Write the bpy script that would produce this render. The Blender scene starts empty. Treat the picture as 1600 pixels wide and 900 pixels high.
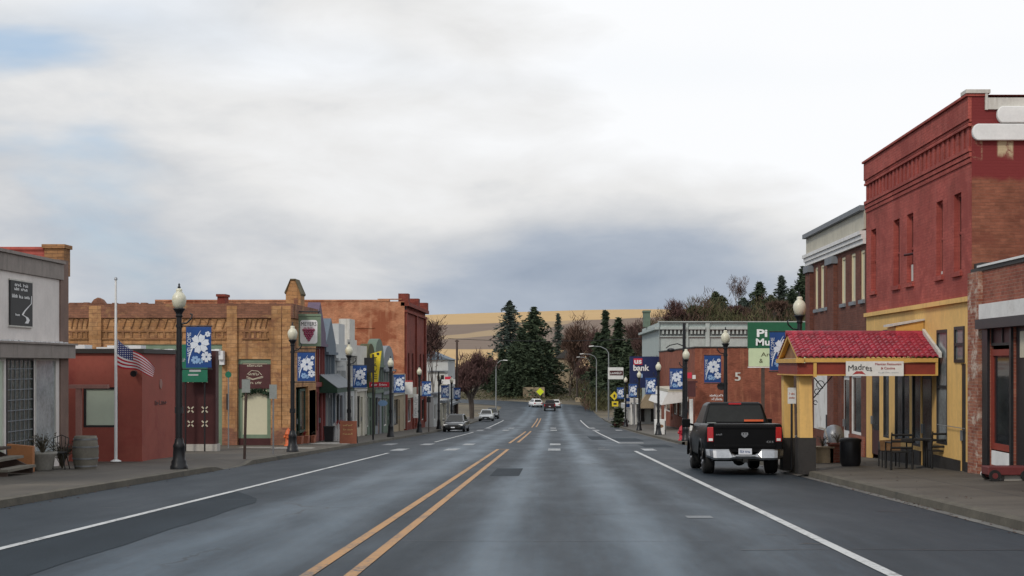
import bpy, math, random
import numpy as np
from mathutils import Vector, Matrix, noise as mnoise

R = math.radians
C = bpy.context.scene
COL = C.collection
random.seed(7)
rnd = random.random
def ru(a, b): return random.uniform(a, b)

# ------------------------------------------------------------------ camera, sky, sun, exposure
F, CX, HY, EYE = 2300.0, 866.0, 570.0, 1.63
cam_d = bpy.data.cameras.new('camera')
cam = bpy.data.objects.new('camera', cam_d)
COL.objects.link(cam)
cam.location = (0, 0, EYE)
cam.rotation_euler = (R(90), 0, 0)
cam_d.sensor_width = 36
cam_d.lens = 36 * F / 1600
cam_d.shift_x = (800 - CX) / 1600
cam_d.shift_y = (HY - 450) / 1600
cam_d.clip_end = 6000
C.camera = cam

class NT:
    """small helper around a node tree"""
    def __init__(s, tree): s.t = tree
    def n(s, kind, ins=None, **props):
        nd = s.t.nodes.new(kind)
        for k, v in props.items(): setattr(nd, k, v)
        for k, v in (ins or {}).items(): s.put(nd.inputs[k], v)
        return nd
    def put(s, sock, v):
        if isinstance(v, bpy.types.NodeSocket): s.t.links.new(v, sock)
        else: sock.default_value = v
    def math(s, op, a, b=None, c=None, clamp=False):
        nd = s.n('ShaderNodeMath', operation=op, use_clamp=clamp)
        s.put(nd.inputs[0], a)
        if b is not None: s.put(nd.inputs[1], b)
        if c is not None: s.put(nd.inputs[2], c)
        return nd.outputs[0]
    def mix(s, f, a, b, mode='MIX'):
        nd = s.n('ShaderNodeMix', data_type='RGBA', blend_type=mode)
        s.put(nd.inputs[0], f)
        s.put(nd.inputs[6], a if not isinstance(a, tuple) else (*a[:3], 1))
        s.put(nd.inputs[7], b if not isinstance(b, tuple) else (*b[:3], 1))
        return nd.outputs[2]
    def noise(s, vec, scale, detail=5, rough=.55, dist=0):
        nd = s.n('ShaderNodeTexNoise', {'Scale': scale, 'Detail': detail, 'Roughness': rough, 'Distortion': dist})
        if vec is not None: s.put(nd.inputs['Vector'], vec)
        return nd.outputs['Fac']
    def ramp(s, f, stops, interp='LINEAR'):
        nd = s.n('ShaderNodeValToRGB')
        nd.color_ramp.interpolation = interp
        e = nd.color_ramp.elements
        while len(e) < len(stops): e.new(.5)
        for k, (p, c) in enumerate(stops):
            e[k].position = p
            e[k].color = (*c[:3], 1) if isinstance(c, tuple) else (c, c, c, 1)
        s.put(nd.inputs[0], f)
        return nd.outputs[0]
    def scale(s, vec, v):
        nd = s.n('ShaderNodeVectorMath', operation='MULTIPLY')
        s.put(nd.inputs[0], vec); nd.inputs[1].default_value = v
        return nd.outputs[0]
    def smooth(s, x, a, b):
        nd = s.n('ShaderNodeMapRange', interpolation_type='SMOOTHSTEP')
        s.put(nd.inputs[0], x); nd.inputs[1].default_value = a; nd.inputs[2].default_value = b
        return nd.outputs[0]

SUN_EL, SUN_AZ = 40, 216      # azimuth from +Y clockwise: behind the camera, to the left
world = bpy.data.worlds.new('World')
C.world = world
world.use_nodes = True
w = NT(world.node_tree)
world.node_tree.nodes.clear()
tc = w.n('ShaderNodeTexCoord').outputs['Generated']
sep = w.n('ShaderNodeSeparateXYZ', {0: tc})
dx, dy, dz = sep.outputs
sky = w.n('ShaderNodeTexSky', sky_type='NISHITA', sun_disc=False, sun_elevation=R(SUN_EL), sun_rotation=R(SUN_AZ),
          altitude=300, air_density=1.0, dust_density=1.5)
# cloud deck, laid out by direction in the sky
q = w.scale(tc, (1.0, 1.0, 2.7))
qs = w.n('ShaderNodeVectorMath', operation='ADD'); w.put(qs.inputs[0], q); qs.inputs[1].default_value = (3.1, 1.7, .35)
q = qs.outputs[0]
n1 = w.noise(q, 3.6, 5, .46, .2)
n2 = w.noise(q, 9.0, 8, .56, .3)
n3 = w.noise(q, 2.0, 3, .5, .2)
b = w.math('MULTIPLY_ADD', w.math('SUBTRACT', n1, .5), 1.20, .455)
b = w.math('MULTIPLY_ADD', w.math('SUBTRACT', n2, .5), .52, b)
b = w.math('MULTIPLY_ADD', dx, .36, b)                                   # thinner cloud to the right
b = w.math('MULTIPLY_ADD', w.smooth(dz, .02, .24), .38, b)                # and overhead
low = w.math('MULTIPLY', w.smooth(dz, .12, .055), w.smooth(dx, -.20, .06))
b = w.math('MULTIPLY_ADD', low, -.25, b)                                 # heavier bank over the far hills
b = w.math('MULTIPLY_ADD', w.smooth(dz, .26, .75), -.42, b)               # thicker deck overhead
b = w.math('MULTIPLY_ADD', w.smooth(w.math('ADD', dz, w.math('MULTIPLY', dx, .9)), .16, .36), .5, b)
cl = w.ramp(b, [(0.02, (.29, .345, .43)), (.28, (.44, .485, .55)), (.48, (.65, .655, .66)), (.66, (.84, .825, .80)), (.92, (1.0, .995, .985))])
gap = w.math('MULTIPLY', w.smooth(n1, .50, .36), w.smooth(dx, -.16, -.34))
gap2 = w.math('MULTIPLY', w.smooth(n3, .56, .40), w.smooth(dz, .17, .26))
gp = w.math('MAXIMUM', gap, w.math('MULTIPLY', gap2, .55))
cl10 = w.mix(1.0, cl, (8.45, 8.6, 8.85), 'MULTIPLY')
blue = w.mix(.35, sky.outputs[0], (5.2, 7.2, 9.6))
col = w.mix(w.math('MULTIPLY', gp, .9), cl10, blue)
bg = w.n('ShaderNodeBackground', {'Color': col, 'Strength': .1})
out = w.n('ShaderNodeOutputWorld', {'Surface': bg.outputs[0]})

sun_d = bpy.data.lights.new('sun', 'SUN')
sun_d.energy = 1.5; sun_d.angle = R(11); sun_d.color = (1, .93, .84)
sun = bpy.data.objects.new('sun', sun_d); COL.objects.link(sun)
sd = Vector((math.sin(R(SUN_AZ)) * math.cos(R(SUN_EL)), math.cos(R(SUN_AZ)) * math.cos(R(SUN_EL)), math.sin(R(SUN_EL))))
sun.rotation_euler = sd.to_track_quat('Z', 'Y').to_euler()
vs = C.view_settings
C.display_settings.display_device = 'sRGB'
vs.view_transform = 'Standard'; vs.look = 'None'; vs.exposure = 0.2; vs.gamma = 1; vs.use_curve_mapping = False
C.cycles.max_bounces = 4
C.cycles.use_denoising = True

# ------------------------------------------------------------------ mesh helpers
ORG = {}
class MB:
    def __init__(s): s.v = []; s.f = []; s.m = []; s.s = []
    def add(s, vs_, fs, mi=0, smooth=False):
        o = len(s.v); s.v += [tuple(p) for p in vs_]
        for f in fs: s.f.append(tuple(i + o for i in f)); s.m.append(mi); s.s.append(smooth)
    def quad(s, a, b, c, d, mi=0): s.add([a, b, c, d], [(0, 1, 2, 3)], mi)
    def box(s, x0, x1, y0, y1, z0, z1, mi=0): s.bx(lambda u, v, d: (u, d, v), x0, x1, z0, z1, y0, y1, mi)
    def bx(s, P, u0, u1, v0, v1, d0, d1, mi=0):
        s.add([P(u, v, d) for d in (d0, d1) for v in (v0, v1) for u in (u0, u1)],
              [(0, 1, 3, 2), (4, 6, 7, 5), (0, 4, 5, 1), (2, 3, 7, 6), (0, 2, 6, 4), (1, 5, 7, 3)], mi)
    def prism(s, pts, vec, mi=0, smooth=False):
        n = len(pts); vec = Vector(vec)
        vv = [Vector(p) for p in pts]; vv += [p + vec for p in vv]
        s.add(vv, [tuple(range(n)), tuple(range(2 * n - 1, n - 1, -1))] + [(i, i + n, (i + 1) % n + n, (i + 1) % n) for i in range(n)], mi, smooth)
    def flat(s, pts, mi=0): s.add(pts, [tuple(range(len(pts)))], mi)
    def tube(s, pts, r, n=8, mi=0, caps=True):
        pts = [Vector(p) for p in pts]; rs = r if isinstance(r, (list, tuple)) else [r] * len(pts)
        vv = []; prev = None
        for i, p in enumerate(pts):
            t = (pts[min(i + 1, len(pts) - 1)] - pts[max(i - 1, 0)]).normalized()
            a = prev if prev is not None else (Vector((0, 0, 1)) if abs(t.z) < .9 else Vector((1, 0, 0)))
            a = (a - t * a.dot(t)).normalized(); prev = a
            bb = t.cross(a)
            for k in range(n):
                th = 2 * math.pi * k / n
                vv.append(p + (a * math.cos(th) + bb * math.sin(th)) * rs[i])
        fs = [(i * n + k, i * n + (k + 1) % n, (i + 1) * n + (k + 1) % n, (i + 1) * n + k) for i in range(len(pts) - 1) for k in range(n)]
        s.add(vv, fs, mi, n > 4)
        if caps: s.add(vv[:n], [tuple(range(n))], mi); s.add(vv[-n:], [tuple(range(n))], mi)
    def lathe(s, c, prof, n=16, axis='z', mi=0, smooth=True):
        c = Vector(c); vv = []
        for (r, h) in prof:
            for k in range(n):
                a = 2 * math.pi * k / n; ca, sa = math.cos(a) * r, math.sin(a) * r
                vv.append(c + Vector((ca, sa, h) if axis == 'z' else (h, ca, sa) if axis == 'x' else (ca, h, sa)))
        s.add(vv, [(i * n + k, i * n + (k + 1) % n, (i + 1) * n + (k + 1) % n, (i + 1) * n + k) for i in range(len(prof) - 1) for k in range(n)], mi, smooth)
        if prof[0][0] > 1e-4: s.add(vv[:n], [tuple(range(n))], mi)
        if prof[-1][0] > 1e-4: s.add(vv[-n:], [tuple(range(n))], mi)
    def ball(s, c, r, n=10, sz=1, mi=0):
        s.lathe(c, [(max(1e-5, r * math.sin(math.pi * i / n)), -r * sz * math.cos(math.pi * i / n)) for i in range(n + 1)], n + 4, 'z', mi)
    def loft(s, rings, mi=0, smooth=False):
        n = len(rings[0]); vv = [p for r_ in rings for p in r_]
        s.add(vv, [(i * n + k, i * n + (k + 1) % n, (i + 1) * n + (k + 1) % n, (i + 1) * n + k) for i in range(len(rings) - 1) for k in range(n)], mi, smooth)
        s.add(rings[0], [tuple(range(n))], mi); s.add(rings[-1], [tuple(range(n))], mi)
    def build(s, name, mats, parent=None, bevel=0, origin=None):
        me = bpy.data.meshes.new(name)
        if parent is not None: o0 = ORG.get(parent.name, Vector((0, 0, 0)))
        elif origin is not None: o0 = Vector(origin)
        else:
            a = np.array(s.v); o0 = Vector((float(a[:, 0].mean()), float(a[:, 1].mean()), float(a[:, 2].min())))
        me.from_pydata([(p[0] - o0.x, p[1] - o0.y, p[2] - o0.z) for p in s.v], [], s.f)
        mats = mats if isinstance(mats, (list, tuple)) else [mats]
        for m_ in mats: me.materials.append(M[m_] if isinstance(m_, str) else m_)
        me.polygons.foreach_set('material_index', s.m)
        me.polygons.foreach_set('use_smooth', s.s)
        me.update()
        ob = bpy.data.objects.new(name, me); COL.objects.link(ob)
        if parent is not None: ob.parent = parent
        else: ob.location = o0
        ORG[ob.name] = o0
        if bevel:
            bm_ = ob.modifiers.new('bevel', 'BEVEL'); bm_.width = bevel; bm_.segments = 2; bm_.limit_method = 'ANGLE'
        return ob

def tag(o, label=None, cat=None, group=None, kind=None):
    if label: o['label'] = label
    if cat: o['category'] = cat
    if group: o['group'] = group
    if kind: o['kind'] = kind
    return o
def thing(name, label, cat, loc=(0, 0, 0), group=None):
    o = bpy.data.objects.new(name, None); COL.objects.link(o)
    o.location = loc; o.empty_display_size = .3
    ORG[o.name] = Vector(loc)
    return tag(o, label, cat, group)
def copy_tree(o, parent=None):
    c = o.copy(); COL.objects.link(c)
    if parent is not None: c.parent = parent
    for ch in list(o.children): copy_tree(ch, c)
    return c
def front(Y): return lambda u, v, d: (u, Y + d, v)          # wall that looks at the camera
def right(X): return lambda u, v, d: (X + d, u, v)          # right side of the street
def left(X): return lambda u, v, d: (X - d, u, v)           # left side of the street
def px(p, Y): return (p - CX) * Y / F
def pz(p, Y): return EYE + (HY - p) * Y / F
def py(p, X): return F * X / (p - CX)

_tcache = {}
def text_geo(txt, bold=0):
    if (txt, bold) not in _tcache:
        cu = bpy.data.curves.new('t', 'FONT'); cu.body = txt; cu.extrude = .01; cu.resolution_u = 3; cu.offset = bold
        ob = bpy.data.objects.new('t', cu); COL.objects.link(ob)
        dg = bpy.context.evaluated_depsgraph_get()
        me = bpy.data.meshes.new_from_object(ob.evaluated_get(dg))
        _tcache[(txt, bold)] = ([tuple(v.co) for v in me.vertices], [tuple(p.vertices) for p in me.polygons])
        bpy.data.objects.remove(ob); bpy.data.curves.remove(cu); bpy.data.meshes.remove(me)
    return _tcache[(txt, bold)]
def text(mb, txt, P, u0, u1, v0, v1, d=-.01, mi=0, up=False, th=.006, slant=0, arch=0, bold=0):
    vs_, fs = text_geo(txt, bold)
    a = np.array(vs_); lo = a.min(0); hi = a.max(0); sp = np.maximum(hi - lo, 1e-6)
    out_ = []
    for x, y, z in vs_:
        fx, fy = (x - lo[0]) / sp[0], (y - lo[1]) / sp[1]
        if up: u, v = u1 - fy * (u1 - u0), v0 + fx * (v1 - v0)
        else:
            u, v = u0 + fx * (u1 - u0) + slant * fy * (u1 - u0), v0 + fy * (v1 - v0)
            v -= arch * (2 * fx - 1) ** 2
        out_.append(P(u, v, d - (th if z > 0 else 0)))
    mb.add(out_, fs, mi)
def scribble(mb, P, u0, u1, v0, v1, d=-.01, words=(4, 5), seed=1, th=.006):
    """lettering too small to read in the photo: letter-sized strokes in words"""
    rg = random.Random(seed); n = sum(words) + len(words) - 1; w_ = (u1 - u0) / n; k = 0
    for wd in words:
        for _ in range(wd):
            a = u0 + k * w_; h = (v1 - v0); top = 1.0 if rg.random() < .35 else .72
            mb.bx(P, a + .06 * w_, a + .30 * w_, v0, v0 + h * top, d - th, d)
            c = rg.choice((0, .45, .8)); mb.bx(P, a + .3 * w_, a + .78 * w_, v0 + h * c * top, v0 + h * (c * top + .2), d - th, d)
            if rg.random() < .6: mb.bx(P, a + .6 * w_, a + .8 * w_, v0, v0 + h * top * .7, d - th - .001, d)
            k += 1
        k += 1
def wall(mb, P, u0, u1, v0, v1, ops=(), t=.25, mi=0):
    us = sorted({u0, u1} | {min(max(x, u0), u1) for o in ops for x in o[:2]})
    vs_ = sorted({v0, v1} | {min(max(x, v0), v1) for o in ops for x in o[2:4]})
    for a, b_ in zip(us, us[1:]):
        for c, d in zip(vs_, vs_[1:]):
            cu, cv = (a + b_) / 2, (c + d) / 2
            if any(o[0] < cu < o[1] and o[2] < cv < o[3] for o in ops): continue
            mb.quad(P(a, c, 0), P(b_, c, 0), P(b_, d, 0), P(a, d, 0), mi)
    for a, b_, c, d in [o[:4] for o in ops]:
        mb.quad(P(a, c, 0), P(a, c, t), P(a, d, t), P(a, d, 0), mi); mb.quad(P(b_, c, 0), P(b_, c, t), P(b_, d, t), P(b_, d, 0), mi)
        mb.quad(P(a, c, 0), P(b_, c, 0), P(b_, c, t), P(a, c, t), mi); mb.quad(P(a, d, 0), P(b_, d, 0), P(b_, d, t), P(a, d, t), mi)
def shell(mb, x0, x1, y0, y1, z0, z1, skip='', mi=0):
    f = {'w': [(x0, y0), (x0, y1)], 'e': [(x1, y0), (x1, y1)], 's': [(x0, y0), (x1, y0)], 'n': [(x0, y1), (x1, y1)]}
    for k, (a, b_) in f.items():
        if k not in skip: mb.quad((*a, z0), (*b_, z0), (*b_, z1), (*a, z1), mi)
    if 't' not in skip: mb.quad((x0, y0, z1), (x1, y0, z1), (x1, y1, z1), (x0, y1, z1), mi)
def window(par, P, u0, u1, v0, v1, d=.12, fm='frame_dark', gm='glass', fw=.06, nu=1, nv=1, name='window', sill=None, th=.08):
    u0, u1 = min(u0, u1), max(u0, u1)
    mb = MB()
    mb.bx(P, u0 + .002, u0 + fw, v0 + .002, v1 - .002, d, d + th); mb.bx(P, u1 - fw, u1 - .002, v0 + .002, v1 - .002, d, d + th)
    mb.bx(P, u0 + fw, u1 - fw, v0 + .002, v0 + fw, d, d + th); mb.bx(P, u0 + fw, u1 - fw, v1 - fw, v1 - .002, d, d + th)
    for i in range(1, nu):
        c = u0 + (u1 - u0) * i / nu; mb.bx(P, c - fw / 2, c + fw / 2, v0 + fw, v1 - fw, d + .004, d + th - .004)
    for i in range(1, nv):
        c = v0 + (v1 - v0) * i / nv; mb.bx(P, u0 + fw, u1 - fw, c - fw / 2, c + fw / 2, d + .008, d + th - .008)
    o = mb.build(name, fm, par)
    g = MB(); g.bx(P, u0 + fw * .5, u1 - fw * .5, v0 + fw * .5, v1 - fw * .5, d + th * .45, d + th * .6); g.build('pane', gm, o)
    if sill:
        g = MB(); g.bx(P, u0 - .06, u1 + .06, v0 - .12, v0 - .003, -.07, d); g.build('sill', sill, o)
    return o
def door(par, P, u0, u1, v0, v1, d=.15, dm='paint_black', gm='glass', glass=True):
    u0, u1 = min(u0, u1), max(u0, u1)
    mb = MB(); mb.bx(P, u0 + .003, u1 - .003, v0, v1 - .003, d, d + .06); o = mb.build('door', dm, par)
    if glass:
        g = MB(); g.bx(P, u0 + .13, u1 - .13, v0 + (v1 - v0) * .3, v1 - .15, d - .008, d + .01); g.build('pane', gm, o)
    g = MB(); g.bx(P, u1 - .1, u1 - .06, v0 + .9, v0 + 1.15, d - .06, d - .005); g.build('handle', 'metal_grey', o)
    return o

# ------------------------------------------------------------------ materials
M = {}
def new_mat(name):
    m_ = bpy.data.materials.new(name); m_.use_nodes = True
    t = NT(m_.node_tree); bs = m_.node_tree.nodes['Principled BSDF']
    M[name] = m_
    return m_, t, bs
def mul(c, k): return tuple(min(1, x * k) for x in c)
def mat(name, col, rough=.6, var=.18, sc=2.0, bump=0, metal=0, spec=.4, dirt=None, streak=0, bs_scale=40, coat=0):
    m_, t, bs = new_mat(name)
    tc_ = t.n('ShaderNodeTexCoord').outputs['Object']
    n = t.noise(tc_, sc, 6, .6)
    f = t.noise(tc_, sc * 9, 3, .6)
    v = t.math('MULTIPLY_ADD', f, .35, t.math('MULTIPLY', n, .65))
    c = t.mix(t.smooth(v, .3, .7), mul(col, 1 - var), mul(col, 1 + var))
    if streak:
        k = t.noise(t.scale(tc_, (6, 6, .5)), 1.0, 4, .6)
        c = t.mix(t.math('MULTIPLY', t.smooth(k, .48, .7), streak), c, dirt or mul(col, .45))
    elif dirt:
        k = t.noise(tc_, sc * .6, 6, .65, .4)
        c = t.mix(t.smooth(k, .52, .72), c, dirt)
    bs.inputs['Base Color'].default_value = (*col, 1)
    t.put(bs.inputs['Base Color'], c)
    t.put(bs.inputs['Roughness'], t.math('MULTIPLY_ADD', v, .25, rough - .12, clamp=True))
    bs.inputs['Metallic'].default_value = metal
    bs.inputs['Specular IOR Level'].default_value = spec
    if coat: bs.inputs['Coat Weight'].default_value = coat; bs.inputs['Coat Roughness'].default_value = .06
    if bump:
        bn = t.n('ShaderNodeBump', {'Strength': bump, 'Distance': .02, 'Height': t.noise(tc_, bs_scale, 4, .6)})
        t.put(bs.inputs['Normal'], bn.outputs[0])
    return m_
def wall_uv(t):
    tc_ = t.n('ShaderNodeTexCoord').outputs['Object']
    s3 = t.n('ShaderNodeSeparateXYZ', {0: tc_}).outputs
    ge = t.n('ShaderNodeNewGeometry').outputs['True Normal']
    nx = t.math('ABSOLUTE', t.n('ShaderNodeSeparateXYZ', {0: ge}).outputs[0])
    k = t.math('GREATER_THAN', nx, .6)
    u = t.math('ADD', t.math('MULTIPLY', s3[0], t.math('SUBTRACT', 1.0, k)), t.math('MULTIPLY', s3[1], k))
    cb = t.n('ShaderNodeCombineXYZ'); t.put(cb.inputs[0], u); t.put(cb.inputs[1], s3[2])
    return tc_, s3, cb.outputs[0]
def brick(name, c1, c2, mortar, bw=.23, bh=.075, patch=None, patch_lo=.5, patch_hi=.7, psc=.6, streak=None, over=None, contrast=1):
    m_, t, bs = new_mat(name)
    tc_, s3, uv = wall_uv(t)
    bt = t.n('ShaderNodeTexBrick', {'Vector': uv, 'Color1': (*c1, 1), 'Color2': (*c2, 1), 'Mortar': (*mortar, 1), 'Scale': 1.0,
             'Mortar Size': .008, 'Mortar Smooth': .3, 'Bias': 0.0, 'Brick Width': bw, 'Row Height': bh})
    c = bt.outputs['Color']
    n = t.noise(tc_, 1.3, 7, .62)
    c = t.mix(1.0, c, t.ramp(n, [(.3, .68), (.5, 1.0), (.72, 1.25)]), 'MULTIPLY')
    n2 = t.noise(t.scale(uv, (4.0, 12, 1)), 1.0, 5, .7)
    c = t.mix(1.0, c, t.ramp(n2, [(.3, .76), (.5, 1.0), (.7, 1.20)]), 'MULTIPLY')
    if patch:
        k = t.noise(t.scale(tc_, (1, 1, 1.6)), psc, 8, .68, .3)
        c = t.mix(t.smooth(k, patch_lo, patch_hi), c, patch)
    if streak:
        k = t.noise(t.scale(tc_, (3.0, 3.0, .28)), 1.0, 5, .6)
        c = t.mix(t.math('MULTIPLY', t.smooth(k, .5, .74), .7), c, streak)
    if over: c = over(t, c, tc_, s3, uv)
    t.put(bs.inputs['Base Color'], c)
    bs.inputs['Roughness'].default_value = .85
    bs.inputs['Specular IOR Level'].default_value = .25
    h = t.math('MULTIPLY_ADD', t.noise(tc_, 30, 3, .6), .25, t.math('MULTIPLY', bt.outputs['Fac'], -1.0))
    bn = t.n('ShaderNodeBump', {'Strength': .45, 'Distance': .012, 'Height': h})
    t.put(bs.inputs['Normal'], bn.outputs[0])
    return m_

mat('frame_dark', (.025, .024, .024), .5)
mat('frame_white', (.62, .60, .55), .55, .1)
mat('paint_black', (.018, .018, .02), .42, .3)
mat('lamp_black', (.012, .013, .015), .38, .3, bump=.1)
mat('metal_grey', (.30, .31, .32), .4, .15, metal=.6)
mat('galvanised', (.30, .31, .31), .5, .15, metal=.5)
mat('sign_back', (.24, .26, .245), .55, .15)
mat('white_paint', (.72, .72, .70), .5, .08)
mat('white_trim', (.70, .69, .66), .55, .1, dirt=(.5, .48, .44))
mat('old_white', (.55, .53, .48), .6, .15, dirt=(.36, .33, .28), streak=.5)
mat('stucco', (.70, .65, .61), .85, .08, bump=.25, streak=.13, dirt=(.44, .40, .36))
mat('cornice_board', (.26, .225, .20), .7, .15, streak=.4, dirt=(.12, .105, .095))
mat('brown_pier', (.19, .125, .10), .8, .2, bump=.2)
mat('maroon', (.055, .014, .014), .5, .2)
mat('maroon_sign', (.075, .022, .022), .5, .15)
mat('cream_letters', (.55, .50, .38), .6, .1)
mat('cream_trim', (.62, .54, .36), .6, .08)
mat('gold', (.55, .40, .16), .5, .1)
mat('cream_blind', (.56, .53, .38), .7, .06, sc=.8)
mat('pale_blind', (.50, .57, .45), .7, .05, sc=.6)
mat('sage_green', (.16, .22, .15), .6, .15)
mat('deep_green', (.018, .05, .03), .6, .25)
mat('sign_green', (.012, .10, .045), .45, .12)
mat('sign_pale_green', (.52, .60, .38), .5, .06)
mat('teal_sign', (.015, .15, .085), .45, .12)
mat('banner_blue', (.012, .058, .215), .7, .14)
mat('banner_white', (.66, .70, .76), .7, .1)
mat('banner_pale', (.25, .40, .62), .7, .1)
mat('bank_navy', (.012, .022, .085), .4, .15)
mat('bank_red', (.55, .03, .06), .45, .1)
mat('letter_white', (.75, .75, .74), .5, .05)
mat('letter_grey', (.40, .42, .42), .6, .1)
mat('letter_black', (.03, .03, .03), .6, .1)
mat('letter_red', (.38, .05, .05), .6, .1)
mat('grape', (.34, .07, .13), .6, .2)
mat('yellow_wall', (.72, .45, .15), .75, .12, sc=.8, bump=.2, streak=.45, dirt=(.52, .33, .13))
mat('yellow_trim', (.60, .35, .09), .6, .12)
mat('plinth_black', (.028, .025, .023), .6, .3, bump=.15)
mat('fascia_red', (.22, .035, .02), .6, .18)
mat('sign_yellow', (.72, .55, .03), .5, .08)
mat('sign_lime', (.62, .72, .02), .5, .08)
mat('red_metal', (.42, .02, .035), .42, .12)
mat('orange_metal', (.55, .11, .03), .5, .15)
mat('terracotta', (.30, .10, .055), .75, .2)
mat('stone_pot', (.26, .25, .22), .85, .2, bump=.3)
mat('barrel_wood', (.17, .155, .125), .8, .25, sc=3, bump=.3)
mat('wood_brown', (.22, .12, .055), .7, .25, bump=.25)
mat('board_orange', (.36, .15, .06), .65, .15)
mat('wood_dark', (.07, .045, .035), .75, .3, bump=.2)
mat('concrete_pale', (.42, .40, .36), .85, .15, bump=.2)
mat('roofing', (.06, .058, .055), .9, .25)
mat('slate_roof', (.11, .14, .17), .7, .15)
mat('house_white', (.47, .48, .47), .7, .1, streak=.3, dirt=(.4, .4, .38))
mat('house_tan', (.34, .27, .18), .8, .15)
mat('house_grey', (.19, .205, .22), .7, .15, streak=.4, dirt=(.14, .15, .16))
mat('house_cream', (.50, .47, .38), .7, .12, streak=.3, dirt=(.3, .27, .2))
mat('house_green', (.11, .15, .11), .7, .2)
mat('house_purple', (.12, .085, .13), .7, .2)
mat('house_red', (.20, .045, .04), .7, .2)
mat('grey_paint', (.37, .42, .40), .7, .12, streak=.35, dirt=(.24, .27, .26))
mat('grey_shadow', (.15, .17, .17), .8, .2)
mat('red_stucco', (.30, .078, .055), .8, .12, sc=.9, bump=.2, dirt=(.24, .05, .038))
mat('pink_post', (.33, .17, .14), .7, .15)
mat('tyre', (.015, .015, .015), .8, .2)
mat('rim', (.33, .33, .34), .35, .1, metal=.8)
mat('chrome', (.38, .385, .39), .30, .15, metal=1.0)
mat('truck_black', (.0035, .0035, .004), .34, .2, spec=.14, coat=.07)
mat('car_grey', (.07, .075, .08), .3, .1, coat=.7, metal=.4)
mat('car_white', (.72, .72, .70), .35, .05, coat=.5)
mat('car_darkred', (.028, .009, .011), .35, .1, coat=.6)
mat('under_dark', (.02, .02, .02), .85, .2)
mat('tail_red', (.42, .015, .02), .25, .1, spec=.6)
mat('lamp_clear', (.75, .75, .72), .2, .05)
mat('orange_strip', (.75, .14, .05), .5, .1)
mat('plate', (.62, .64, .68), .5, .1)
mat('flag_red', (.38, .014, .026), .8, .1)
mat('flag_white', (.58, .55, .55), .8, .05)
mat('bark', (.075, .06, .05), .9, .25, bump=.3)
mat('bark_pale', (.16, .13, .10), .9, .2)
mat('twig_red', (.10, .060, .052), .9, .25)
mat('twig_brown', (.10, .072, .055), .9, .25)
mat('twig_grey', (.15, .125, .11), .9, .2)
mat('snow_white', (.72, .72, .72), .8, .05)
mat('bench_iron', (.02, .02, .02), .5, .2, metal=.3)
mat('red_wagon', (.14, .03, .03), .5, .2)
mat('flower_red', (.35, .03, .03), .7, .3)
mat('dry_plant', (.10, .085, .06), .9, .3)
for nm, c in (('glass', (.018, .020, .022)), ('glass_pale', (.20, .22, .22)), ('glass_shop', (.045, .048, .046)), ('glass_light', (.30, .33, .335)), ('glass_car', (.012, .013, .012))):
    mat(nm, c, .10, .35, 1.2, spec=.3 if nm == 'glass_car' else .4)
mat('glass_block', (.055, .07, .06), .2, .3, 6, spec=.6, bump=.4, bs_scale=12)
m_, t, bs = new_mat('globe')
bs.inputs['Base Color'].default_value = (.62, .60, .47, 1); bs.inputs['Roughness'].default_value = .35
bs.inputs['Subsurface Weight'].default_value = .3; bs.inputs['Subsurface Radius'].default_value = (.2, .2, .16)
m_, t, bs = new_mat('flag_blue')                           # canton with a field of small stars
tc_ = t.n('ShaderNodeTexCoord').outputs['Object']
vo = t.n('ShaderNodeTexVoronoi', {'Vector': t.scale(tc_, (1, 0, 1)), 'Scale': 16.0, 'Randomness': 0.0})
t.put(bs.inputs['Base Color'], t.mix(t.math('LESS_THAN', vo.outputs['Distance'], .26), (.014, .022, .11), (.45, .45, .5)))
bs.inputs['Roughness'].default_value = .8
for nm, c, c2 in (('needles', (.019, .031, .019), (.066, .088, .050)), ('needles_blue', (.030, .045, .038), (.085, .105, .085)),
                  ('leaf_red', (.060, .036, .032), (.135, .080, .068)), ('leaf_rust', (.058, .036, .027), (.135, .082, .06)),
                  ('leaf_plum', (.066, .036, .034), (.14, .078, .070)), ('leaf_olive', (.04, .045, .02), (.11, .10, .05)),
                  ('garland', (.015, .035, .02), (.04, .07, .04))):
    m_, t, bs = new_mat(nm)
    tc_ = t.n('ShaderNodeTexCoord').outputs['Object']
    oi = t.n('ShaderNodeNewGeometry').outputs['Random Per Island']
    v = t.math('MULTIPLY_ADD', t.noise(tc_, .7, 4, .6), .7, t.math('MULTIPLY', oi, .4))
    t.put(bs.inputs['Base Color'], t.mix(t.smooth(v, .28, .8), c, c2))
    bs.inputs['Roughness'].default_value = .85; bs.inputs['Specular IOR Level'].default_value = .15

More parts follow.
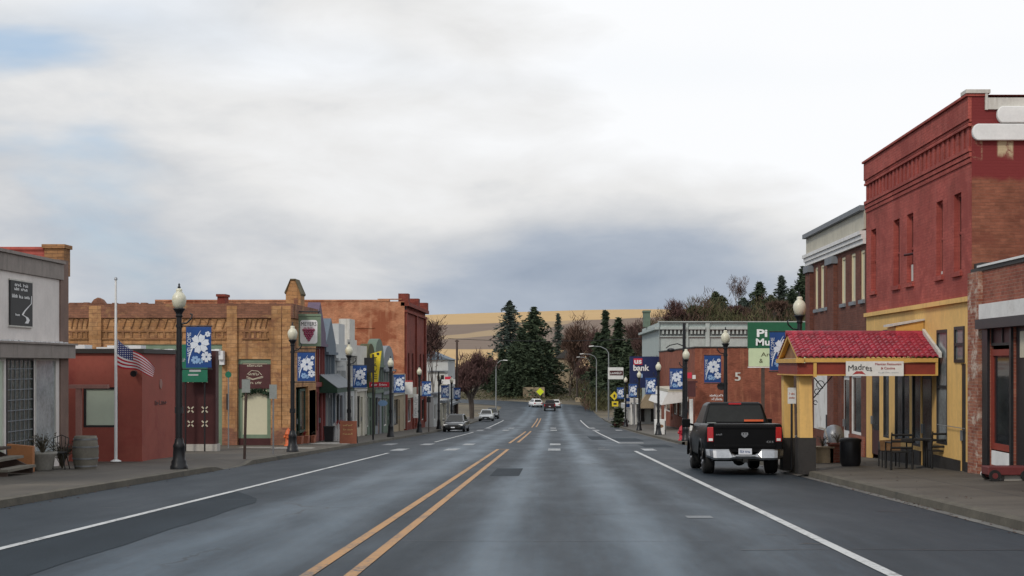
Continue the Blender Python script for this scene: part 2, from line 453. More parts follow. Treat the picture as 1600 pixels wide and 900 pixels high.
# bricks
brick('brick_tan', (.40, .205, .085), (.47, .265, .125), (.22, .13, .07), .46, .19, patch=(.20, .09, .05), patch_lo=.50, patch_hi=.68, psc=.8, streak=(.17, .08, .045))
brick('brick_tan_stain', (.20, .092, .058), (.26, .12, .072), (.16, .085, .06), .30, .10, patch=(.36, .20, .095), patch_lo=.52, patch_hi=.66, psc=1.1)
mat('mossy_stone', (.115, .095, .055), .9, .3, bump=.3)
brick('brick_frieze', (.30, .15, .065), (.36, .19, .085), (.2, .11, .06), .30, .10, patch=(.20, .095, .055), patch_lo=.5, patch_hi=.66)
brick('brick_red_paint', (.35, .080, .062), (.38, .092, .072), (.30, .068, .055), patch=(.28, .060, .048), patch_lo=.46, patch_hi=.62, psc=.7, streak=(.36, .10, .08))
def side_paint(t, c, tc_, s3, uv):
    """old sign paint on the side wall: red band under the eaves, with peeling cream letters"""
    z = t.math('MULTIPLY_ADD', t.math('SUBTRACT', t.noise(tc_, 2.2, 6, .6), .5), .55, s3[2])
    c = t.mix(t.smooth(z, 6.95, 7.12), c, (.185, .03, .03))
    k = t.noise(t.scale(uv, (2.6, 1.6, 1)), 1.0, 6, .75, .6)
    bl = t.n('ShaderNodeMath', operation='PINGPONG'); t.put(bl.inputs[0], t.n('ShaderNodeSeparateXYZ', {0: uv}).outputs[0]); bl.inputs[1].default_value = .36
    let = t.math('MULTIPLY', t.smooth(bl.outputs[0], .15, .21), t.math('MULTIPLY', t.smooth(z, 7.45, 7.68), t.smooth(z, 8.25, 8.1)))
    return t.mix(t.math('MULTIPLY', let, t.smooth(k, .40, .56)), c, (.50, .40, .25))
brick('brick_side', (.205, .072, .043), (.265, .10, .06), (.20, .085, .055), patch=(.17, .052, .034), patch_lo=.5, patch_hi=.72, over=side_paint)
brick('brick_worn', (.24, .07, .045), (.36, .16, .10), (.30, .20, .15), patch=(.52, .42, .34), patch_lo=.50, patch_hi=.64, psc=2.2, streak=(.14, .05, .04))
brick('brick_old', (.22, .065, .042), (.30, .10, .065), (.26, .15, .11), patch=(.36, .17, .11), patch_lo=.55, patch_hi=.75, psc=1.4)
brick('brick_brown', (.135, .052, .036), (.165, .062, .042), (.13, .065, .05), patch=(.11, .042, .03))
brick('brick_orange', (.235, .070, .042), (.285, .092, .054), (.21, .09, .06), patch=(.165, .05, .034), psc=.4, streak=(.38, .16, .09))
brick('brick_mural', (.43, .185, .10), (.49, .225, .125), (.38, .17, .09), patch=(.27, .085, .042), patch_lo=.44, patch_hi=.58, psc=.35, streak=(.52, .29, .17))
brick('brick_deep', (.19, .042, .030), (.23, .055, .036), (.17, .055, .04), patch=(.13, .032, .026))

# asphalt: worn tracks, sealed strips and fine aggregate
m_, t, bs = new_mat('asphalt')
tc_ = t.n('ShaderNodeTexCoord').outputs['Object']
s3 = t.n('ShaderNodeSeparateXYZ', {0: tc_}).outputs
wob = t.math('MULTIPLY_ADD', t.math('SUBTRACT', t.noise(t.scale(tc_, (.5, .09, 1)), 1.0, 4, .6), .5), 1.0, s3[0])
def track(c, wd, k):
    e = t.math('DIVIDE', t.math('SUBTRACT', wob, c), wd)
    return t.math('MULTIPLY', t.math('POWER', 2.718, t.math('MULTIPLY', t.math('MULTIPLY', e, e), -1.0)), k)
tr = None
for c, wd, k in ((-.75, .42, .85), (1.05, .5, .95), (-3.3, .6, .75), (-4.5, .55, .7), (2.6, .5, .25)):
    g = track(c, wd, k); tr = g if tr is None else t.math('ADD', tr, g)
big = t.noise(t.scale(tc_, (.5, .12, 1)), 1.0, 6, .65, .3)
fine = t.math('MULTIPLY_ADD', t.noise(t.scale(tc_, (1, .4, 1)), 16, 4, .8), .55, t.math('MULTIPLY', t.noise(tc_, 42, 3, .8), .45))
streaks = t.noise(t.scale(tc_, (5, .25, 1)), 1.0, 4, .6)
vv = t.math('MULTIPLY_ADD', tr, .42, t.math('MULTIPLY_ADD', big, .55, t.math('MULTIPLY_ADD', fine, .85, t.math('MULTIPLY', streaks, .32))))
vv = t.math('MULTIPLY', t.math('SUBTRACT', vv, .60), 1.25)
c = t.ramp(vv, [(.08, (.005, .0078, .011)), (.36, (.015, .0225, .031)), (.95, (.072, .108, .140))])
edge = t.math('MAXIMUM', t.smooth(s3[0], 3.3, 4.4), t.smooth(s3[0], -6.0, -7.2))
c = t.mix(t.math('MULTIPLY', edge, .55), c, t.mix(fine, (.009, .012, .0155), (.026, .034, .042)))
vo = t.n('ShaderNodeTexVoronoi', {'Vector': t.scale(t.n('ShaderNodeVectorMath', {0: tc_, 1: t.scale(t.n('ShaderNodeTexNoise', {'Vector': tc_, 'Scale': .9, 'Detail': 5}).outputs['Color'], (1.3, 1.3, 0))}, operation='ADD').outputs[0], (.20, .085, 1)), 'Scale': 1.0}, feature='DISTANCE_TO_EDGE')
crack = t.math('MULTIPLY', t.math('LESS_THAN', vo.outputs['Distance'], .0055), t.smooth(t.noise(tc_, .16, 3), .45, .62))
c = t.mix(t.math('MULTIPLY', crack, .8), c, (.010, .010, .011))
t.put(bs.inputs['Base Color'], c)
t.put(bs.inputs['Roughness'], t.math('MULTIPLY_ADD', fine, .25, t.math('MULTIPLY_ADD', big, -.30, t.math('MULTIPLY_ADD', tr, -.14, .62))))
bs.inputs['Specular IOR Level'].default_value = .30
bs.inputs['Specular Tint'].default_value = (.70, .87, 1.0, 1)
t.put(bs.inputs['Normal'], t.n('ShaderNodeBump', {'Strength': .5, 'Distance': .012, 'Height': fine}).outputs[0])
m_, t, bs = new_mat('asphalt_patch')
tc_ = t.n('ShaderNodeTexCoord').outputs['Object']
f2 = t.math('MULTIPLY_ADD', t.noise(tc_, 30, 3, .75), .6, t.math('MULTIPLY', t.noise(t.scale(tc_, (1, .2, 1)), 1.2, 6, .65), .5))
t.put(bs.inputs['Base Color'], t.ramp(f2, [(.38, (.008, .0115, .015)), (.78, (.030, .040, .050))]))
t.put(bs.inputs['Normal'], t.n('ShaderNodeBump', {'Strength': .6, 'Distance': .012, 'Height': t.noise(tc_, 30, 4, .8)}).outputs[0])
bs.inputs['Roughness'].default_value = .75; bs.inputs['Specular IOR Level'].default_value = .22; bs.inputs['Specular Tint'].default_value = (.70, .87, 1.0, 1)
mat('tar', (.010, .010, .011), .45, .2)
def worn(name, col, lo=.36, hi=.5):
    m_, t, bs = new_mat(name)
    tc_ = t.n('ShaderNodeTexCoord').outputs['Object']
    k = t.math('MULTIPLY_ADD', t.noise(tc_, 14, 5, .75), .6, t.math('MULTIPLY', t.noise(tc_, .9, 4, .6), .4))
    t.put(bs.inputs['Base Color'], t.mix(t.smooth(k, lo, hi), (.06, .062, .065), col))
    bs.inputs['Roughness'].default_value = .55
worn('line_white', (.50, .51, .50))
worn('bar_white', (.42, .44, .45), .40, .58)
worn('line_yellow', (.40, .20, .055))
worn('line_faint', (.15, .165, .175), .40, .62)
# sidewalk concrete: slabs, damp stains
m_, t, bs = new_mat('sidewalk')
tc_ = t.n('ShaderNodeTexCoord').outputs['Object']
bt = t.n('ShaderNodeTexBrick', {'Vector': tc_, 'Color1': (.080, .070, .056, 1), 'Color2': (.104, .091, .073, 1), 'Mortar': (.045, .042, .038, 1), 'Scale': 1.0,
         'Mortar Size': .022, 'Mortar Smooth': .3, 'Brick Width': 1.6, 'Row Height': 1.6}, offset=0)
n = t.noise(tc_, .5, 7, .66, .3)
c = t.mix(1.0, bt.outputs['Color'], t.ramp(n, [(.3, .55), (.5, .95), (.7, 1.25)]), 'MULTIPLY')
c = t.mix(t.math('MULTIPLY', t.smooth(t.noise(tc_, 25, 3, .7), .55, .75), .5), c, (.06, .055, .048))
t.put(bs.inputs['Base Color'], c)
t.put(bs.inputs['Roughness'], t.math('MULTIPLY_ADD', n, .4, .5))
bs.inputs['Specular IOR Level'].default_value = .35
mat('kerb', (.095, .085, .065), .8, .3, 1.4, bump=.3, dirt=(.05, .048, .04))
mat('kerb_edge', (.13, .125, .115), .8, .35, 1.0, bump=.3)
# dry ground, and hills with fields and a painted sunlit top
m_, t, bs = new_mat('dry_ground')
tc_ = t.n('ShaderNodeTexCoord').outputs['Object']
t.put(bs.inputs['Base Color'], t.ramp(t.noise(tc_, .12, 8, .7), [(.35, (.055, .048, .035)), (.5, (.12, .098, .062)), (.65, (.17, .135, .08))]))
bs.inputs['Roughness'].default_value = .95
m_, t, bs = new_mat('hill_fields_sunlit_top')
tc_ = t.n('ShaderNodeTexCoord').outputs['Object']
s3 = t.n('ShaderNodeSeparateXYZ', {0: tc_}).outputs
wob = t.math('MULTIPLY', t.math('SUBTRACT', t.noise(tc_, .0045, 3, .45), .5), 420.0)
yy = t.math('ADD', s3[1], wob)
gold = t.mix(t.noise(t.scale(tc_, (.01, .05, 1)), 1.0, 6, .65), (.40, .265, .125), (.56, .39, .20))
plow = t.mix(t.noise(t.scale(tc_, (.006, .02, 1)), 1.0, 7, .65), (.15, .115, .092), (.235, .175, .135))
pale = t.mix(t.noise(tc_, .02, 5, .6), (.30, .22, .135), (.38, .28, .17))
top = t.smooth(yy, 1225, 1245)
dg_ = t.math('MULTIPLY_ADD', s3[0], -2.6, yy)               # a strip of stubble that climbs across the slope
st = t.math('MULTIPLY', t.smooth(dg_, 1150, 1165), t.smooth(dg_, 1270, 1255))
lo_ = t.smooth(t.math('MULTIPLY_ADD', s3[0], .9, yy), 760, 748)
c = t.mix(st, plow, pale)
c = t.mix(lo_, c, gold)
c = t.mix(top, c, gold)  # upper band: sunlight on the ridge painted into the colour as gold
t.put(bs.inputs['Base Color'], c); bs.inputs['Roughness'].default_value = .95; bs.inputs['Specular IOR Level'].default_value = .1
# glazed roof tile
m_, t, bs = new_mat('roof_tile')
tc_ = t.n('ShaderNodeTexCoord').outputs['Object']
vo = t.n('ShaderNodeTexVoronoi', {'Vector': t.scale(tc_, (7, 4.4, 4.4)), 'Scale': 1.0, 'Randomness': .4})
c = t.mix(t.n('ShaderNodeSeparateColor', {0: vo.outputs['Color']}).outputs[0], (.22, .014, .030), (.40, .034, .058))
c = t.mix(t.math('MULTIPLY', t.smooth(t.noise(tc_, 1.6, 6, .7), .45, .7), .6), c, (.15, .022, .028))
t.put(bs.inputs['Base Color'], c); t.put(bs.inputs['Roughness'], t.math('MULTIPLY_ADD', t.noise(tc_, 6, 4, .6), .4, .22))

# ------------------------------------------------------------------ ground profile
_py = [-300, -20, 0, 64, 112, 150, 185, 220, 250, 280, 320, 430, 600]
_pz = [9.6, .644, 0, -2.06, -3.6, -4.7, -5.45, -5.95, -6.1, -5.9, -5.2, -2.5, 2.5]
_gy = np.arange(-300, 600, 1.0); _g = np.interp(_gy, _py, _pz)
_k = np.exp(-np.linspace(-2, 2, 25) ** 2); _k /= _k.sum()
_gs = np.convolve(np.pad(_g, 12, mode='edge'), _k, 'valid')
_gs[:380] = _g[:380]
def gz(y): return float(np.interp(y, _gy, _gs))
def shift(y): return -max(0, y - 264) ** 2 / 62.0
def sm(x): x = min(1, max(0, x)); return x * x * (3 - 2 * x)
def terrain(x, y):
    z = gz(y) - .06
    if y > 175: z += sm((x - 8.5) / 17) * sm((y - 175) / 60) * 14.5
    if y > 285: z += sm((y - 296 - max(0, -x) * .2) / 40) * 1.3
    return z
HL, HR, ROAD_L, ROAD_R = -13.0, 9.7, -9.4, 6.4
def sl(y): return gz(y) + .15
def sr(x, y): return gz(y) + .15 + .025 * (x - ROAD_R)
# ------------------------------------------------------------------ the ground, road, pavements
def sheet(name, mat_, xs, ys, zf, xf=lambda x, y: x):
    mb = MB()
    mb.add([(xf(x, y), y, zf(x, y)) for y in ys for x in xs],
           [(j * len(xs) + i, j * len(xs) + i + 1, (j + 1) * len(xs) + i + 1, (j + 1) * len(xs) + i) for j in range(len(ys) - 1) for i in range(len(xs) - 1)], 0, True)
    return tag(mb.build(name, mat_, origin=(0, 0, 0)), kind='structure')
xs_ = [-1500, -700, -300, -150, -80, -40] + list(np.arange(-30, 61, 3.0)) + [70, 90, 130, 200, 320, 700, 1500]
ys_ = [-300, -150, -60, -20] + list(np.arange(0, 431, 5.0))
sheet('ground', 'dry_ground', [float(x) for x in xs_], [float(y) for y in ys_], terrain)
HY_ = [425, 600, 700, 800, 1000, 1300, 1800, 2600]; HZ_ = [-2.9, 2.0, 6.5, 12.5, 24, 42.5, 65.5, 40]
def hz(x, y):
    z = float(np.interp(y, HY_, HZ_))
    k = sm((y - 430) / 400)
    return z + k * (2.2 * math.sin(x / 95 + y / 210) + x * .026) + k * 3 * mnoise.noise((x / 220, y / 260, 3))
sheet('hills', 'hill_fields_sunlit_top', [float(x) for x in list(range(-1500, -500, 100)) + list(range(-500, 501, 12)) + list(range(600, 1501, 100))],
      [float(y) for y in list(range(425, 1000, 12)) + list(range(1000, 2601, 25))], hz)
rx = [float(x) for x in np.linspace(ROAD_L - .05, ROAD_R + .05, 9)]
sheet('road', 'asphalt', rx, [float(y) for y in range(-30, 340, 2)], lambda x, y: gz(y), lambda x, y: x + shift(y))
sheet('side_street', 'asphalt', [6.38 + 3 * k for k in range(20)], [58.6 + 1.4 * k for k in range(11)], lambda x, y: gz(y) - .004 + .0 * x)
def strip(mb, x0, x1, y0, y1, dz=.004, step=2.0, mi=0, sx=True, x0b=None, x1b=None):
    n = max(1, int((y1 - y0) / step)); x0b = x0 if x0b is None else x0b; x1b = x1 if x1b is None else x1b
    v = []
    for i in range(n + 1):
        k = i / n; y = y0 + (y1 - y0) * k; s_ = shift(y) if sx else 0
        for x in (x0 + (x0b - x0) * k, x1 + (x1b - x1) * k): v.append((x + s_, y, gz(y) + dz))
    mb.add(v, [(2 * i, 2 * i + 1, 2 * i + 3, 2 * i + 2) for i in range(n)], mi)
def marking(name, mat_, strips, dz=.008):
    mb = MB()
    for a in strips: strip(mb, *a, dz=dz)
    return tag(mb.build(name, mat_, origin=(0, 0, 0)), kind='structure')
Wl = .065
marking('double_yellow_line', 'line_yellow', [(-2.53, -2.40, -5, 64.6), (-2.09, -1.96, -5, 64.6), (-2.40, -2.09, 64.2, 64.6),
        (-2.42, -2.28, 77, 121), (-2.02, -1.88, 79, 123), (-2.30, -2.16, 146, 200), (-1.90, -1.76, 148, 200)])
marking('white_edge_line', 'line_white', [(-6.66, -6.53, -5, 58.6), (3.31, 3.45, -5, 61.4), (3.36, 3.49, 77, 124), (3.49, 4.7, 77, 78.2), (-6.55, -6.42, 80, 118), (3.3, 3.44, 140, 190), (-6.6, -6.45, 142, 190)])
zb = []
for xc in (-6.7, -4.45, .0, 4.1): zb.append((xc - .27, xc + .27, 62.3, 65.6))
for xc in (-8.3, -6.4, -4.3, .05): zb.append((xc - .27, xc + .27, 72.6, 76))
for xc in (-8.6, -6.4, -4.2, -.05, 3.6, 5.6): zb.append((xc - .28, xc + .28, 125, 130))
for xc in (-8.4, -6.3, -4.1, -.1, 3.6): zb.append((xc - .28, xc + .28, 138, 143.5))
marking('crosswalk_bars', 'bar_white', zb)
marking('faint_marks', 'line_faint', [(2.05, 2.45, 22.6, 23.1), (1.9, 2.4, 63.2, 64.2), (2.0, 2.3, 66.5, 67.2)], .006)
mb = MB(); n = 22
ed = [(-6.50, 4 + 26 * i / n, -5.12 - .014 * i + .025 * math.sin(i * 1.7) - max(0, i - 19) ** 1.5 * .19) for i in range(n + 1)]
mb.add([(x, y, gz(y) + .004) for a, y, b_ in ed for x in (a, b_)], [(2 * i, 2 * i + 1, 2 * i + 3, 2 * i + 2) for i in range(n)])
for (a, b_, y0, y1) in ((-2.0 + .35, -.9, 37.6, 42.6), (3.55, 5.1, 83, 92), (2.2, 3.1, 86, 99), (4.2, 5.6, 68, 74)): strip(mb, a, b_, y0, y1, .004)
tag(mb.build('asphalt_patches', 'asphalt_patch', origin=(0, 0, 0)), kind='structure')
mb = MB()
def seam(x0, x1, y, wd, wob=.08):
    k = int((x1 - x0) / .35); pts = []
    for i in range(k + 1):
        x = x0 + (x1 - x0) * i / k; yy_ = y + wob * mnoise.noise((x * .9, y, 2)) * 2
        w_ = wd * (.6 + .8 * abs(mnoise.noise((x * 2.3, y, 9))))
        pts += [(x, yy_ - w_, gz(yy_ - w_) + .006), (x, yy_ + w_, gz(yy_ + w_) + .006)]
    mb.add(pts, [(2 * i, 2 * i + 2, 2 * i + 3, 2 * i + 1) for i in range(k)])
seam(2.2, 6.35, 17.4, .02); seam(-2.0, 2.0, 18.6, .010); seam(-9.3, -2.6, 27.5, .012); seam(-1.9, 6.3, 52, .04)
for (x0, y0, ln) in ((3.0, 18.2, .5), (2.75, 19.3, .35), (5.2, 24, .6), (5.9, 20.5, .3), (-7.8, 25, .5)):
    v = []
    for i in range(9):
        x = x0 + ln * i / 8; y = y0 + .5 * mnoise.noise((x * 2.3, y0, 1)); w_ = (.015 + .05 * abs(mnoise.noise((x * 4, y0, 4)))) * (1 - abs(i / 4 - 1) ** 2)
        v += [(x, y - w_, gz(y) + .006), (x, y + w_, gz(y) + .006)]
    mb.add(v, [(2 * i, 2 * i + 2, 2 * i + 3, 2 * i + 1) for i in range(8)])
tag(mb.build('sealed_cracks', 'tar', origin=(0, 0, 0)), kind='structure')

def kerb_h(side, y):
    if side < 0: return .15 - .13 * (sm((y - 40.6) / 1.4) - sm((y - 44.5) / 1.4))
    return .15
def pavement(side, y0, y1, inner, name, kname):
    edge_ = ROAD_L if side < 0 else ROAD_R
    mb = MB(); kb = MB(); n = int((y1 - y0) / 1.0); v = []; kv = []
    for i in range(n + 1):
        y = y0 + (y1 - y0) * i / n; h = kerb_h(side, y); g = gz(y); s_ = shift(y)
        wv = .025 * mnoise.noise((y * .35, side, 5))
        zi = g + .15 + (.025 * (inner - edge_) if side > 0 else 0)
        v += [(edge_ + side * .17 + s_, y, g + h), (edge_ + side * 1.1 + s_, y, g + h + (.15 - h) * .7 + (.0235 if side > 0 else 0)), (inner + s_, y, zi)]
        kv += [(edge_ + wv + s_, y, g - .05), (edge_ + side * .025 + wv + s_, y, g + h - .02), (edge_ + side * .17 + s_, y, g + h + .004)]
    mb.add(v, [(3 * i + k, 3 * i + k + 1, 3 * i + k + 4, 3 * i + k + 3) for i in range(n) for k in (0, 1)])
    kb.add(kv, [(3 * i + k, 3 * i + k + 1, 3 * i + k + 4, 3 * i + k + 3) for i in range(n) for k in (0, 1)])
    for q in (0, n):
        a, b_, c = v[3 * q:3 * q + 3]; mb.quad((a[0], a[1], a[2] - .4), a, c, (c[0], c[1], c[2] - .4))
    tag(mb.build(name, 'sidewalk', origin=(0, 0, 0)), kind='structure'); tag(kb.build(kname, 'kerb', origin=(0, 0, 0)), kind='structure')
pavement(-1, -20, 205, -40, 'pavement_left', 'kerb_left')
pavement(1, -20, 60, 13.5, 'pavement_right', 'kerb_right')
pavement(1, 74, 200, 13.5, 'pavement_right_far', 'kerb_right_far')
mb = MB(); strip(mb, 6.22, 6.40, -10, 60, .006); strip(mb, 6.25, 6.40, 75, 150, .006); tag(mb.build('gutter', 'kerb_edge', origin=(0, 0, 0)), kind='structure')
mb = MB()
for (a, b_, c, d) in ((-11.6, -9.9, 60.0, 61.2), (-11.4, -9.6, 68, 72), (-13.2, -11.9, 61.5, 62.4)):
    n = 4; mb.add([(x, c + (d - c) * i / n, sl(c + (d - c) * i / n) + .006) for i in range(n + 1) for x in (a, b_)], [(2 * i, 2 * i + 1, 2 * i + 3, 2 * i + 2) for i in range(n)])
tag(mb.build('pavement_repairs', 'concrete_pale', origin=(0, 0, 0)), kind='structure')

mb = MB()
for k in range(420):
    sd_ = rnd() < .6; y = ru(14, 60) if rnd() < .7 else ru(14, 30); x = 6.4 - abs(random.gauss(0, .16)) - .01 if sd_ else -9.4 + abs(random.gauss(0, .15)) + .02
    if rnd() < .2: x = ru(6.7, 9.4); z = sr(x, y) + .006
    else: z = gz(y) + .012
    s_ = ru(.012, .045); a_ = ru(0, 6.28); ca, sa = math.cos(a_) * s_, math.sin(a_) * s_
    mb.add([(x - ca, y - sa, z), (x + sa * .5, y - ca * .5, z + .006), (x + ca, y + sa, z), (x - sa * .5, y + ca * .5, z + .01)], [(0, 1, 2, 3)])
tag(mb.build('gutter_litter', 'leaf_rust', origin=(0, 30, -1)), 'dead leaves and grit lying in the gutters and on the pavement', 'litter', kind='stuff')

# ------------------------------------------------------------------ LEFT: stucco store at the picture's edge
SX = -13.7; Y0, Y1 = 27.0, 41.4
P = left(SX); g0 = -1.9
LX = lambda p: F * 13.7 / (CX - p)                       # depth of a point of that facade seen at column p
def LZ(p, q): return EYE + (HY - q) * LX(p) / F
st = thing('stucco_store', 'pale stucco storefront with black script poster and brown canopy beside the flagpole', 'building', (-17, 36, sl(38)))
mb = MB(); yp = LX(93)
wall(mb, P, Y0, yp, g0, 3.98, [(LX(9.5), LX(53), g0, 1.80), (LX(54.5), LX(88), -.95, 1.80), (LX(-28), LX(7), g0, 1.80), (31.2, 33.4, -.75, 1.80)], .06)
shell(mb, SX - 14, SX, Y0, Y1 - .05, g0, 4.1, 'es'); mb.build('wall', 'stucco', st)
mb = MB(); mb.bx(P, yp - .02, Y1, g0, 4.55, -.04, .5); mb.build('corner_pier', 'brown_pier', st)
mb = MB(); mb.box(px(76, Y1), px(106, Y1), Y1 - .35, Y1 + .2, 4.12, 4.88); mb.box(px(73, Y1), px(108.5, Y1), Y1 - .42, Y1 + .26, 4.883, 4.99); mb.build('pier_head', 'brick_frieze', st)
mb = MB(); mb.bx(P, Y0, Y1 - .45, 3.985, 4.42, -.06, .3); mb.bx(P, Y0, Y1 - .45, 4.423, 4.5, -.12, .3); mb.build('cornice', 'cornice_board', st)
mb = MB(); mb.bx(P, Y0, Y1 + .05, 1.81, 2.17, -.22, .1); mb.bx(P, Y0, Y1 + .12, 2.173, 2.22, -.27, .05); mb.build('canopy', 'cornice_board', st)
mb = MB()
for k in range(26):
    u = 31 + k * .38; mb.bx(P, u, u + ru(.1, .35), 2.223, 2.235 + ru(0, .03), -.24, -.05)
tag(mb.build('canopy_snow', 'snow_white', st), kind='stuff')
mb = MB(); mb.box(-28, px(75.5, Y1), Y1 - .3, Y1, 3.9, 4.84); mb.box(-28, px(75.5, Y1), Y1 - .36, Y1 + .05, 4.843, 4.92); mb.build('rear_parapet', 'brick_red_paint', st)
gb_ = window(st, P, LX(10.5), LX(52.5), g0 + 1.05, 1.79, -.01, 'frame_dark', 'glass_block', .05, 1, 1)
mb = MB()
for k in range(1, 10): zz = g0 + 1.05 + (1.79 - g0 - 1.05) * k / 10; mb.bx(P, LX(11), LX(52), zz - .012, zz + .012, .006, .04)
for k in range(1, 6): u = LX(11) + (LX(52) - LX(11)) * k / 6; mb.bx(P, u - .012, u + .012, g0 + 1.1, 1.75, .008, .042)
mb.build('block_joints', 'house_grey', gb_)
window(st, P, LX(55), LX(87.5), -.95, 1.79, -.01, 'old_white', 'glass_light', .05)
window(st, P, LX(-28), LX(6.8), -.75, 1.79, -.01, 'frame_white', 'pale_blind', .07)
window(st, P, 31.2, 33.4, -.75, 1.79, -.01, 'frame_white', 'glass_light', .07)
for u0, u1, z_ in ((LX(10.6), LX(52.4), g0 + 1.04), (LX(-28), LX(7), -.753)):
    mb = MB(); mb.bx(P, u0, u1, g0, z_, .0, .1); mb.build('bulkhead', 'stone_pot', st)
po = MB(); po.bx(P, LX(13.5), LX(48), LZ(30, 509), LZ(30, 440), -.05, -.005)
pm = po.build('poster', 'letter_black', st)
pb = MB(); a, b_ = LX(13.5), LX(48)
fu = lambda k: a + (b_ - a) * k
zb0, zb1 = LZ(30, 509), LZ(30, 440); fv = lambda k: zb0 + (zb1 - zb0) * k
scribble(pb, P, fu(.17), fu(.78), fv(.88), fv(.95), -.054, (4, 3), 5); scribble(pb, P, fu(.15), fu(.75), fv(.79), fv(.86), -.054, (3, 4), 6); scribble(pb, P, fu(.05), fu(.86), fv(.62), fv(.70), -.054, (4, 3, 4), 7); scribble(pb, P, fu(.2), fu(.40), fv(.22), fv(.27), -.054, (3,), 8)
path = [(.94, .70), (.92, .52), (.80, .45), (.62, .34), (.52, .25), (.72, .20), (.78, .14), (.70, .06)]
for (c, d), (e, f), w_ in zip(path, path[1:], (.015, .02, .03, .035, .04, .06, .07)):
    pb.add([P(fu(c - w_), fv(d), -.058), P(fu(c + w_), fv(d), -.058), P(fu(e + w_ * 1.2), fv(f), -.058), P(fu(e - w_ * 1.2), fv(f), -.058)], [(0, 1, 2, 3)])
pb.build('lettering', 'letter_white', pm)
for z_ in (zb0 - .04, zb1 + .003):
    mb = MB(); mb.bx(P, LX(12.8), LX(48.8), z_, z_ + .037, -.055, -.003); mb.build('poster_edge', 'old_white', pm)

# things before it
def at_left(x, Y): return (x, Y, sl(Y))
x, y = -13.05, 34.9; z = sl(y)
t_ = thing('wooden_steps', 'dark wooden steps with pale edges leading to the stucco store door', 'steps', (x, y, z))
for k, (hh, dd) in enumerate(((.2, 0), (.42, .3), (.64, .6))):
    mb = MB(); mb.box(x + .55 - dd - .34, x + .55 - dd, y - 1.2, y + .62, z + hh - .06, z + hh); mb.build('tread', 'barrel_wood' if k < 2 else 'wood_dark', t_)
for yy_ in (y - 1.15, y + .5):
    mb = MB(); mb.prism([(x + .5, yy_, z), (x + .5, yy_, z + .13), (x - .4, yy_, z + .57), (x - .4, yy_, z)], (0, .06, 0)); mb.build('stringer', 'wood_dark', t_)
x, y = -13.13, 36.2; z = sl(y)
mb = MB(); mb.prism([(x - .28, y, z), (x + .30, y, z), (x + .30, y, z + .64), (x - .34, y, z + .70)], (0, .16, 0))
tag(mb.build('sandwich_board', 'board_orange', bevel=.01), 'plain orange brown wooden board standing beside the dark steps', 'board')
x, y = -13.0, 37.4; z = sl(y)
t_ = thing('stone_planter', 'round grey stone planter with dry stems under the shop window', 'planter', (x, y, z))
mb = MB(); mb.lathe((x, y, z), [(.20, 0), (.24, .05), (.30, .35), (.36, .42), (.36, .47), (.30, .47), (.27, .40), (0.001, .38)], 20); mb.build('pot', 'stone_pot', t_)
def stems(mb, x, y, z, n, h, r, mi=0):
    for _ in range(n):
        a = ru(0, 6.28); k = ru(.2, 1) * r; hh = h * ru(.5, 1)
        mb.tube([(x, y, z), (x + k * .4 * math.cos(a), y + k * .4 * math.sin(a), z + hh * .6), (x + k * math.cos(a), y + k * math.sin(a), z + hh)], [.012, .008, .003], 4, mi, False)
        for q in range(3):
            c = Vector((x + k * math.cos(a), y + k * math.sin(a), z + hh * ru(.6, 1))); d = Vector((ru(-1, 1), ru(-1, 1), ru(-.3, 1))).normalized() * .07; e = d.cross(Vector((0, 0, 1))) * .5
            mb.add([c, c + d * .5 + e, c + d, c + d * .5 - e], [(0, 1, 2, 3)], mi)
mb = MB(); stems(mb, x, y, z + .4, 40, .55, .4); mb.build('plant', 'dry_plant', t_)
x, y = -12.82, 38.1; z = sl(y)
t_ = thing('iron_chair', 'small black iron garden chair between the stone planter and the barrel', 'chair', (x, y, z))
mb = MB(); mb.lathe((x, y, z + .42), [(.2, 0), (.2, .03)], 16); mb.build('seat', 'bench_iron', t_)
mb = MB(); mb.tube([(x - .18, y + .1, z + .44), (x - .2, y + .18, z + .8), (x, y + .2, z + .88), (x + .2, y + .18, z + .8), (x + .18, y + .1, z + .44)], .013, 6)
for k in (-.1, 0, .1): mb.tube([(x + k, y + .16, z + .44), (x + k, y + .2, z + .85)], .009, 5)
mb.build('backrest', 'bench_iron', t_)
for sx_ in (-1, 1):
    for sy_ in (-1, 1):
        mb = MB(); mb.tube([(x + sx_ * .14, y + sy_ * .12, z + .43), (x + sx_ * .22, y + sy_ * .18, z)], .013, 6); mb.build('leg', 'bench_iron', t_)
x, y = -12.85, 38.9; z = sl(y)
mb = MB(); stems(mb, x - .15, y, z, 70, .75, .4); tag(mb.build('dry_shrub', 'dry_plant'), 'dry brown shrub growing behind the iron chair', 'shrub')
x, y = -12.26, 38.5; z = sl(y)
t_ = thing('wooden_barrel', 'weathered grey wooden barrel standing before the red building', 'barrel', (x, y, z))
mb = MB(); mb.lathe((x, y, z), [(.27, 0), (.31, .2), (.335, .42), (.31, .68), (.28, .86), (.26, .86), (.25, .83), (0.001, .82)], 22); mb.build('staves', 'barrel_wood', t_)
for hh, rr in ((.08, .293), (.28, .329), (.58, .330), (.78, .302)):
    mb = MB(); mb.lathe((x, y, z + hh), [(rr + .003, -.02), (rr + .006, .02)], 22); mb.build('hoop', 'metal_grey', t_)

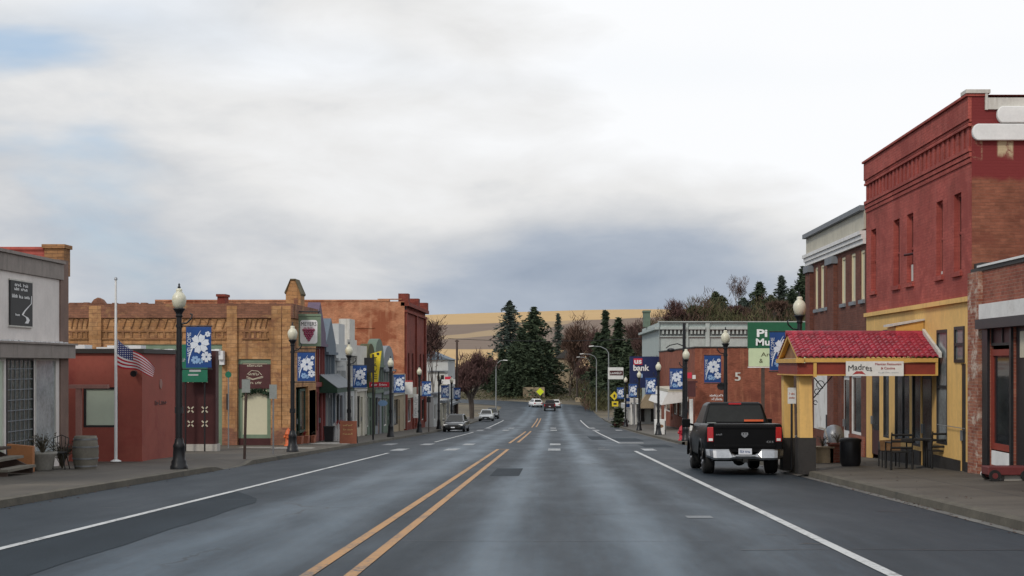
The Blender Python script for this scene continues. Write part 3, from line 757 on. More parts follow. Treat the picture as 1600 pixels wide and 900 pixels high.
# ------------------------------------------------------------------ LEFT: low red stucco building
RX, RY = -12.6, 45.0
rb = thing('red_stucco_building', 'low flat roofed red stucco building with one pale window behind the flagpole', 'building', (-18, 47.5, sl(45)))
P = front(RY); zt = 1.98
wx0, wx1, wz0, wz1 = px(130, RY), px(184, RY), pz(668, RY), pz(605, RY)
mb = MB(); wall(mb, P, -24, RX, -2.1, zt, [(wx0, wx1, wz0, wz1)], .2); shell(mb, -24, RX, RY, 48.9, -2.1, zt, 's')
mb.box(-24, RX + .03, RY - .035, RY - .002, -2.0, -1.28); mb.build('wall', 'red_stucco', rb)
mb = MB(); mb.box(-24.1, RX + .08, RY - .08, 49.0, zt + .004, zt + .14); mb.build('coping', 'plinth_black', rb)
mb = MB()
for k in range(26):
    xx = -24 + k * .45 + ru(-.1, .1)
    if rnd() < .62: mb.bx(front(RY), xx, xx + ru(.2, .7), zt + .145, zt + .16 + ru(.03, .12), .15 + ru(0, .3), 1.0)
mb.box(-15.0, -14.9, RY + .05, RY + .3, zt + .141, zt + .3); mb.build('roof_snow', 'snow_white', rb)
window(rb, P, wx0, wx1, wz0, wz1, .04, 'frame_dark', 'pale_blind', .07)
mb = MB(); xq = px(247, 46.6)
for (a, b_) in ((46.1, 46.9), (47.1, 48.3)):
    pass
scribble(mb, left(RX), 46.4, 47.9, .35, .50, -.004, (6,), 3)
mb.build('lettering', 'maroon', rb)
mb = MB(); mb.lathe((RX + .012, 47.1, 1.02), [(.16, -.01), (.16, .01)], 16, 'x'); mb.build('emblem', 'pink_post', rb)
mb = MB(); mb.tube([(px(212, RY), RY - .05, pz(582, RY)), (px(212, RY), RY - .25, pz(584, RY))], [.07, .1], 10); mb.build('floodlight', 'paint_black', rb)
t_ = thing('timber_porch_frame', 'pinkish timber post and beam frame beside the red building window', 'porch frame', (px(121, 43.6), 43.6, sl(43.6)))
mb = MB(); mb.bx(front(43.6), px(118, 43.6), px(126, 43.6), sl(43.6), pz(607, 43.6), 0, .15); mb.build('post', 'pink_post', t_)
mb = MB(); mb.bx(front(43.6), px(108, 43.6), px(168, 43.6), pz(607, 43.6), pz(601, 43.6), -.03, .18); mb.build('beam', 'pink_post', t_)
# maroon panelled vestibule and green sign behind the lamp post
VY = 56.0; P = front(VY)
vb = thing('maroon_entrance', 'dark maroon entrance box with pale cross ornaments beside the tan brick building', 'entrance', (-14.5, 57.5, sl(VY)))
mb = MB(); mb.box(px(228, VY), px(337, VY), VY, VY + .5, sl(VY) - .5, pz(548, VY)); mb.build('panel_wall', 'maroon', vb)
mb = MB(); mb.box(px(225, VY), px(337, VY) + .05, VY - .05, VY + .55, sl(VY) - .4, pz(694, VY)); mb.build('plinth', 'concrete_pale', vb)
for (a, b_) in ((298, 593), (320, 593), (298, 640), (320, 640), (298, 662), (320, 662)):
    mb = MB(); c = Vector((px(a, VY), VY - .02, pz(b_, VY)))
    for sg in (-1, 1):
        d = Vector((.11, 0, .11 * sg)); e = Vector((.018 * sg, 0, -.018)) if sg > 0 else Vector((.018, 0, .018))
        for q in (-1, 1):
            mb.prism([c + d * q * .3 - e, c + d * q - e, c + d * q + e, c + d * q * .3 + e], (0, .018, 0))
    mb.build('ornament', 'cream_letters', vb)
gs = thing('green_notice_sign', 'green sign board with white writing behind the nearest blue banner', 'sign', (px(303, 55.5), 55.5, sl(55.5)))
mb = MB(); P = front(55.5); mb.bx(P, px(283, 55.5), px(324, 55.5), pz(597, 55.5), pz(538, 55.5), 0, .05); mb.build('board', 'teal_sign', gs)
mb = MB(); mb.bx(P, px(296, 55.5), px(314, 55.5), pz(581, 55.5), pz(577, 55.5), -.01, -.002); mb.bx(P, px(294, 55.5), px(310, 55.5), pz(587, 55.5), pz(584.5, 55.5), -.01, -.002)
scribble(mb, P, px(283.5, 55.5), px(290, 55.5), pz(565, 55.5), pz(557, 55.5), -.004, (3,), 4); mb.build('lettering', 'letter_grey', gs)
for xx in (288, 318):
    mb = MB(); mb.bx(P, px(xx, 55.5), px(xx + 2, 55.5), sl(55.5), pz(596, 55.5), .06, .12); mb.build('post', 'paint_black', gs)

# ------------------------------------------------------------------ LEFT: tan brick corner building, wall looks at the camera
TY = 66.0; TX = px(455, TY); P = front(TY); zr = pz(474.5, TY); zg = sl(TY) - .3
tb = thing('tan_brick_building', 'one storey tan brick corner building with corbelled frieze and stained parapet', 'building', (-17, TY + 4, sl(TY)))
X = lambda p: px(p, TY); Z = lambda q: pz(q, TY)
big_o = (X(187), X(347), zg, Z(538)); bay_o = (X(372), X(423), zg, Z(561))
mb = MB(); wall(mb, P, X(40), TX, zg, Z(497), [big_o, bay_o], .3)
wall(mb, left(TX), TY, 72.9, zg, Z(497), [(67.2, 70.6, zg, .6)], .3)
shell(mb, X(40), TX - .01, TY + .01, 72.9, zg, Z(490), 'se')
for (a, b_) in ((140, 159), (355, 371), (424.5, 440), (441, 455)): mb.bx(P, X(a), X(b_), zg, Z(478), -.105, -.002)
mb.build('wall', 'brick_tan', tb)
for a, b_ in ((348, 371.5), (424, 456)):
    mb = MB(); mb.bx(P, X(a), X(b_) , zg, Z(668), -.13, -.004); mb.build('plinth', 'brick_tan_stain', tb)
mb = MB(); mb.bx(P, X(40), TX + .08, Z(497), zr, -.10, .35); mb.bx(left(TX), TY + .36, 72.9, Z(497), zr, -.10, .3)
for k in range(40):
    a = X(42) + k * .32
    if a < TX - .3 and rnd() < .55: mb.bx(P, a, a + ru(.15, .3), zr + .001, zr + ru(.02, .06), -.08, .3)
mb.build('parapet', 'brick_tan_stain', tb)
mb = MB()
for a0, a1, n in ((108, 139, 4), (160, 354, 15), (378, 419, 5)):
    for k in range(n):
        c = X(a0) + (X(a1) - X(a0)) * (k + .5) / n; w_ = (X(a1) - X(a0)) / n
        mb.prism([P(c - w_ * .32, Z(498.5), -.05), P(c + w_ * .38, Z(498.5), -.05), P(c + w_ * .30, Z(502), -.05), P(c + w_ * .02, Z(513), -.05), P(c - w_ * .12, Z(513), -.05), P(c + w_ * .08, Z(503), -.05)], (0, .05, 0))
    mb.bx(P, X(a0), X(a1), Z(519), Z(517), -.05, -.003); mb.bx(P, X(a0), X(a1), Z(530.5), Z(528), -.06, -.003)
    for k in range(n):
        c = X(a0) + (X(a1) - X(a0)) * (k + .5) / n; mb.bx(P, c - .05, c + .05, Z(527.8), Z(519.2), -.04, -.003)
mb.build('corbel_frieze', 'brick_frieze', tb)
mb = MB(); mb.prism([P(X(143), zr, -.12), P(X(165), zr, -.12), P(X(160), Z(468), -.12), P(X(154), Z(465), -.12), P(X(148), Z(468), -.12)], (0, .4, 0)); mb.build('pediment', 'brick_tan_stain', tb)
mb = MB(); mb.bx(P, X(327.5), X(339.5), zr - .2, Z(458), 1.5, 2.3); mb.bx(P, X(326), X(341), Z(461), Z(457), 1.42, 2.38); mb.build('chimney', 'brick_deep', tb)
mb = MB(); mb.prism([P(X(358), zr - .1, 6), P(X(364), Z(466.5), 6), P(X(390), Z(466.5), 6), P(X(397), zr - .1, 6)], (0, 3, 0)); mb.build('roof_monitor', 'slate_roof', tb)
mb = MB(); mb.prism([P(X(95), zr - .1, 9), P(X(108), Z(461), 9), P(X(128), zr - .1, 9)], (0, 4, 0)); mb.build('rear_gable', 'house_tan', tb)
# corner turret
CY = 68.5; xs0, xs1 = px(446.5, CY), px(469.5, CY); zq = lambda q: pz(q, CY)
mb = MB(); mb.prism([(xs0, CY, zq(492)), (xs1, CY, zq(492)), (xs1, CY, zq(460)), (px(461, CY), CY, zq(438)), (px(454, CY), CY, zq(438)), (xs0, CY, zq(458))], (0, 1.1, 0)); tu = mb.build('turret', 'brick_tan', tb)
mb = MB()
for q in ([(xs0 - .03, zq(459.5)), (px(453.5, CY), zq(437.5)), (px(453.5, CY), zq(436)), (xs0 - .06, zq(457))], [(px(453.5, CY), zq(437.7)), (px(461.5, CY), zq(437.7)), (px(461.5, CY), zq(435.5)), (px(453.5, CY), zq(435.5))], [(px(461.5, CY), zq(437.7)), (xs1 + .02, zq(461.5)), (xs1 + .06, zq(459)), (px(461.5, CY), zq(435.7))]):
    mb.prism([(x_, CY - .05, z_) for x_, z_ in q], (0, 1.2, 0))
mb.build('coping', 'mossy_stone', tu)
mb = MB(); mb.box(px(459, CY), px(465.5, CY), CY - .015, CY + .1, zq(486), zq(466)); mb.build('niche', 'brick_tan_stain', tu)
# big teal framed shopfront
w_ = window(tb, P, *big_o[:2], Z(702), big_o[3], .06, 'sage_green', 'maroon_sign', .26)
mb = MB()
for k in range(30):
    a = X(183) + k * .16
    if a < X(352): mb.bx(P, a, a + .2, Z(553) - (.25 if a > X(340) else 0), Z(547) + ru(-.05, .05), -.5 + ru(0, .1), -.05)
mb.bx(P, X(345), X(352), Z(570), Z(549), -.3, -.05); mb.build('torn_awning', 'snow_white', tb)
# right bay with sign panel and blind
wb = window(tb, P, bay_o[0], bay_o[1], Z(685), bay_o[3], .06, 'sage_green', 'cream_blind', .17)
mb = MB(); mb.bx(P, X(373), X(422.5), Z(607), Z(569), .02, .058); so = mb.build('sign_panel', 'maroon_sign', tb)
mb = MB(); scribble(mb, P, X(386), X(410), Z(573.0), Z(569.5), .018, (8,), 9); scribble(mb, P, X(388), X(405), Z(586.5), Z(582.5), .018, (7,), 10); scribble(mb, P, X(391), X(409), Z(600), Z(596), .018, (2, 4), 11)
for k in (0, 1):
    mb.tube([P(X(385), Z(588 + 2.5 * k), .015), P(X(395), Z(592.5 + k), .015), P(X(411), Z(588 + 2 * k), .015)], .014, 4)
mb.tube([P(X(386), Z(585), .015), P(X(393), Z(579), .015), P(X(403), Z(580), .015), P(X(409), Z(586), .015)], .014, 4); mb.build('lettering', 'cream_letters', so)
mb = MB(); mb.bx(P, X(372.5), X(422.8), zg, Z(685), .03, .2); mb.build('bulkhead', 'maroon', tb)
mb = MB()
for k in range(400):
    u = rnd(); c = P(X(380) + (X(421) - X(380)) * u, Z(617 - 6 * math.sin(u * 3) + ru(-2, 2)), -.06 + ru(-.04, .08)); s_ = ru(.04, .09)
    d = Vector((ru(-1, 1), ru(-1, 1), ru(-1, 1))) * s_; e = Vector((ru(-1, 1), ru(-1, 1), ru(-1, 1))) * s_; c = Vector(c)
    mb.add([c, c + d, c + d + e, c + e], [(0, 1, 2, 3)])
tag(mb.build('evergreen_garland', 'garland'), 'dark evergreen garland hanging across the cream window blind', 'garland')
mb = MB(); mb.bx(P, X(355), X(357), Z(640), Z(615), -.16, -.142); mb.build('meter_pipe', 'paint_black', tb)
# street side shopfront, deep green
P = left(TX - .02)
door(tb, P, 67.3, 68.7, sl(68), .5, .2, 'deep_green'); window(tb, P, 68.9, 70.5, sl(69) + .5, .5, .1, 'deep_green', 'glass_shop', .12)
mb = MB(); mb.bx(P, 70.9, 72.8, zg, .4, -.02, .1); mb.build('side_panel', 'sage_green', tb)

# hanging winery sign
SY = 67.3; P = front(SY)
ws = thing('hanging_wine_sign', 'green framed hanging sign with white panel and purple grapes', 'sign', (px(485, SY), SY, pz(540, SY)))
mb = MB(); mb.bx(P, px(466.5, SY), px(501, SY), pz(541, SY), pz(494, SY), 0, .14); mb.bx(P, px(466, SY), px(501.5, SY), pz(494, SY), pz(490.5, SY), -.03, .17); mb.build('board', 'sage_green', ws)
mb = MB(); a, b_, c, d = px(469, SY), px(496, SY), pz(537, SY), pz(500, SY)
pts = []
for cx_, cz_, s0 in ((b_ - .12, d - .12, 0), (a + .12, d - .12, 90), (a + .12, c + .12, 180), (b_ - .12, c + .12, 270)):
    for k in range(5): th = R(s0 + 22.5 * k); pts.append((cx_ + .12 * math.cos(th), SY - .012, cz_ + .12 * math.sin(th)))
mb.flat(pts); mb.build('face', 'letter_white', ws)
mb = MB(); text(mb, 'MEYERS', P, px(470.5, SY), px(494.5, SY), pz(509, SY), pz(503, SY), -.02); mb.build('lettering', 'letter_black', ws)
mb = MB()
for r_, n in enumerate((5, 4, 4, 3, 2, 1)):
    for k in range(n): mb.ball((px(482.5, SY) + (k - (n - 1) / 2) * .115, SY - .02, pz(515.5 + r_ * 3.2, SY)), .062, 6)
scribble(mb, P, px(475, SY), px(490, SY), pz(513.5, SY), pz(511, SY), -.014, (9,), 12); mb.build('grapes', 'grape', ws)
mb = MB(); mb.tube([(TX - .3, SY + .05, pz(491, SY) + .12), (px(500, SY), SY + .05, pz(491, SY) + .12)], .03, 6); mb.tube([(TX - .3, SY + .05, pz(545, SY)), (px(500, SY), SY + .05, pz(545, SY))], .02, 6)
for a in (470, 497): mb.tube([(px(a, SY), SY + .05, pz(491, SY)), (px(a, SY), SY + .05, pz(491, SY) + .12)], .02, 6)
mb.build('bracket', 'paint_black', ws)

# dark green sloping awning
AY = 75.2
aw = thing('green_awning', 'dark green sloping awning with round emblem over the wine shop door', 'awning', (-11.9, AY, .4))
a, b_ = px(488, AY), px(527, AY); top_, bot = pz(579, AY), pz(614, AY)
mb = MB(); pts = [(a, AY, bot), (a, AY, top_), (a + .12, AY, top_), (b_, AY, pz(607, AY)), (b_, AY, bot)]
mb.flat(pts); mb.flat([(p[0], p[1] + 6.5, p[2]) for p in pts]); mb.quad(pts[3], pts[4], (b_, AY + 6.5, bot), (b_, AY + 6.5, pts[3][2])); mb.build('valance', 'deep_green', aw)
mb = MB(); mb.prism([(a + .05, AY - .01, top_ + .02), (b_ + .03, AY - .01, pts[3][2] + .01), (b_ + .03, AY - .01, pts[3][2] + .04), (a + .05, AY - .01, top_ + .05)], (0, 6.54, 0)); mb.build('cover', 'house_grey', aw)
mb = MB(); mb.lathe((px(502, AY), AY - .006, pz(600, AY)), [(.13, -.006), (.13, .004)], 16, 'y'); mb.build('emblem', 'leaf_olive', aw)

# ------------------------------------------------------------------ LEFT: row of narrow false fronted shops
FX_ = -12.0; P = left(FX_)
def lz(p, q): return EYE + (HY - q) * (-FX_) / (CX - p)
def gable_head(mb, P, y0, y1, z, h, kind, d0=-.12, d1=.5, mi=0):
    c = (y0 + y1) / 2; w_ = y1 - y0
    if kind == 'point': pts = [(y0, z), (y1, z), (y1, z + h * .25), (c, z + h), (y0, z + h * .25)]
    elif kind == 'step': pts = [(y0, z), (y1, z), (y1, z + h * .4), (c + w_ * .28, z + h * .4), (c + w_ * .28, z + h), (c - w_ * .28, z + h), (c - w_ * .28, z + h * .4), (y0, z + h * .4)]
    elif kind == 'round': pts = [(y0, z), (y1, z)] + [(c + w_ / 2 * math.cos(R(k * 18)), z + h * .25 + h * .75 * math.sin(R(k * 18))) for k in range(11)]
    else: pts = [(y0, z), (y1, z), (y1, z + h), (y0, z + h)]
    mb.prism([P(u, v, d0) for u, v in pts], Vector(P(0, 0, d1)) - Vector(P(0, 0, d0)), mi)
shops = [  # y0, y1, wall top, head height, head kind, materials, label
    (73.0, 76.6, 2.7, 2.1, 'point', 'house_red', 'house_purple', 'narrow dark red two storey shop with purple gabled bay behind the wine sign'),
    (76.7, 80.1, 2.3, 1.8, 'point', 'house_grey', 'slate_roof', 'narrow blue grey shop with pointed gable and upright boards'),
    (80.2, 84.4, 2.0, 1.9, 'step', 'house_grey', 'house_white', 'grey boarded shop with stepped white top above the white hanging sign'),
    (84.5, 88.6, 2.3, 2.0, 'step', 'house_white', 'old_white', 'tall narrow white shop with stepped pediment and dark oval windows'),
    (88.7, 93.4, 1.6, 1.2, 'flat', 'house_cream', 'old_white', 'low cream boarded shop with flat white cornice left of the yellow sign'),
    (93.5, 97.6, 1.6, 1.4, 'round', 'house_green', 'leaf_olive', 'dark green shop with rounded false front behind the yellow sign'),
    (97.7, 102.6, 1.6, 1.8, 'round', 'house_grey', 'house_green', 'weathered grey shop with tall round topped front near the oval blue sign'),
    (102.7, 109, 1.3, 1.7, 'round', 'house_green', 'house_grey', 'grey green shop with arched top between the rounded front and the mural wall'),
    (109.1, 117.6, .1, .8, 'flat', 'house_tan', 'house_cream', 'low tan shop with cream cornice next to the painted brick wall')]
for i, (y0, y1, zt, hh, kind, m1, m2, lab) in enumerate(shops):
    g = sl((y0 + y1) / 2); s_ = thing('false_front_shop', lab, 'shop', (FX_ - 4, (y0 + y1) / 2, g), 'narrow shops along the left pavement')
    wz = g + 2.9; w_ = y1 - y0; c = (y0 + y1) / 2
    up = [(c - w_ * .3, c - w_ * .08, wz + .5, min(zt - .25, wz + 1.9)), (c + w_ * .08, c + w_ * .3, wz + .5, min(zt - .25, wz + 1.9))] if zt - wz > 1.1 else []
    sh = [(y0 + .25, c - .1, g + .55, g + 2.5), (c + .15, c + 1.15, g - .4, g + 2.4)]
    mb = MB(); wall(mb, P, y0, y1, g - .6, zt, up + sh, .2); shell(mb, FX_ - 9, FX_, y0, y1, g - .6, zt - .02, 'e'); mb.build('wall', m1, s_)
    mb = MB(); gable_head(mb, P, y0 + .03, y1 - .03, zt + .004, hh, kind); mb.bx(P, y0 + .01, y1 - .01, zt - .14, zt - .002, -.25, -.004); mb.build('false_front', m2, s_)
    mb = MB()
    for k in range(7):
        u = y0 + .05 + (w_ - .2) * k / 6
        mb.bx(P, u, u + .09, wz + .12, zt - .15, -.06, -.003) if zt - .15 > wz + .2 else None
    mb.bx(P, y0 + .02, y1 - .02, wz - .12, wz + .1, -.14, -.004)
    for u in (y0 + .02, y1 - .2): mb.bx(P, u, u + .18, g, wz - .13, -.10, -.004)
    mb.build('trim', m2 if i != 0 else 'house_red', s_)
    for o in up: window(s_, P, *o, .08, 'frame_white', 'glass', .07)
    window(s_, P, *sh[0], .06, 'frame_white' if i % 2 else 'frame_dark', 'glass_shop', .07)
    door(s_, P, sh[1][0], sh[1][1], g, g + 2.39, .1, ('maroon', 'house_white', 'maroon', 'old_white', 'house_cream', 'paint_black', 'board_orange', 'house_grey', 'maroon')[i])
# white shop's dark ovals
for i, (yy_, zz) in enumerate(((85.3, -.7), (87.6, -2.0), (86.2, -2.0), (90.4, -2.3))):
    pass

# ------------------------------------------------------------------ LEFT: brick block with painted side wall
MY = 118.0; mx = px(632, MY); P = front(MY); g = sl(MY)
mu = thing('painted_brick_block', 'tall brick block with faded salmon painted side wall and dark red street front', 'building', (-20, 125, g))
ztop = pz(471, MY)
mb = MB(); wall(mb, P, -32, mx, g - 1, ztop); mb.bx(P, -32, mx - 1.2, ztop + .002, ztop + .14, -.05, .4); mb.bx(P, px(590, MY), px(628, MY), ztop + .143, ztop + .22, -.05, .4)
mb.bx(P, px(475, MY), px(585, MY), pz(513, MY), pz(511, MY), -.06, -.003)
mb.build('painted_wall', 'brick_mural', mu)
mb = MB(); P = left(mx); z2 = pz(478, MY)
ops = [(120.5 + 3.6 * k, 122.0 + 3.6 * k, .1, 2.6) for k in range(5)]
so_ = [(119.5, 123.8, g + .5, -1.2), (124.6, 126.0, g - .5, -1.3), (127, 132.5, g + .2, -1.4), (133.5, 136.2, g + .2, -1.5)]
wall(mb, P, MY + .01, 137, g - 1, z2, ops + so_, .25); shell(mb, -32, mx, MY + .01, 137, g - 1, z2 - .5, 'es'); mb.build('street_wall', 'brick_deep', mu)
mb = MB(); mb.bx(P, MY, 137.1, z2, z2 + .3, -.35, .3); mb.bx(P, MY, 137.1, z2 - .5, z2 - .3, -.2, -.003)
for u in (MY + .02, 127.0, 135.6): mb.bx(P, u, u + 1.3, z2 + .3, z2 + 1.0, -.3, .5); mb.bx(P, u + .1, u + 1.1, g, z2 - .5, -.16, -.004)
mb.build('cornice', 'brick_deep', mu)
for o in ops: window(mu, P, *o, .1, 'frame_dark', 'glass', .08, 1, 2, sill='brick_deep')
for o in (so_[0], so_[2], so_[3]): window(mu, P, o[0], o[1], o[2], o[3], .08, 'frame_white', 'glass_shop', .08)
door(mu, P, so_[1][0], so_[1][1], g - .1, so_[1][3], .15, 'maroon')
mb = MB(); mb.bx(P, 119, 133, -1.1, -.3, -.12, -.004); mb.build('sign_band', 'house_cream', mu)
mb = MB(); mb.tube([(mx + .06, MY + .3, g), (mx + .06, MY + .3, z2)], .05, 6); mb.build('drainpipe', 'paint_black', mu)
# further left: white shed with blue grey roof, pale shops
hs = thing('white_gabled_house', 'white walled house with blue grey roof behind the brick block', 'house', (-14.5, 172, gz(170)))
a, b_, Yh = px(668, 170), px(700, 170), 170; P = front(Yh)
mb = MB(); z0, z1 = pz(640, Yh), pz(562, Yh); mb.box(a - 3, b_, Yh, Yh + 12, z0, z1); mb.build('wall', 'house_white', hs)
mb = MB(); mb.prism([(b_ + .3, Yh - .3, z1), (b_ - .3, Yh - .3, z1 + .2), (a - .5, Yh - .3, pz(545, Yh)), (a - 3.3, Yh - .3, z1)], (0, 12.6, 0)); mb.build('roof', 'slate_roof', hs)
mb = MB(); mb.bx(P, a, b_ + .02, pz(582, Yh), pz(579, Yh), -.2, -.01); mb.build('eaves_band', 'house_grey', hs)
window(hs, P, a + 1.2, a + 2.0, z1 - 3, z1 - 1.7, -.05, 'frame_white', 'glass', .08)
for i, (y0, y1, z1, m1, lab, xo) in enumerate(((139, 147, -1.3, 'house_white', 'low white shop with tall pale pilasters beyond the brick block', -11.4), (147.3, 158, -2.2, 'house_cream', 'low cream shop with brown door beyond the white shop', -11.2), (158.4, 176, -2.9, 'house_tan', 'long low tan building half hidden by the plum tree', -11.6))):
    g = sl(y0); s_ = thing('roadside_shop', lab, 'shop', (xo - 4, (y0 + y1) / 2, g)); P = left(xo)
    ops = [(y0 + .8, y0 + 3.2, g + .6, g + 2.1), (y0 + 4, y0 + 5.1, g - .3, g + 2.1), (y0 + 5.6, y1 - .7, g + .5, g + 2.0)]
    mb = MB(); wall(mb, P, y0, y1, g - 1, z1, ops, .2); shell(mb, xo - 9, xo, y0, y1, g - 1, z1 - .1, 'e'); mb.build('wall', m1, s_)
    mb = MB(); mb.bx(P, y0 - .1, y1 + .1, z1 + .003, z1 + .25, -.3, .3); mb.build('roof_edge', 'house_grey', s_)
    for o in (ops[0], ops[2]): window(s_, P, *o, .08, 'frame_white', 'glass_shop', .08)
    door(s_, P, ops[1][0], ops[1][1], g, ops[1][3], .1, 'wood_brown')
# ------------------------------------------------------------------ RIGHT: red brick two storey building
X0 = HR; P = right(X0)
YA, YB = 34.2, 45.75
Ry = lambda p: py(p, X0)
def Rz(p, q): return EYE + (HY - q) * Ry(p) / F
g = sr(X0, 40) - .6
rbk = thing('red_brick_building', 'two storey red painted brick building with tall narrow windows above yellow ground floor', 'building', (13, 40, sr(X0, 40)))
zy = EYE + 1.6; zt = EYE + 6.30
wins = [(Ry(b_), Ry(a), EYE + 2.24, EYE + 4.12) for a, b_ in ((1361, 1369), (1396, 1405.6), (1417, 1427), (1463, 1473), (1490.6, 1502))]
mb = MB(); wall(mb, P, YA, YB, zy, zt, wins, .28)
shell(mb, X0 + .01, X0 + 22, YA + .01, YB, g, zt - .02, 'ws')
mb.build('street_wall', 'brick_red_paint', rbk)
mb = MB(); wall(mb, front(YA), X0 + .002, X0 + 22, g, zt - .25); wall(mb, front(YA), X0 + .002, X0 + .36, zt - .25, zt); mb.build('side_wall', 'brick_side', rbk)
mb = MB()
z3 = EYE + 4.72; z4 = EYE + 5.55
for k, (dz_, pr) in enumerate(((0, .03), (.12, .055), (.24, .08))): mb.bx(P, YA - .0, YB + .0, z3 + dz_, z3 + dz_ + .1, -pr, -.003)
mb.bx(P, YA, YB, z4, z4 + .07, -.075, -.003); mb.bx(P, YA, YB, z4 + .1, z4 + .16, -.05, -.003)
n = 26
for k in range(n):
    u = YA + .2 + (YB - YA - .4) * k / (n - 1); mb.bx(P, u - .09, u + .10, z3 + .345, z4 - .003, -.030, -.003)
mb.bx(P, YA, YB, z4 + .165, zt - .07, -.085, -.003); mb.bx(P, YA - .03, YB + .03, zt - .06, zt, -.14, .3)
mb.build('cornice', 'brick_red_paint', rbk)
mb = MB(); mb.box(X0 - .15, X0 + .42, YA - .06, YA + .4, zt + .004, zt + .09); mb.box(X0 + .30, X0 + .36, YA - .05, YA - .003, zt - .38, zt); mb.box(X0 + .364, X0 + 22, YA - .055, YA + .35, zt - .37, zt - .1); mb.build('parapet_flashing', 'old_white', rbk)
for i, o in enumerate(wins):
    w_ = window(rbk, P, *o, .10, 'brick_red_paint', 'maroon' if i in (0, 1) else 'glass', .06, 1, 2)
    q = MB(); q.bx(P, o[0] - .08, o[1] + .08, o[2] - .12, o[2] - .003, -.06, .05); q.build('sill', 'brick_red_paint', w_)
    if i in (2, 3):
        q = MB(); q.bx(P, o[0] + .1, o[1] - .12, o[2] + .05, o[2] + (.5 if i == 2 else .12), .09, .098); q.build('curtain', 'old_white', w_)
mb = MB(); mb.tube([(X0 - .12, Ry(1420), EYE + 3.0), (X0 + .08, Ry(1424), EYE + 3.02)], .035, 6); mb.build('vent_stub', 'maroon', rbk)
for zz, xs0 in ((EYE + 5.80, px(1558, YA - .1)), (EYE + 5.395, px(1519.5, YA - .1))):
    mb = MB(); r_ = .192
    mb.prism([(X0 + 9, YA - .12, zz - r_), (X0 + 9, YA - .12, zz + r_)] + [(xs0 + r_ * .75 - r_ * .75 * math.sin(math.pi * k / 10), YA - .12, zz + r_ * math.cos(math.pi * k / 10)) for k in range(11)], (0, .117, 0)); mb.build('wall_band', 'white_paint', rbk, bevel=.02)
# ground floor, yellow
base = sr(X0, 40)
def band(p0, p1, v0, v1): return (Ry(p1), Ry(p0), v0, v1)
tr_z = (EYE + (HY - 522) * Ry(1395) / F, EYE + (HY - 514) * Ry(1395) / F)
op = {'trans1': band(1361, 1373, *tr_z), 'trans2': band(1379, 1389, *tr_z), 'trans3': band(1394, 1412, *tr_z),
      'door1': band(1361.5, 1374, g, 1.40), 'win1': band(1380, 1389, -.5, 1.40), 'win2': band(1398, 1421, -.5, 1.40), 'win2b': band(1425, 1438, -.55, 1.40),
      'door2': band(1440, 1456, g, 1.40), 'tall': band(1463, 1480, -.36, EYE + .88), 'hung': band(1492, 1507.5, EYE + .05, EYE + .92), 'door3': band(1501.5, 1509, g, EYE + .03)}
mb = MB(); wall(mb, P, YA, YB, g, zy - .003, list(op.values()), .05)
mb.bx(P, YA + .02, YB - .02, zy - .12, zy - .004, -.09, -.003); mb.build('yellow_wall', 'yellow_wall', rbk)
for a, b_ in ((1374.5, 1439.5), (1456.5, 1501), (1509.5, 1517.5)):
    mb = MB(); mb.bx(P, Ry(b_), Ry(a), g, base + .40, -.05, -.003); mb.build('plinth', 'plinth_black', rbk)
for k in ('trans1', 'trans2', 'trans3'): window(rbk, P, *op[k], .0, 'frame_dark', 'glass', .04)
for k in ('win1', 'win2', 'win2b'):
    o = op[k]; window(rbk, P, *o, .0, 'frame_dark', 'glass_shop', .07, 2 if k == 'win2' else 1)
for k in ('door1', 'door2'):
    o = op[k]; door(rbk, P, o[0], o[1], base - .02, o[3], .02, 'maroon' if k == 'door1' else 'paint_black')
o = op['tall']; window(rbk, P, *o, .0, 'frame_dark', 'glass_pale', .08, 1, 2)
window(rbk, P, *op['hung'], -.03, 'frame_dark', 'glass_pale', .08, 1, 2)
o = op['door3']; door(rbk, P, o[0], o[1], base - .02, o[3], .02, 'paint_black', glass=False)
mb = MB(); mb.bx(P, Ry(1512), Ry(1468), .125, .14, -.075, -.06); mb.build('conduit', 'galvanised', rbk)
# small gabled hood over the transoms
Yh = Ry(1443); hd = MB(); q = lambda a, b_, Y: (px(a, Y), Y, pz(b_, Y))
hz0, hz1 = EYE + .38, EYE + 1.16
hd.prism([(X0 - .02, Yh + .9, hz0 + .1), (X0 - .02, Yh + .9, hz1), (X0 - .75, Yh + .9, hz0 + .62), (X0 - .75, Yh + .9, hz0 + .45)], (0, -1.0, 0)); hd.build('hood', 'yellow_trim', rbk)
hd = MB(); hd.prism([(X0 - .002, Yh + .95, hz1 + .004), (X0 - .002, Yh + .95, hz1 + .05), (X0 - .84, Yh + .95, hz0 + .69), (X0 - .84, Yh + .95, hz0 + .63)], (0, -1.1, 0)); hd.build('hood_cap', 'old_white', rbk)

# brick pier + neighbour shop at the right edge
nb = thing('black_front_shop', 'low worn brick shop with black front, white band and red framed window', 'shop', (13, 30, sr(X0, 31)))
YC = 22.0; zc = EYE + 2.12
op = [(Ry(1582), Ry(1546), -1.0 + .19, EYE + .98), (29.2, Ry(1584), g, EYE + .98)]
op[0] = (Ry(1581), Ry(1547), -.60, EYE + .98)
mb = MB(); wall(mb, P, YC, YA - .35, g + .2, zc, op, .08); shell(mb, X0 + .01, X0 + 20, YC, YA - .02, g + .2, zc - .35, 'wn'); mb.build('wall', 'brick_old', nb)
mb = MB(); mb.bx(P, YA - .87, YA - .012, g, zc, -.10, .3); mb.build('pier', 'brick_worn', nb)
mb = MB(); mb.bx(P, YC, YA - .012, zc + .003, zc + .09, -.03, .36); mb.bx(P, YA - .6, YA - .012, zc + .095, zc + .22, .05, .9); mb.build('coping', 'plinth_black', nb)
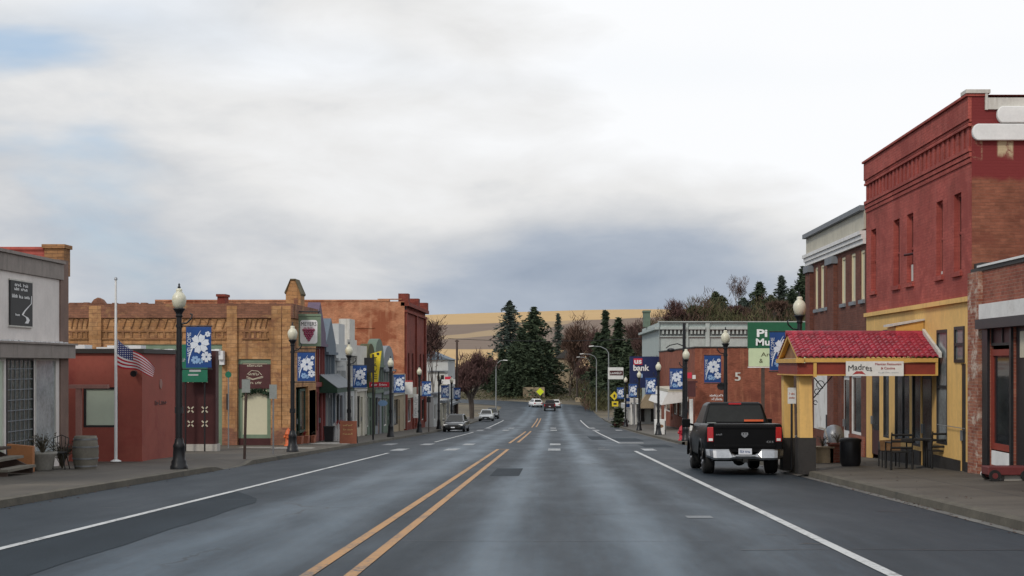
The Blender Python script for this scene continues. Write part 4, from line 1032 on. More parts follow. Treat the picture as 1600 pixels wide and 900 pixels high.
mb = MB(); mb.bx(P, YC, YA - .62, zc + .093, zc + .14, -.06, .4); mb.build('flashing', 'white_paint', nb)
mb = MB(); mb.bx(P, YC, Ry(1537.5), EYE + 1.02, EYE + 1.36, -.12, -.003); mb.build('white_band', 'white_trim', nb)
mb = MB(); mb.bx(P, YC, Ry(1538.5), EYE + .80, EYE + 1.015, -.22, -.003); mb.bx(P, YC, Ry(1540), -1.2, -.61, -.05, -.003)
for a, b_ in ((1538.5, 1546.8), (1581.2, 1583.8)): mb.bx(P, Ry(b_), Ry(a), g, EYE + .795, -.06, -.003)
mb.build('black_frame', 'paint_black', nb)
o = op[0]
w_ = window(nb, P, o[0], o[1], -.24, EYE + .34, .02, 'fascia_red', 'glass', .14)
q = MB(); q.bx(P, o[0] + .003, o[0] + .1, -.23, EYE + .3, -.02, .018); q.build('white_stop', 'white_paint', w_)
window(nb, P, o[0], o[1], EYE + .42, EYE + .97, .02, 'frame_dark', 'maroon_sign', .06, 2)
mb = MB(); mb.bx(P, o[0] + .02, Ry(1552), -.57, -.26, -.04, -.002); mb.build('white_panel', 'white_paint', nb)
mb = MB(); mb.bx(P, 29.2, Ry(1584.2), g + .3, EYE + .97, .05, .11); dd = mb.build('door', 'paint_black', nb)
mb = MB(); mb.bx(P, 29.4, Ry(1592), EYE + .15, EYE + .7, .02, .048); mb.build('pane', 'cream_letters', dd)
x, y = 9.35, 31.15; z = sr(x, y)
mb = MB(); mb.box(x - .1, x + .3, y - .9, y + .35, z - .02, z + .14); tag(mb.build('door_step', 'concrete_pale', bevel=.01), 'pale concrete door step at the black shop front', 'step')
x, y = 9.36, 32.0; z = sr(x, y)
mb = MB(); mb.ball((x, y, z + .07), .10, 6, .8); tag(mb.build('white_stone', 'white_trim'), 'small white stone lying at the black shop front', 'stone')
x, y = 9.05, 30.4; z = sr(x, y)
t_ = thing('red_toy_wagon', 'small dark red wagon at the right edge of the pavement', 'wagon', (x, y, z))
mb = MB(); mb.box(x - .16, x + .8, y - .25, y + .25, z + .13, z + .30); mb.build('tray', 'red_wagon', t_, bevel=.015)
for a in (-.03, .62):
    for b_ in (-.27, .27):
        mb = MB(); mb.lathe((x + a, y + b_, z + .12), [(.12, -.025), (.12, .025)], 16, 'y'); w_ = mb.build('wheel', 'tyre', t_); mb = MB(); mb.lathe((x + a, y + b_, z + .12), [(.06, -.03), (.06, .03)], 12, 'y'); mb.build('rim', 'red_wagon', w_)
mb = MB(); mb.tube([(x + .8, y, z + .2), (x + 1.25, y, z + .6)], .012, 6); mb.build('handle', 'paint_black', t_)

# ------------------------------------------------------------------ RIGHT: restaurant canopy over the pavement
ca = thing('tiled_canopy', 'yellow entrance canopy with glossy red tiled roof reaching over the pavement', 'canopy', (7.8, 38.8, sr(7, 39)))
CA0, CA1, CR = 36.85, 40.15, 38.5
ze, zrid = EYE + .19, EYE + .80
xg = 6.08; xe = 9.62
mb = MB()
def tile_slope(y_e, y_r):
    nx_, nr = 25, 9; wv = (xe - xg) / nx_; K = 6
    for r_ in range(nr):
        k0, k1 = r_ / nr, (r_ + 1) / nr
        ya, yb = y_e + (y_r - y_e) * k0, y_e + (y_r - y_e) * k1; za, zb_ = ze + (zrid - ze) * k0, ze + (zrid - ze) * k1
        v = []
        for i in range(nx_ * K + 1):
            x = xg + wv * i / K; h = .045 * abs(math.sin(math.pi * i / K)) ** .7
            v += [(x, ya, za + h + .035), (x, yb, zb_ + h)]
        mb.add(v, [(2 * i, 2 * i + 2, 2 * i + 3, 2 * i + 1) for i in range(nx_ * K)], 0, True)
        mb.add([(p[0], p[1], p[2] - q) for p in v[0::2] for q in (0, .05)], [(2 * i, 2 * i + 1, 2 * i + 3, 2 * i + 2) for i in range(nx_ * K)])
tile_slope(CA0, CR); tile_slope(CA1, CR)
mb.tube([(xg - .03, CR, zrid + .02), (xe, CR, zrid + .02)], .075, 10)
mb.build('tiled_roof', 'roof_tile', ca)
mb = MB(); mb.prism([(xe + .002, CA0 - .05, ze - .01), (xe + .002, CA0 - .05, ze + .12), (xe + .002, CR, zrid + .14), (xe + .002, CR, zrid + .0)], (.07, 0, 0)); mb.build('roof_flashing', 'old_white', ca)
mb = MB(); mb.prism([(xg + .14, CA0 + .12, ze - .02), (xg + .14, CA1 - .12, ze - .02), (xg + .14, CR, zrid - .06)], (.05, 0, 0)); mb.build('gable_panel', 'wood_brown', ca)
mb = MB()
for a, b_ in ((CA0, CR), (CA1, CR)):
    s_ = 1 if a < b_ else -1
    mb.prism([(xg + .02, a - .02 * s_, ze - .04), (xg + .02, a + .2 * s_, ze - .04), (xg + .02, b_, zrid - .1), (xg + .02, b_, zrid - .01)], (.11, 0, 0))
mb.prism([(xg - .03, CA0 - .03, ze - .14), (xg - .03, CA1 + .03, ze - .14), (xg - .03, CA1 + .03, ze - .03), (xg - .03, CA0 - .03, ze - .03)], (.2, 0, 0))
mb.build('gable_trim', 'yellow_trim', ca)
mb = MB(); mb.box(xg + .02, xe, CA0 + .09, CA0 + .29, ze - .43, ze - .142); mb.box(xg + .02, xe, CA1 - .29, CA1 - .09, ze - .43, ze - .142); mb.box(xg + .02, xg + .2, CA0 + .295, CA1 - .295, ze - .43, ze - .142)
mb.build('beam', 'fascia_red', ca)
mb = MB()
mb.box(xg + .16, xe, CA0 + .03, CA0 + .2, ze - .125, ze - .02); mb.box(xg - .01, xe, CA0 + .06, CA0 + .32, ze - .462, ze - .433); mb.box(xg - .01, xg + .23, CA0 + .325, CA1 - .325, ze - .462, ze - .433); mb.box(xg - .01, xe, CA1 - .32, CA1 - .06, ze - .462, ze - .433)
mb.box(xg + .42, xg + .5, CA0 + .05, CA0 + .085, ze - .5, ze - .02); mb.box(xe - .06, xe, CA0 + .04, CA0 + .085, ze - .46, ze - .03)
mb.build('beam_trim', 'yellow_trim', ca)
mb = MB(); mb.box(xg + .2, xe, CA0 + .3, CA1 - .3, ze - .20, ze - .17); mb.build('ceiling', 'wood_dark', ca)
for (a, b_, Y, nm) in ((1249, 1271.5, 37.15, 'near'), (1224.5, 1243, 39.6, 'far')):
    x0, x1 = px(a, Y), px(b_, Y); g_ = sr(x0, Y)
    zp = EYE + (HY - 684) * Y / F
    mb = MB(); mb.prism([(x0 + .02, Y, zp), (x1 - .02, Y, zp), (x1 - .05, Y, ze - .465), (x0 - .005 if nm == 'near' else x0, Y, ze - .465)], (0, .42, 0)); pl = mb.build('pillar', 'yellow_wall', ca)
    mb = MB(); mb.box(x0 - .03, x1 + .05, Y - .05, Y + .47, g_ - .08, zp - .003); mb.build('pillar_base', 'plinth_black', pl)
for (a, Y) in ((1275, 37.6),):
    mb = MB()
    mb.tube([(px(1271, Y), Y, pz(622, Y)), (px(1300, Y), Y, pz(588, Y))], .014, 6); mb.tube([(px(1272, Y), Y, pz(590, Y)), (px(1286, Y), Y, pz(607, Y))], .014, 6)
    for c, d, r_ in ((1282, 601, .10), (1277, 612, .07), (1274, 629, .05)):
        mb.tube([(px(c, Y) + r_ * math.cos(k * .6), Y, pz(d, Y) + r_ * math.sin(k * .6)) for k in range(10)], .011, 5)
    mb.build('scroll_bracket', 'paint_black', ca)
Yb = CA0 + .02; P2 = front(Yb)
sg = thing('restaurant_sign', 'white restaurant name board with red moustache mark hung on the canopy beam', 'sign', (px(1366, Yb), Yb, ze - .4))
mb = MB(); mb.bx(P2, px(1321.5, Yb), px(1411.5, Yb), pz(587.5, Yb), pz(564.5, Yb), -.03, 0); mb.build('board', 'white_trim', sg)
mb = MB(); text(mb, 'Madres', P2, px(1325, Yb), px(1362, Yb), pz(578, Yb), pz(569, Yb), -.033, 0, arch=.04); mb.build('name_lettering', 'letter_black', sg)
mb = MB(); text(mb, 'Mexican Restaurant', P2, px(1367, Yb), px(1408, Yb), pz(570.5, Yb), pz(567, Yb), -.033); text(mb, '& Cantina', P2, px(1376, Yb), px(1398, Yb), pz(577, Yb), pz(573.3, Yb), -.033); mb.build('red_lettering', 'letter_red', sg)
mb = MB(); scribble(mb, P2, px(1372, Yb), px(1404, Yb), pz(583, Yb), pz(581, Yb), -.031, (5, 4, 6), 13); mb.build('small_lettering', 'letter_grey', sg)
mb = MB(); c, d = px(1342, Yb), pz(582, Yb)
for s_ in (-1, 1): mb.prism([P2(c, d + .03, -.034), P2(c + s_ * .07, d + .035, -.034), P2(c + s_ * .17, d - .055, -.034), P2(c + s_ * .10, d - .04, -.034), P2(c, d - .03, -.034)], (0, .003, 0))
mb.build('moustache', 'letter_red', sg)

# furniture on the right pavement
def at_right(x, y): return sr(x, y)
x, y = px(1337, 38.9), 39.6; z = sr(x, y)
t_ = thing('trash_bin', 'round black rubbish bin standing under the restaurant canopy', 'bin', (x, y, z))
mb = MB(); mb.lathe((x, y, z), [(.24, 0), (.28, .1), (.285, .6), (.27, .68)], 20); mb.build('bin_body', 'paint_black', t_)
mb = MB(); mb.lathe((x, y, z + .68), [(.30, -.03), (.30, .03), (.2, .07), (.001, .08)], 20); mb.build('rim', 'plinth_black', t_)
def bench(name, lab, x0, x1, y0, y1, arms):
    x, y = (x0 + x1) / 2, (y0 + y1) / 2; z = sr(x, y)
    t_ = thing(name, lab, 'bench' if x1 - x0 > .7 else 'chair', (x, y, z))
    mb = MB()
    for k in range(4): mb.box(x0 + .03, x1 - .03, y0 + .05 + (y1 - y0) * .24 * k, y0 + .05 + (y1 - y0) * (.24 * k + .17), z + .42, z + .45)
    mb.build('seat', 'bench_iron', t_)
    mb = MB()
    for k in range(3): mb.tube([(x0, y0 - .03 * k, z + .55 + .16 * k), (x1, y0 - .03 * k, z + .55 + .16 * k)], .028, 6)
    for k in range(2 if x1 - x0 < .7 else 3): u = x0 + (x1 - x0) * k / (1 if x1 - x0 < .7 else 2); mb.tube([(u, y0 + .03, z + .42), (u, y0 - .08, z + .93)], .018, 6)
    mb.build('backrest', 'bench_iron', t_)
    for u in (x0, x1):
        for v in (y0, y1): mb = MB(); mb.tube([(u, v, z + .44), (u, v, z)], .03, 6); mb.build('leg', 'bench_iron', t_)
        mb = MB(); mb.tube([(u, y0 - .04, z + .68), (u, y1, z + .66), (u, y1, z + .44)], .02, 6); mb.build('armrest', 'bench_iron', t_)
    return t_
bench('iron_bench', 'black iron bench with horizontal rails before the yellow wall', px(1391, 36.6), px(1424, 36.6), 36.5, 37.1, True)
bench('iron_chair', 'black iron armchair standing beside the rail bench at the yellow wall', px(1453, 36.8), px(1480, 36.8), 36.6, 37.1, True)
x, y = px(1437, 37.3), 37.2; z = sr(x, y)
t_ = thing('iron_table', 'small black cafe table between the iron bench and the iron armchair', 'table', (x, y, z))
mb = MB(); mb.box(x - .42, x + .34, y - .3, y + .3, z + .70, z + .74); mb.build('table_top', 'bench_iron', t_)
mb = MB(); mb.tube([(x + .1, y, z + .02), (x + .1, y, z + .70)], .035, 8); mb.lathe((x + .1, y, z), [(.22, 0), (.22, .02), (.04, .04)], 14); mb.build('pedestal', 'bench_iron', t_)
x, y = px(1385, 38.6), 38.3; z = sr(x, y)
t_ = thing('wicker_chair', 'tan backed cafe chair half hidden by the iron bench', 'chair', (x, y, z))
mb = MB(); mb.box(x - .24, x + .24, y - .22, y + .22, z + .41, z + .45); mb.build('seat', 'bench_iron', t_)
mb = MB(); mb.prism([(x - .27, y - .22, z + .44), (x + .24, y - .25, z + .44), (x + .24, y - .3, z + .74), (x - .3, y - .28, z + .70)], (0, .03, 0)); mb.build('backrest', 'wood_brown', t_)
for a in (-.22, .22):
    for b_ in (-.2, .2): mb = MB(); mb.tube([(x + a, y + b_, z + .42), (x + a, y + b_, z)], .018, 6); mb.build('leg', 'bench_iron', t_)
for (x, y, w_, h, lab) in ((px(1287, 42), 42.2, .55, .42, 'tan wooden planter box nearest the canopy pillar'), (px(1311, 42), 42.2, .5, .5, 'brick red planter box between tan planter and the black bin')):
    z = sr(x, y); t_ = thing('planter_box', lab, 'planter', (x, y, z))
    mb = MB(); mb.box(x - w_ / 2, x + w_ / 2, y - .2, y + .2, z, z + h); mb.box(x - w_ / 2 - .03, x + w_ / 2 + .03, y - .23, y + .23, z + h + .002, z + h + .05); mb.build('box', 'house_tan' if 'tan wooden' in lab else 'brick_old', t_)
    mb = MB(); stems(mb, x, y, z + h + .03, 14, .3, .2); mb.build('plant', 'dry_plant', t_)
x, y = px(1306, 42.9), 43.2; z = sr(x, y)
t_ = thing('covered_grill', 'grey covered barbecue standing behind the planter boxes', 'grill', (x, y, z))
mb = MB(); mb.lathe((x, y, z), [(.30, .02), (.32, .5), (.30, .8), (.2, 1.0), (.08, 1.06), (.001, 1.07)], 16); mb.build('cover', 'metal_grey', t_)
x, y = px(1296, 42.6), 42.7; z = sr(x, y)
mb = MB(); mb.tube([(x, y, z), (x - .05, y, z + .7), (x - .12, y, z + .95), (x - .3, y, z + 1.0)], .03, 8); tag(mb.build('bent_pipe', 'white_trim'), 'white bent pipe standing beside the grey covered barbecue', 'pipe')
# parking sign post between the pillars
x, y = px(1237, 38.6), 38.6; z = sr(x, y)
t_ = thing('parking_sign', 'small white sign on a dark post between the canopy pillars', 'sign', (x, y, z))
mb = MB(); mb.tube([(x, y, z), (x, y, EYE - 1.02)], .03, 8); mb.build('post', 'paint_black', t_)
mb = MB(); mb.bx(front(y), x - .11, x + .11, EYE - 1.02, EYE - .60, -.04, -.033); mb.build('plate', 'white_paint', t_, bevel=.003)
mb = MB(); scribble(mb, front(y), x - .07, x + .07, EYE - .78, EYE - .73, -.041, (1, 4), 14); scribble(mb, front(y), x - .08, x + .08, EYE - .88, EYE - .84, -.041, (7,), 15); mb.build('lettering', 'orange_metal', t_)

# ------------------------------------------------------------------ RIGHT: brown brick building
P = right(X0); YE = 56.3; zt = EYE + 4.92; g = sr(X0, 50) - .6
bb = thing('brown_brick_building', 'two storey brown brick building with white cornice and slim cream windows', 'building', (14, 51, sr(X0, 51)))
wz0, wz1 = EYE + 2.05, EYE + 3.62
ws_ = [(Ry(b_), Ry(a), wz0, wz1) for a, b_ in ((1273.4, 1278), (1282, 1287.3), (1291, 1297), (1314.5, 1321), (1329.5, 1336.6), (1344.6, 1351))]
gs_ = [(Ry(1299.5), Ry(1270), -.75, 1.3), (Ry(1327), Ry(1315), g + .4, 1.3), (Ry(1345.5), Ry(1328), -.62, 1.3)]
mb = MB(); wall(mb, P, YB + .02, YE, g, zt, ws_ + gs_, .25); shell(mb, X0 + .01, X0 + 20, YB + .02, YE, g, zt - .1, 'ws'); mb.build('wall', 'brick_brown', bb)
mb = MB(); mb.bx(P, YB + .03, YE + .05, zt - .68, zt - .12, -.06, -.003); mb.build('parapet_panel', 'house_cream', bb)
mb = MB(); mb.bx(P, YB + .03, YE + .1, zt - .11, zt + .05, -.2, .3); mb.build('coping', 'house_grey', bb)
mb = MB(); mb.bx(P, YB + .03, YE + .15, zt - .86, zt - .74, -.20, -.003); mb.bx(P, YB + .03, YE + .12, zt - 1.0, zt - .863, -.15, -.003); mb.bx(P, YB + .03, YE + .1, zt - 1.15, zt - 1.003, -.10, -.003); mb.build('white_cornice', 'white_trim', bb)
for a, b_ in ((1298.5, 1308.5), (1264, 1271)):
    mb = MB(); mb.bx(P, Ry(b_), Ry(a), g, zt - 1.45, -.14, -.003); pi_ = mb.build('pilaster', 'brick_brown', bb)
    mb = MB(); mb.bx(P, Ry(b_) - .06, Ry(a) + .06, zt - 1.45, zt - 1.205, -.22, -.003); mb.build('capital', 'house_grey', pi_)
for o in ws_: window(bb, P, *o, .03, 'cream_trim', 'cream_blind', .09, sill='house_grey')
mb = MB(); o = gs_[0]; mb.bx(P, o[0] + .003, o[1] - .003, o[2] + .02, o[3], .02, .1); wp = mb.build('white_panel', 'white_trim', bb)
mb = MB(); mb.bx(P, Ry(1292), Ry(1290), -.95, -.15, .0, .018); mb.build('slot', 'paint_black', wp)
door(bb, P, gs_[1][0], gs_[1][1], sr(X0, 49), 1.28, .08, 'white_trim'); window(bb, P, *gs_[2], .06, 'white_trim', 'glass', .08, 1, 1)
mb = MB(); mb.bx(P, Ry(1352), Ry(1328), g, -.63, -.05, -.003); mb.build('bulkhead', 'brick_old', bb)
mb = MB(); P3 = front(YE + .2)
mb.box(X0 + .1, X0 + 3, YE + .1, YE + .3, EYE + .3, EYE + 1.75); tag(mb.build('green_side_sign', 'sign_green'), 'plain dark green panel fixed at the far corner of the brown brick building', 'sign')

# ------------------------------------------------------------------ RIGHT: orange brick building, its wall looks at the camera
OY = 111.0; ox = 10.6; P = front(OY); g = sr(9.7, OY) - 1; zt = pz(543.5, OY)
ob = thing('orange_brick_building', 'one storey orange brick building with blank side wall behind the black pickup', 'building', (20, 115, sr(9.7, OY)))
mb = MB(); wall(mb, P, ox, 46, g, zt)
so_ = [(113.5, 117, g + 1.6, -1.3), (118, 119.6, g + 1, -1.2), (121, 126, g + 1.6, -1.3), (127, 131, g + 1.6, -1.3), (132, 133.5, g + 1, -1.3), (135, 141, g + 1.6, -1.4)]
wall(mb, right(ox), OY, 148.8, g, zt, so_, .25); shell(mb, ox, 46, OY, 148.8, g, zt - .3, 'ws')
mb.build('wall', 'brick_orange', ob)
mb = MB(); mb.bx(P, ox - .06, 46, zt + .002, zt + .1, -.06, .4); mb.bx(right(ox), OY + .42, 148.8, zt + .002, zt + .1, -.06, .4); mb.build('coping', 'plinth_black', ob)
for k, o in enumerate(so_):
    if o[1] - o[0] < 2: door(ob, right(ox), o[0], o[1], sr(9.7, o[0]), o[3], .12, 'maroon')
    else: window(ob, right(ox), *o, .08, 'frame_white', 'glass_shop', .09)
mb = MB(); [text(mb, '5', P, px(1148 + o, OY), px(1156 + o, OY), pz(595, OY), pz(582, OY), -.02 - .003 * o, 0, th=.02) for o in (0, .7, 1.4)]; mb.build('number', 'old_white', ob)
mb = MB(); scribble(mb, P, px(1109, OY), px(1130, OY), pz(619.5, OY), pz(616, OY), -.004, (9,), 16); scribble(mb, P, px(1112, OY), px(1129, OY), pz(625.5, OY), pz(621.5, OY), -.004, (7,), 17); mb.build('lettering', 'letter_white', ob)
# green store sign standing over its roof edge
GY = 104; P = front(GY)
gs = thing('green_store_sign', 'big dark green and pale green store sign with white letters beside the canopy', 'sign', (px(1205, GY), GY, gz(GY)))
mb = MB(); mb.bx(P, px(1168.5, GY), px(1262, GY), pz(544, GY), pz(503.5, GY), 0, .25); mb.build('upper_board', 'sign_green', gs)
mb = MB(); mb.bx(P, px(1170, GY), px(1262, GY), pz(572.5, GY), pz(544.2, GY), 0, .25); mb.build('lower_board', 'sign_pale_green', gs)
mb = MB(); text(mb, 'Pi', P, px(1182.5, GY), px(1199, GY), pz(526.5, GY), pz(514.5, GY), -.012, 0, th=.02, bold=.03); text(mb, 'Mu', P, px(1181, GY), px(1203, GY), pz(540, GY), pz(529, GY), -.012, 0, th=.02, bold=.03); mb.build('white_lettering', 'letter_white', gs)
mb = MB(); text(mb, 'An', P, px(1189, GY), px(1203, GY), pz(557, GY), pz(550.5, GY), -.012); text(mb, '&', P, px(1186.5, GY), px(1192, GY), pz(567, GY), pz(560.5, GY), -.012); mb.build('dark_lettering', 'leaf_olive', gs)
mb = MB(); mb.bx(P, px(1169, GY), px(1262, GY), pz(574.5, GY), pz(573, GY), -.03, .28); mb.build('frame', 'white_trim', gs)
for xx in (1190, 1240):
    mb = MB(); mb.bx(P, px(xx, GY), px(xx + 5, GY), gz(GY) - .3, pz(575, GY), .05, .22); mb.build('post', 'wood_dark', gs)

# grey building with cornice beyond
GY = 149.0; gx = px(1030, GY); P = front(GY); g = gz(GY) - 1; zt = pz(503.5, GY)
gb = thing('grey_cornice_building', 'pale grey building with ornate dentil cornice and corner tower beyond the brick wall', 'building', (20, 160, gz(GY)))
ops = [(151.5 + 4.2 * k, 153.3 + 4.2 * k, -.2, 2.6) for k in range(6)]
mb = MB(); wall(mb, P, gx, 40, g, zt); wall(mb, right(gx), GY + .01, 178, g, zt, ops, .3); shell(mb, gx, 40, GY + .01, 178, g, zt - .4, 'ws'); mb.build('wall', 'grey_paint', gb)
for o in ops: window(gb, right(gx), *o, .1, 'frame_white', 'glass', .12, 1, 2)
mb = MB(); zz = lambda q: pz(q, GY)
mb.bx(P, gx - .1, 40, zz(503.4), zz(502), -.3, .3)
segs = ((1031, 1071.5), (1075.5, 1101.5), (1109, 1168.5), (1171, 1215))
for a, b_ in segs:
    a, b_ = px(a, GY), px(b_, GY)
    mb.bx(P, a, b_, zz(514.8), zz(511), -.45, -.003); mb.bx(P, a, b_, zz(526.5), zz(525), -.18, -.003)
    n = int((b_ - a) / .42)
    for k in range(n): u = a + .1 + (b_ - a - .2) * (k + .5) / n; mb.bx(P, u - .1, u + .1, zz(522), zz(515.2), -.3, -.003); 
for a, b_ in ((1016, 1030), (1072, 1075), (1102, 1108.5), (1169, 1170.5)): mb.bx(P, max(gx - .02, px(a, GY)), px(b_, GY), g, zz(504), -.22, -.003)
mb.bx(right(gx), GY, 178, zz(514.8), zz(511), -.45, -.003)
mb.build('cornice', 'grey_paint', gb)
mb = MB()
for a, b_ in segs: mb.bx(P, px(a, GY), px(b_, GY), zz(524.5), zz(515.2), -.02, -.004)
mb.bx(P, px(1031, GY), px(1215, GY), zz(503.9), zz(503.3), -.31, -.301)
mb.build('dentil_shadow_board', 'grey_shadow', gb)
mb = MB(); TYY = 168; mb.box(px(1006, TYY), px(1016, TYY), TYY, TYY + 2, zt, pz(486, TYY)); mb.box(px(1005, TYY), px(1017, TYY), TYY - .1, TYY + 2.1, pz(488, TYY), pz(485, TYY)); mb.build('tower', 'house_green', gb)
# white awning and its white posts on the street side
AY = 116.0; P = front(AY)
wa = thing('white_awning', 'white metal awning with pale post on the street side of the orange brick building', 'awning', (9.5, AY, sr(9, AY)))
a, b_ = 8.45, 10.55; t0, t1 = pz(613, AY), pz(633, AY)
mb = MB(); mb.prism([(b_, AY, t0 + .1), (a + .5, AY, t0), (a, AY, t1), (b_, AY, t1 + .3)], (0, 16, 0)); mb.build('cover', 'white_trim', wa)
mb = MB(); mb.prism([(b_, AY - .02, t0 + .3), (a + .5, AY - .02, t0 + .25), (a + .5, AY - .02, t0 + .02), (b_, AY - .02, t0 + .02)], (0, 15, 0)); mb.build('header', 'house_cream', wa)
for k in range(3):
    mb = MB(); yy_ = AY + .3 + 5 * k; mb.box(a + .25, a + .37, yy_, yy_ + .12, sr(8.6, yy_), t1 + .02); mb.build('post', 'white_trim', wa)
mb = MB(); mb.box(10.2, 10.45, AY - 5.2, AY - 4.9, sr(9.7, AY - 5), -.95); tag(mb.build('white_pilaster_post', 'white_trim'), 'white square post at the corner of the orange brick wall behind the hydrant', 'post')
NY = 109.6; P = front(NY)
ns = thing('maroon_shop_sign', 'dark maroon projecting sign with red light box on the orange brick corner', 'sign', (px(1076, NY), NY, pz(628, NY)))
mb = MB(); mb.bx(P, px(1068, NY), px(1087, NY), pz(620, NY), pz(598, NY), 0, .2); mb.bx(P, px(1074, NY), px(1090, NY), pz(598, NY), pz(595, NY), -.03, .2); mb.build('board', 'maroon_sign', ns)
mb = MB(); mb.bx(P, px(1074, NY), px(1081, NY), pz(591, NY), pz(582, NY), 0, .2); mb.build('light_box', 'bank_red', ns)
mb = MB(); mb.bx(P, px(1082, NY), px(1087, NY), pz(592, NY), pz(586, NY), 0, .2); mb.build('white_box', 'white_trim', ns)
mb = MB(); mb.bx(P, px(1088, NY), ox + .02, pz(606, NY), pz(603, NY), .05, .12); mb.build('bracket', 'paint_black', ns)
# bank sign
BY = 147.5; P = front(BY)
bk = thing('bank_sign', 'big navy blue bank sign with red and white lettering standing by the right pavement', 'sign', (px(1007, BY), BY, gz(BY)))
mb = MB(); mb.bx(P, px(984, BY), px(1030, BY), pz(606, BY), pz(557, BY), 0, .5); mb.build('cabinet', 'bank_navy', bk)
mb = MB(); mb.bx(P, px(990, BY), px(1003.5, BY), pz(570, BY), pz(560, BY), -.03, -.003); rp = mb.build('red_panel', 'bank_red', bk)
mb = MB(); text(mb, 'us', P, px(991, BY), px(1002.5, BY), pz(568.5, BY), pz(562.5, BY), -.04, 0, th=.03, bold=.03); mb.build('us_lettering', 'letter_white', rp)
mb = MB(); text(mb, 'bank', P, px(989.5, BY), px(1014.5, BY), pz(579.5, BY), pz(569.8, BY), -.02, 0, th=.03, bold=.03); mb.build('bank_lettering', 'letter_white', bk)
mb = MB(); mb.bx(P, px(987, BY), px(1008, BY), pz(597, BY), pz(583, BY), -.02, -.003) if False else mb.bx(P, px(998, BY), px(1004, BY), pz(590, BY), pz(584, BY), -.02, -.003); mb.build('logo_box', 'banner_pale', bk)
for a in (990, 1022):
    mb = MB(); mb.bx(P, px(a, BY), px(a + 3, BY), gz(BY) - .2, pz(606, BY), .1, .4); mb.build('post', 'metal_grey', bk)
# pavilion and low white bank building behind it
DY = 152; P = front(DY)
dv = thing('drive_in_canopy', 'low pale building with rounded tan awning and white columns below the bank sign', 'building', (7.6, DY + 3, gz(DY)))
mb = MB(); mb.box(px(975, DY), px(1028, DY), DY + 2, DY + 7, gz(DY) - .5, pz(632, DY)); mb.build('wall', 'house_white', dv)
mb = MB(); pts = [(px(1001, DY) + (px(1028, DY) - px(1001, DY)) * k / 8, DY, pz(636, DY) + (pz(614, DY) - pz(636, DY)) * math.sin(math.pi * (k + .5) / 9)) for k in range(9)]
mb.prism([(pts[0][0], DY, pz(638, DY))] + pts + [(pts[-1][0], DY, pz(638, DY))], (0, 1.95, 0)); mb.build('awning', 'house_tan', dv)
mb = MB(); mb.box(px(977, DY), px(1000, DY), DY, DY + 1.95, pz(629, DY), pz(623, DY)); mb.build('fascia', 'white_trim', dv)
for a in (985.5, 992, 997.5):
    mb = MB(); mb.box(px(a, DY), px(a + 2.4, DY), DY + .2, DY + .5, gz(DY) - .2, pz(629, DY)); mb.build('column', 'white_trim', dv)
window(dv, front(DY + 2), px(1003, DY), px(1009, DY), pz(660, DY), pz(640, DY), -.06, 'frame_dark', 'glass', .08); window(dv, front(DY + 2), px(1019, DY), px(1026, DY), pz(660, DY), pz(640, DY), -.06, 'frame_dark', 'glass', .08)
# ------------------------------------------------------------------ street lamps and their banners
def make_lamp(label):
    t_ = thing('street_lamp', label, 'street lamp', (0, 0, 0), 'acorn street lamps along the main street')
    mb = MB(); mb.lathe((0, 0, 0), [(.23, 0), (.23, .08), (.20, .12), (.20, .20), (.165, .26), (.15, .55), (.165, .60), (.125, .68), (.105, .80)], 16); mb.build('base', 'lamp_black', t_)
    mb = MB(); mb.lathe((0, 0, .80), [(.082, 0), (.080, 1.6), (.068, 3.15)], 14); mb.build('pole', 'lamp_black', t_)
    mb = MB(); mb.lathe((0, 0, 3.95), [(.068, 0), (.10, .02), (.075, .06), (.095, .12), (.14, .19), (.17, .225), (.10, .24)], 16); mb.build('collar', 'lamp_black', t_)
    mb = MB(); mb.lathe((0, 0, 4.19), [(.10, 0), (.15, .05), (.175, .14), (.185, .22), (.17, .30), (.12, .38), (.075, .42), (.085, .46), (.07, .50), (.001, .52)], 18); g_ = mb.build('globe', 'globe', t_)
    mb = MB(); mb.lathe((0, 0, 4.705), [(.035, 0), (.045, .03), (.018, .06), (.03, .09), (.001, .14)], 10); mb.build('finial', 'lamp_black', g_)
    for h in (3.72, 2.60):
        mb = MB(); mb.tube([(.06, 0, h), (.86, 0, h)], .016, 6); mb.lathe((0, 0, h), [(.09, -.04), (.09, .04)], 12); mb.build('banner_arm', 'lamp_black', t_)
    mb = MB(); mb.tube([(.07, 0, 3.78), (.20, 0, 3.80), (.32, 0, 3.92), (.34, 0, 4.02), (.28, 0, 4.04)], .022, 6); mb.build('scroll', 'lamp_black', t_)
    mb = MB(); mb.box(-.10, .10, -.06, .06, 1.45, 1.62); mb.build('outlet_box', 'lamp_black', t_)
    return t_
def flower(mb, c, r, n, P, d, mi=0, rot=0, wide=.30):
    for k in range(n):
        a = rot + 2 * math.pi * k / n; ca, sa = math.cos(a), math.sin(a)
        pts = [(.18, -.10), (.62, -wide), (1.0, -wide * .75), (.93, 0), (1.0, wide * .75), (.62, wide), (.18, .10)]
        mb.flat([P(c[0] + r * (x * ca - y * sa), c[1] + r * (x * sa + y * ca), d) for x, y in pts], mi)
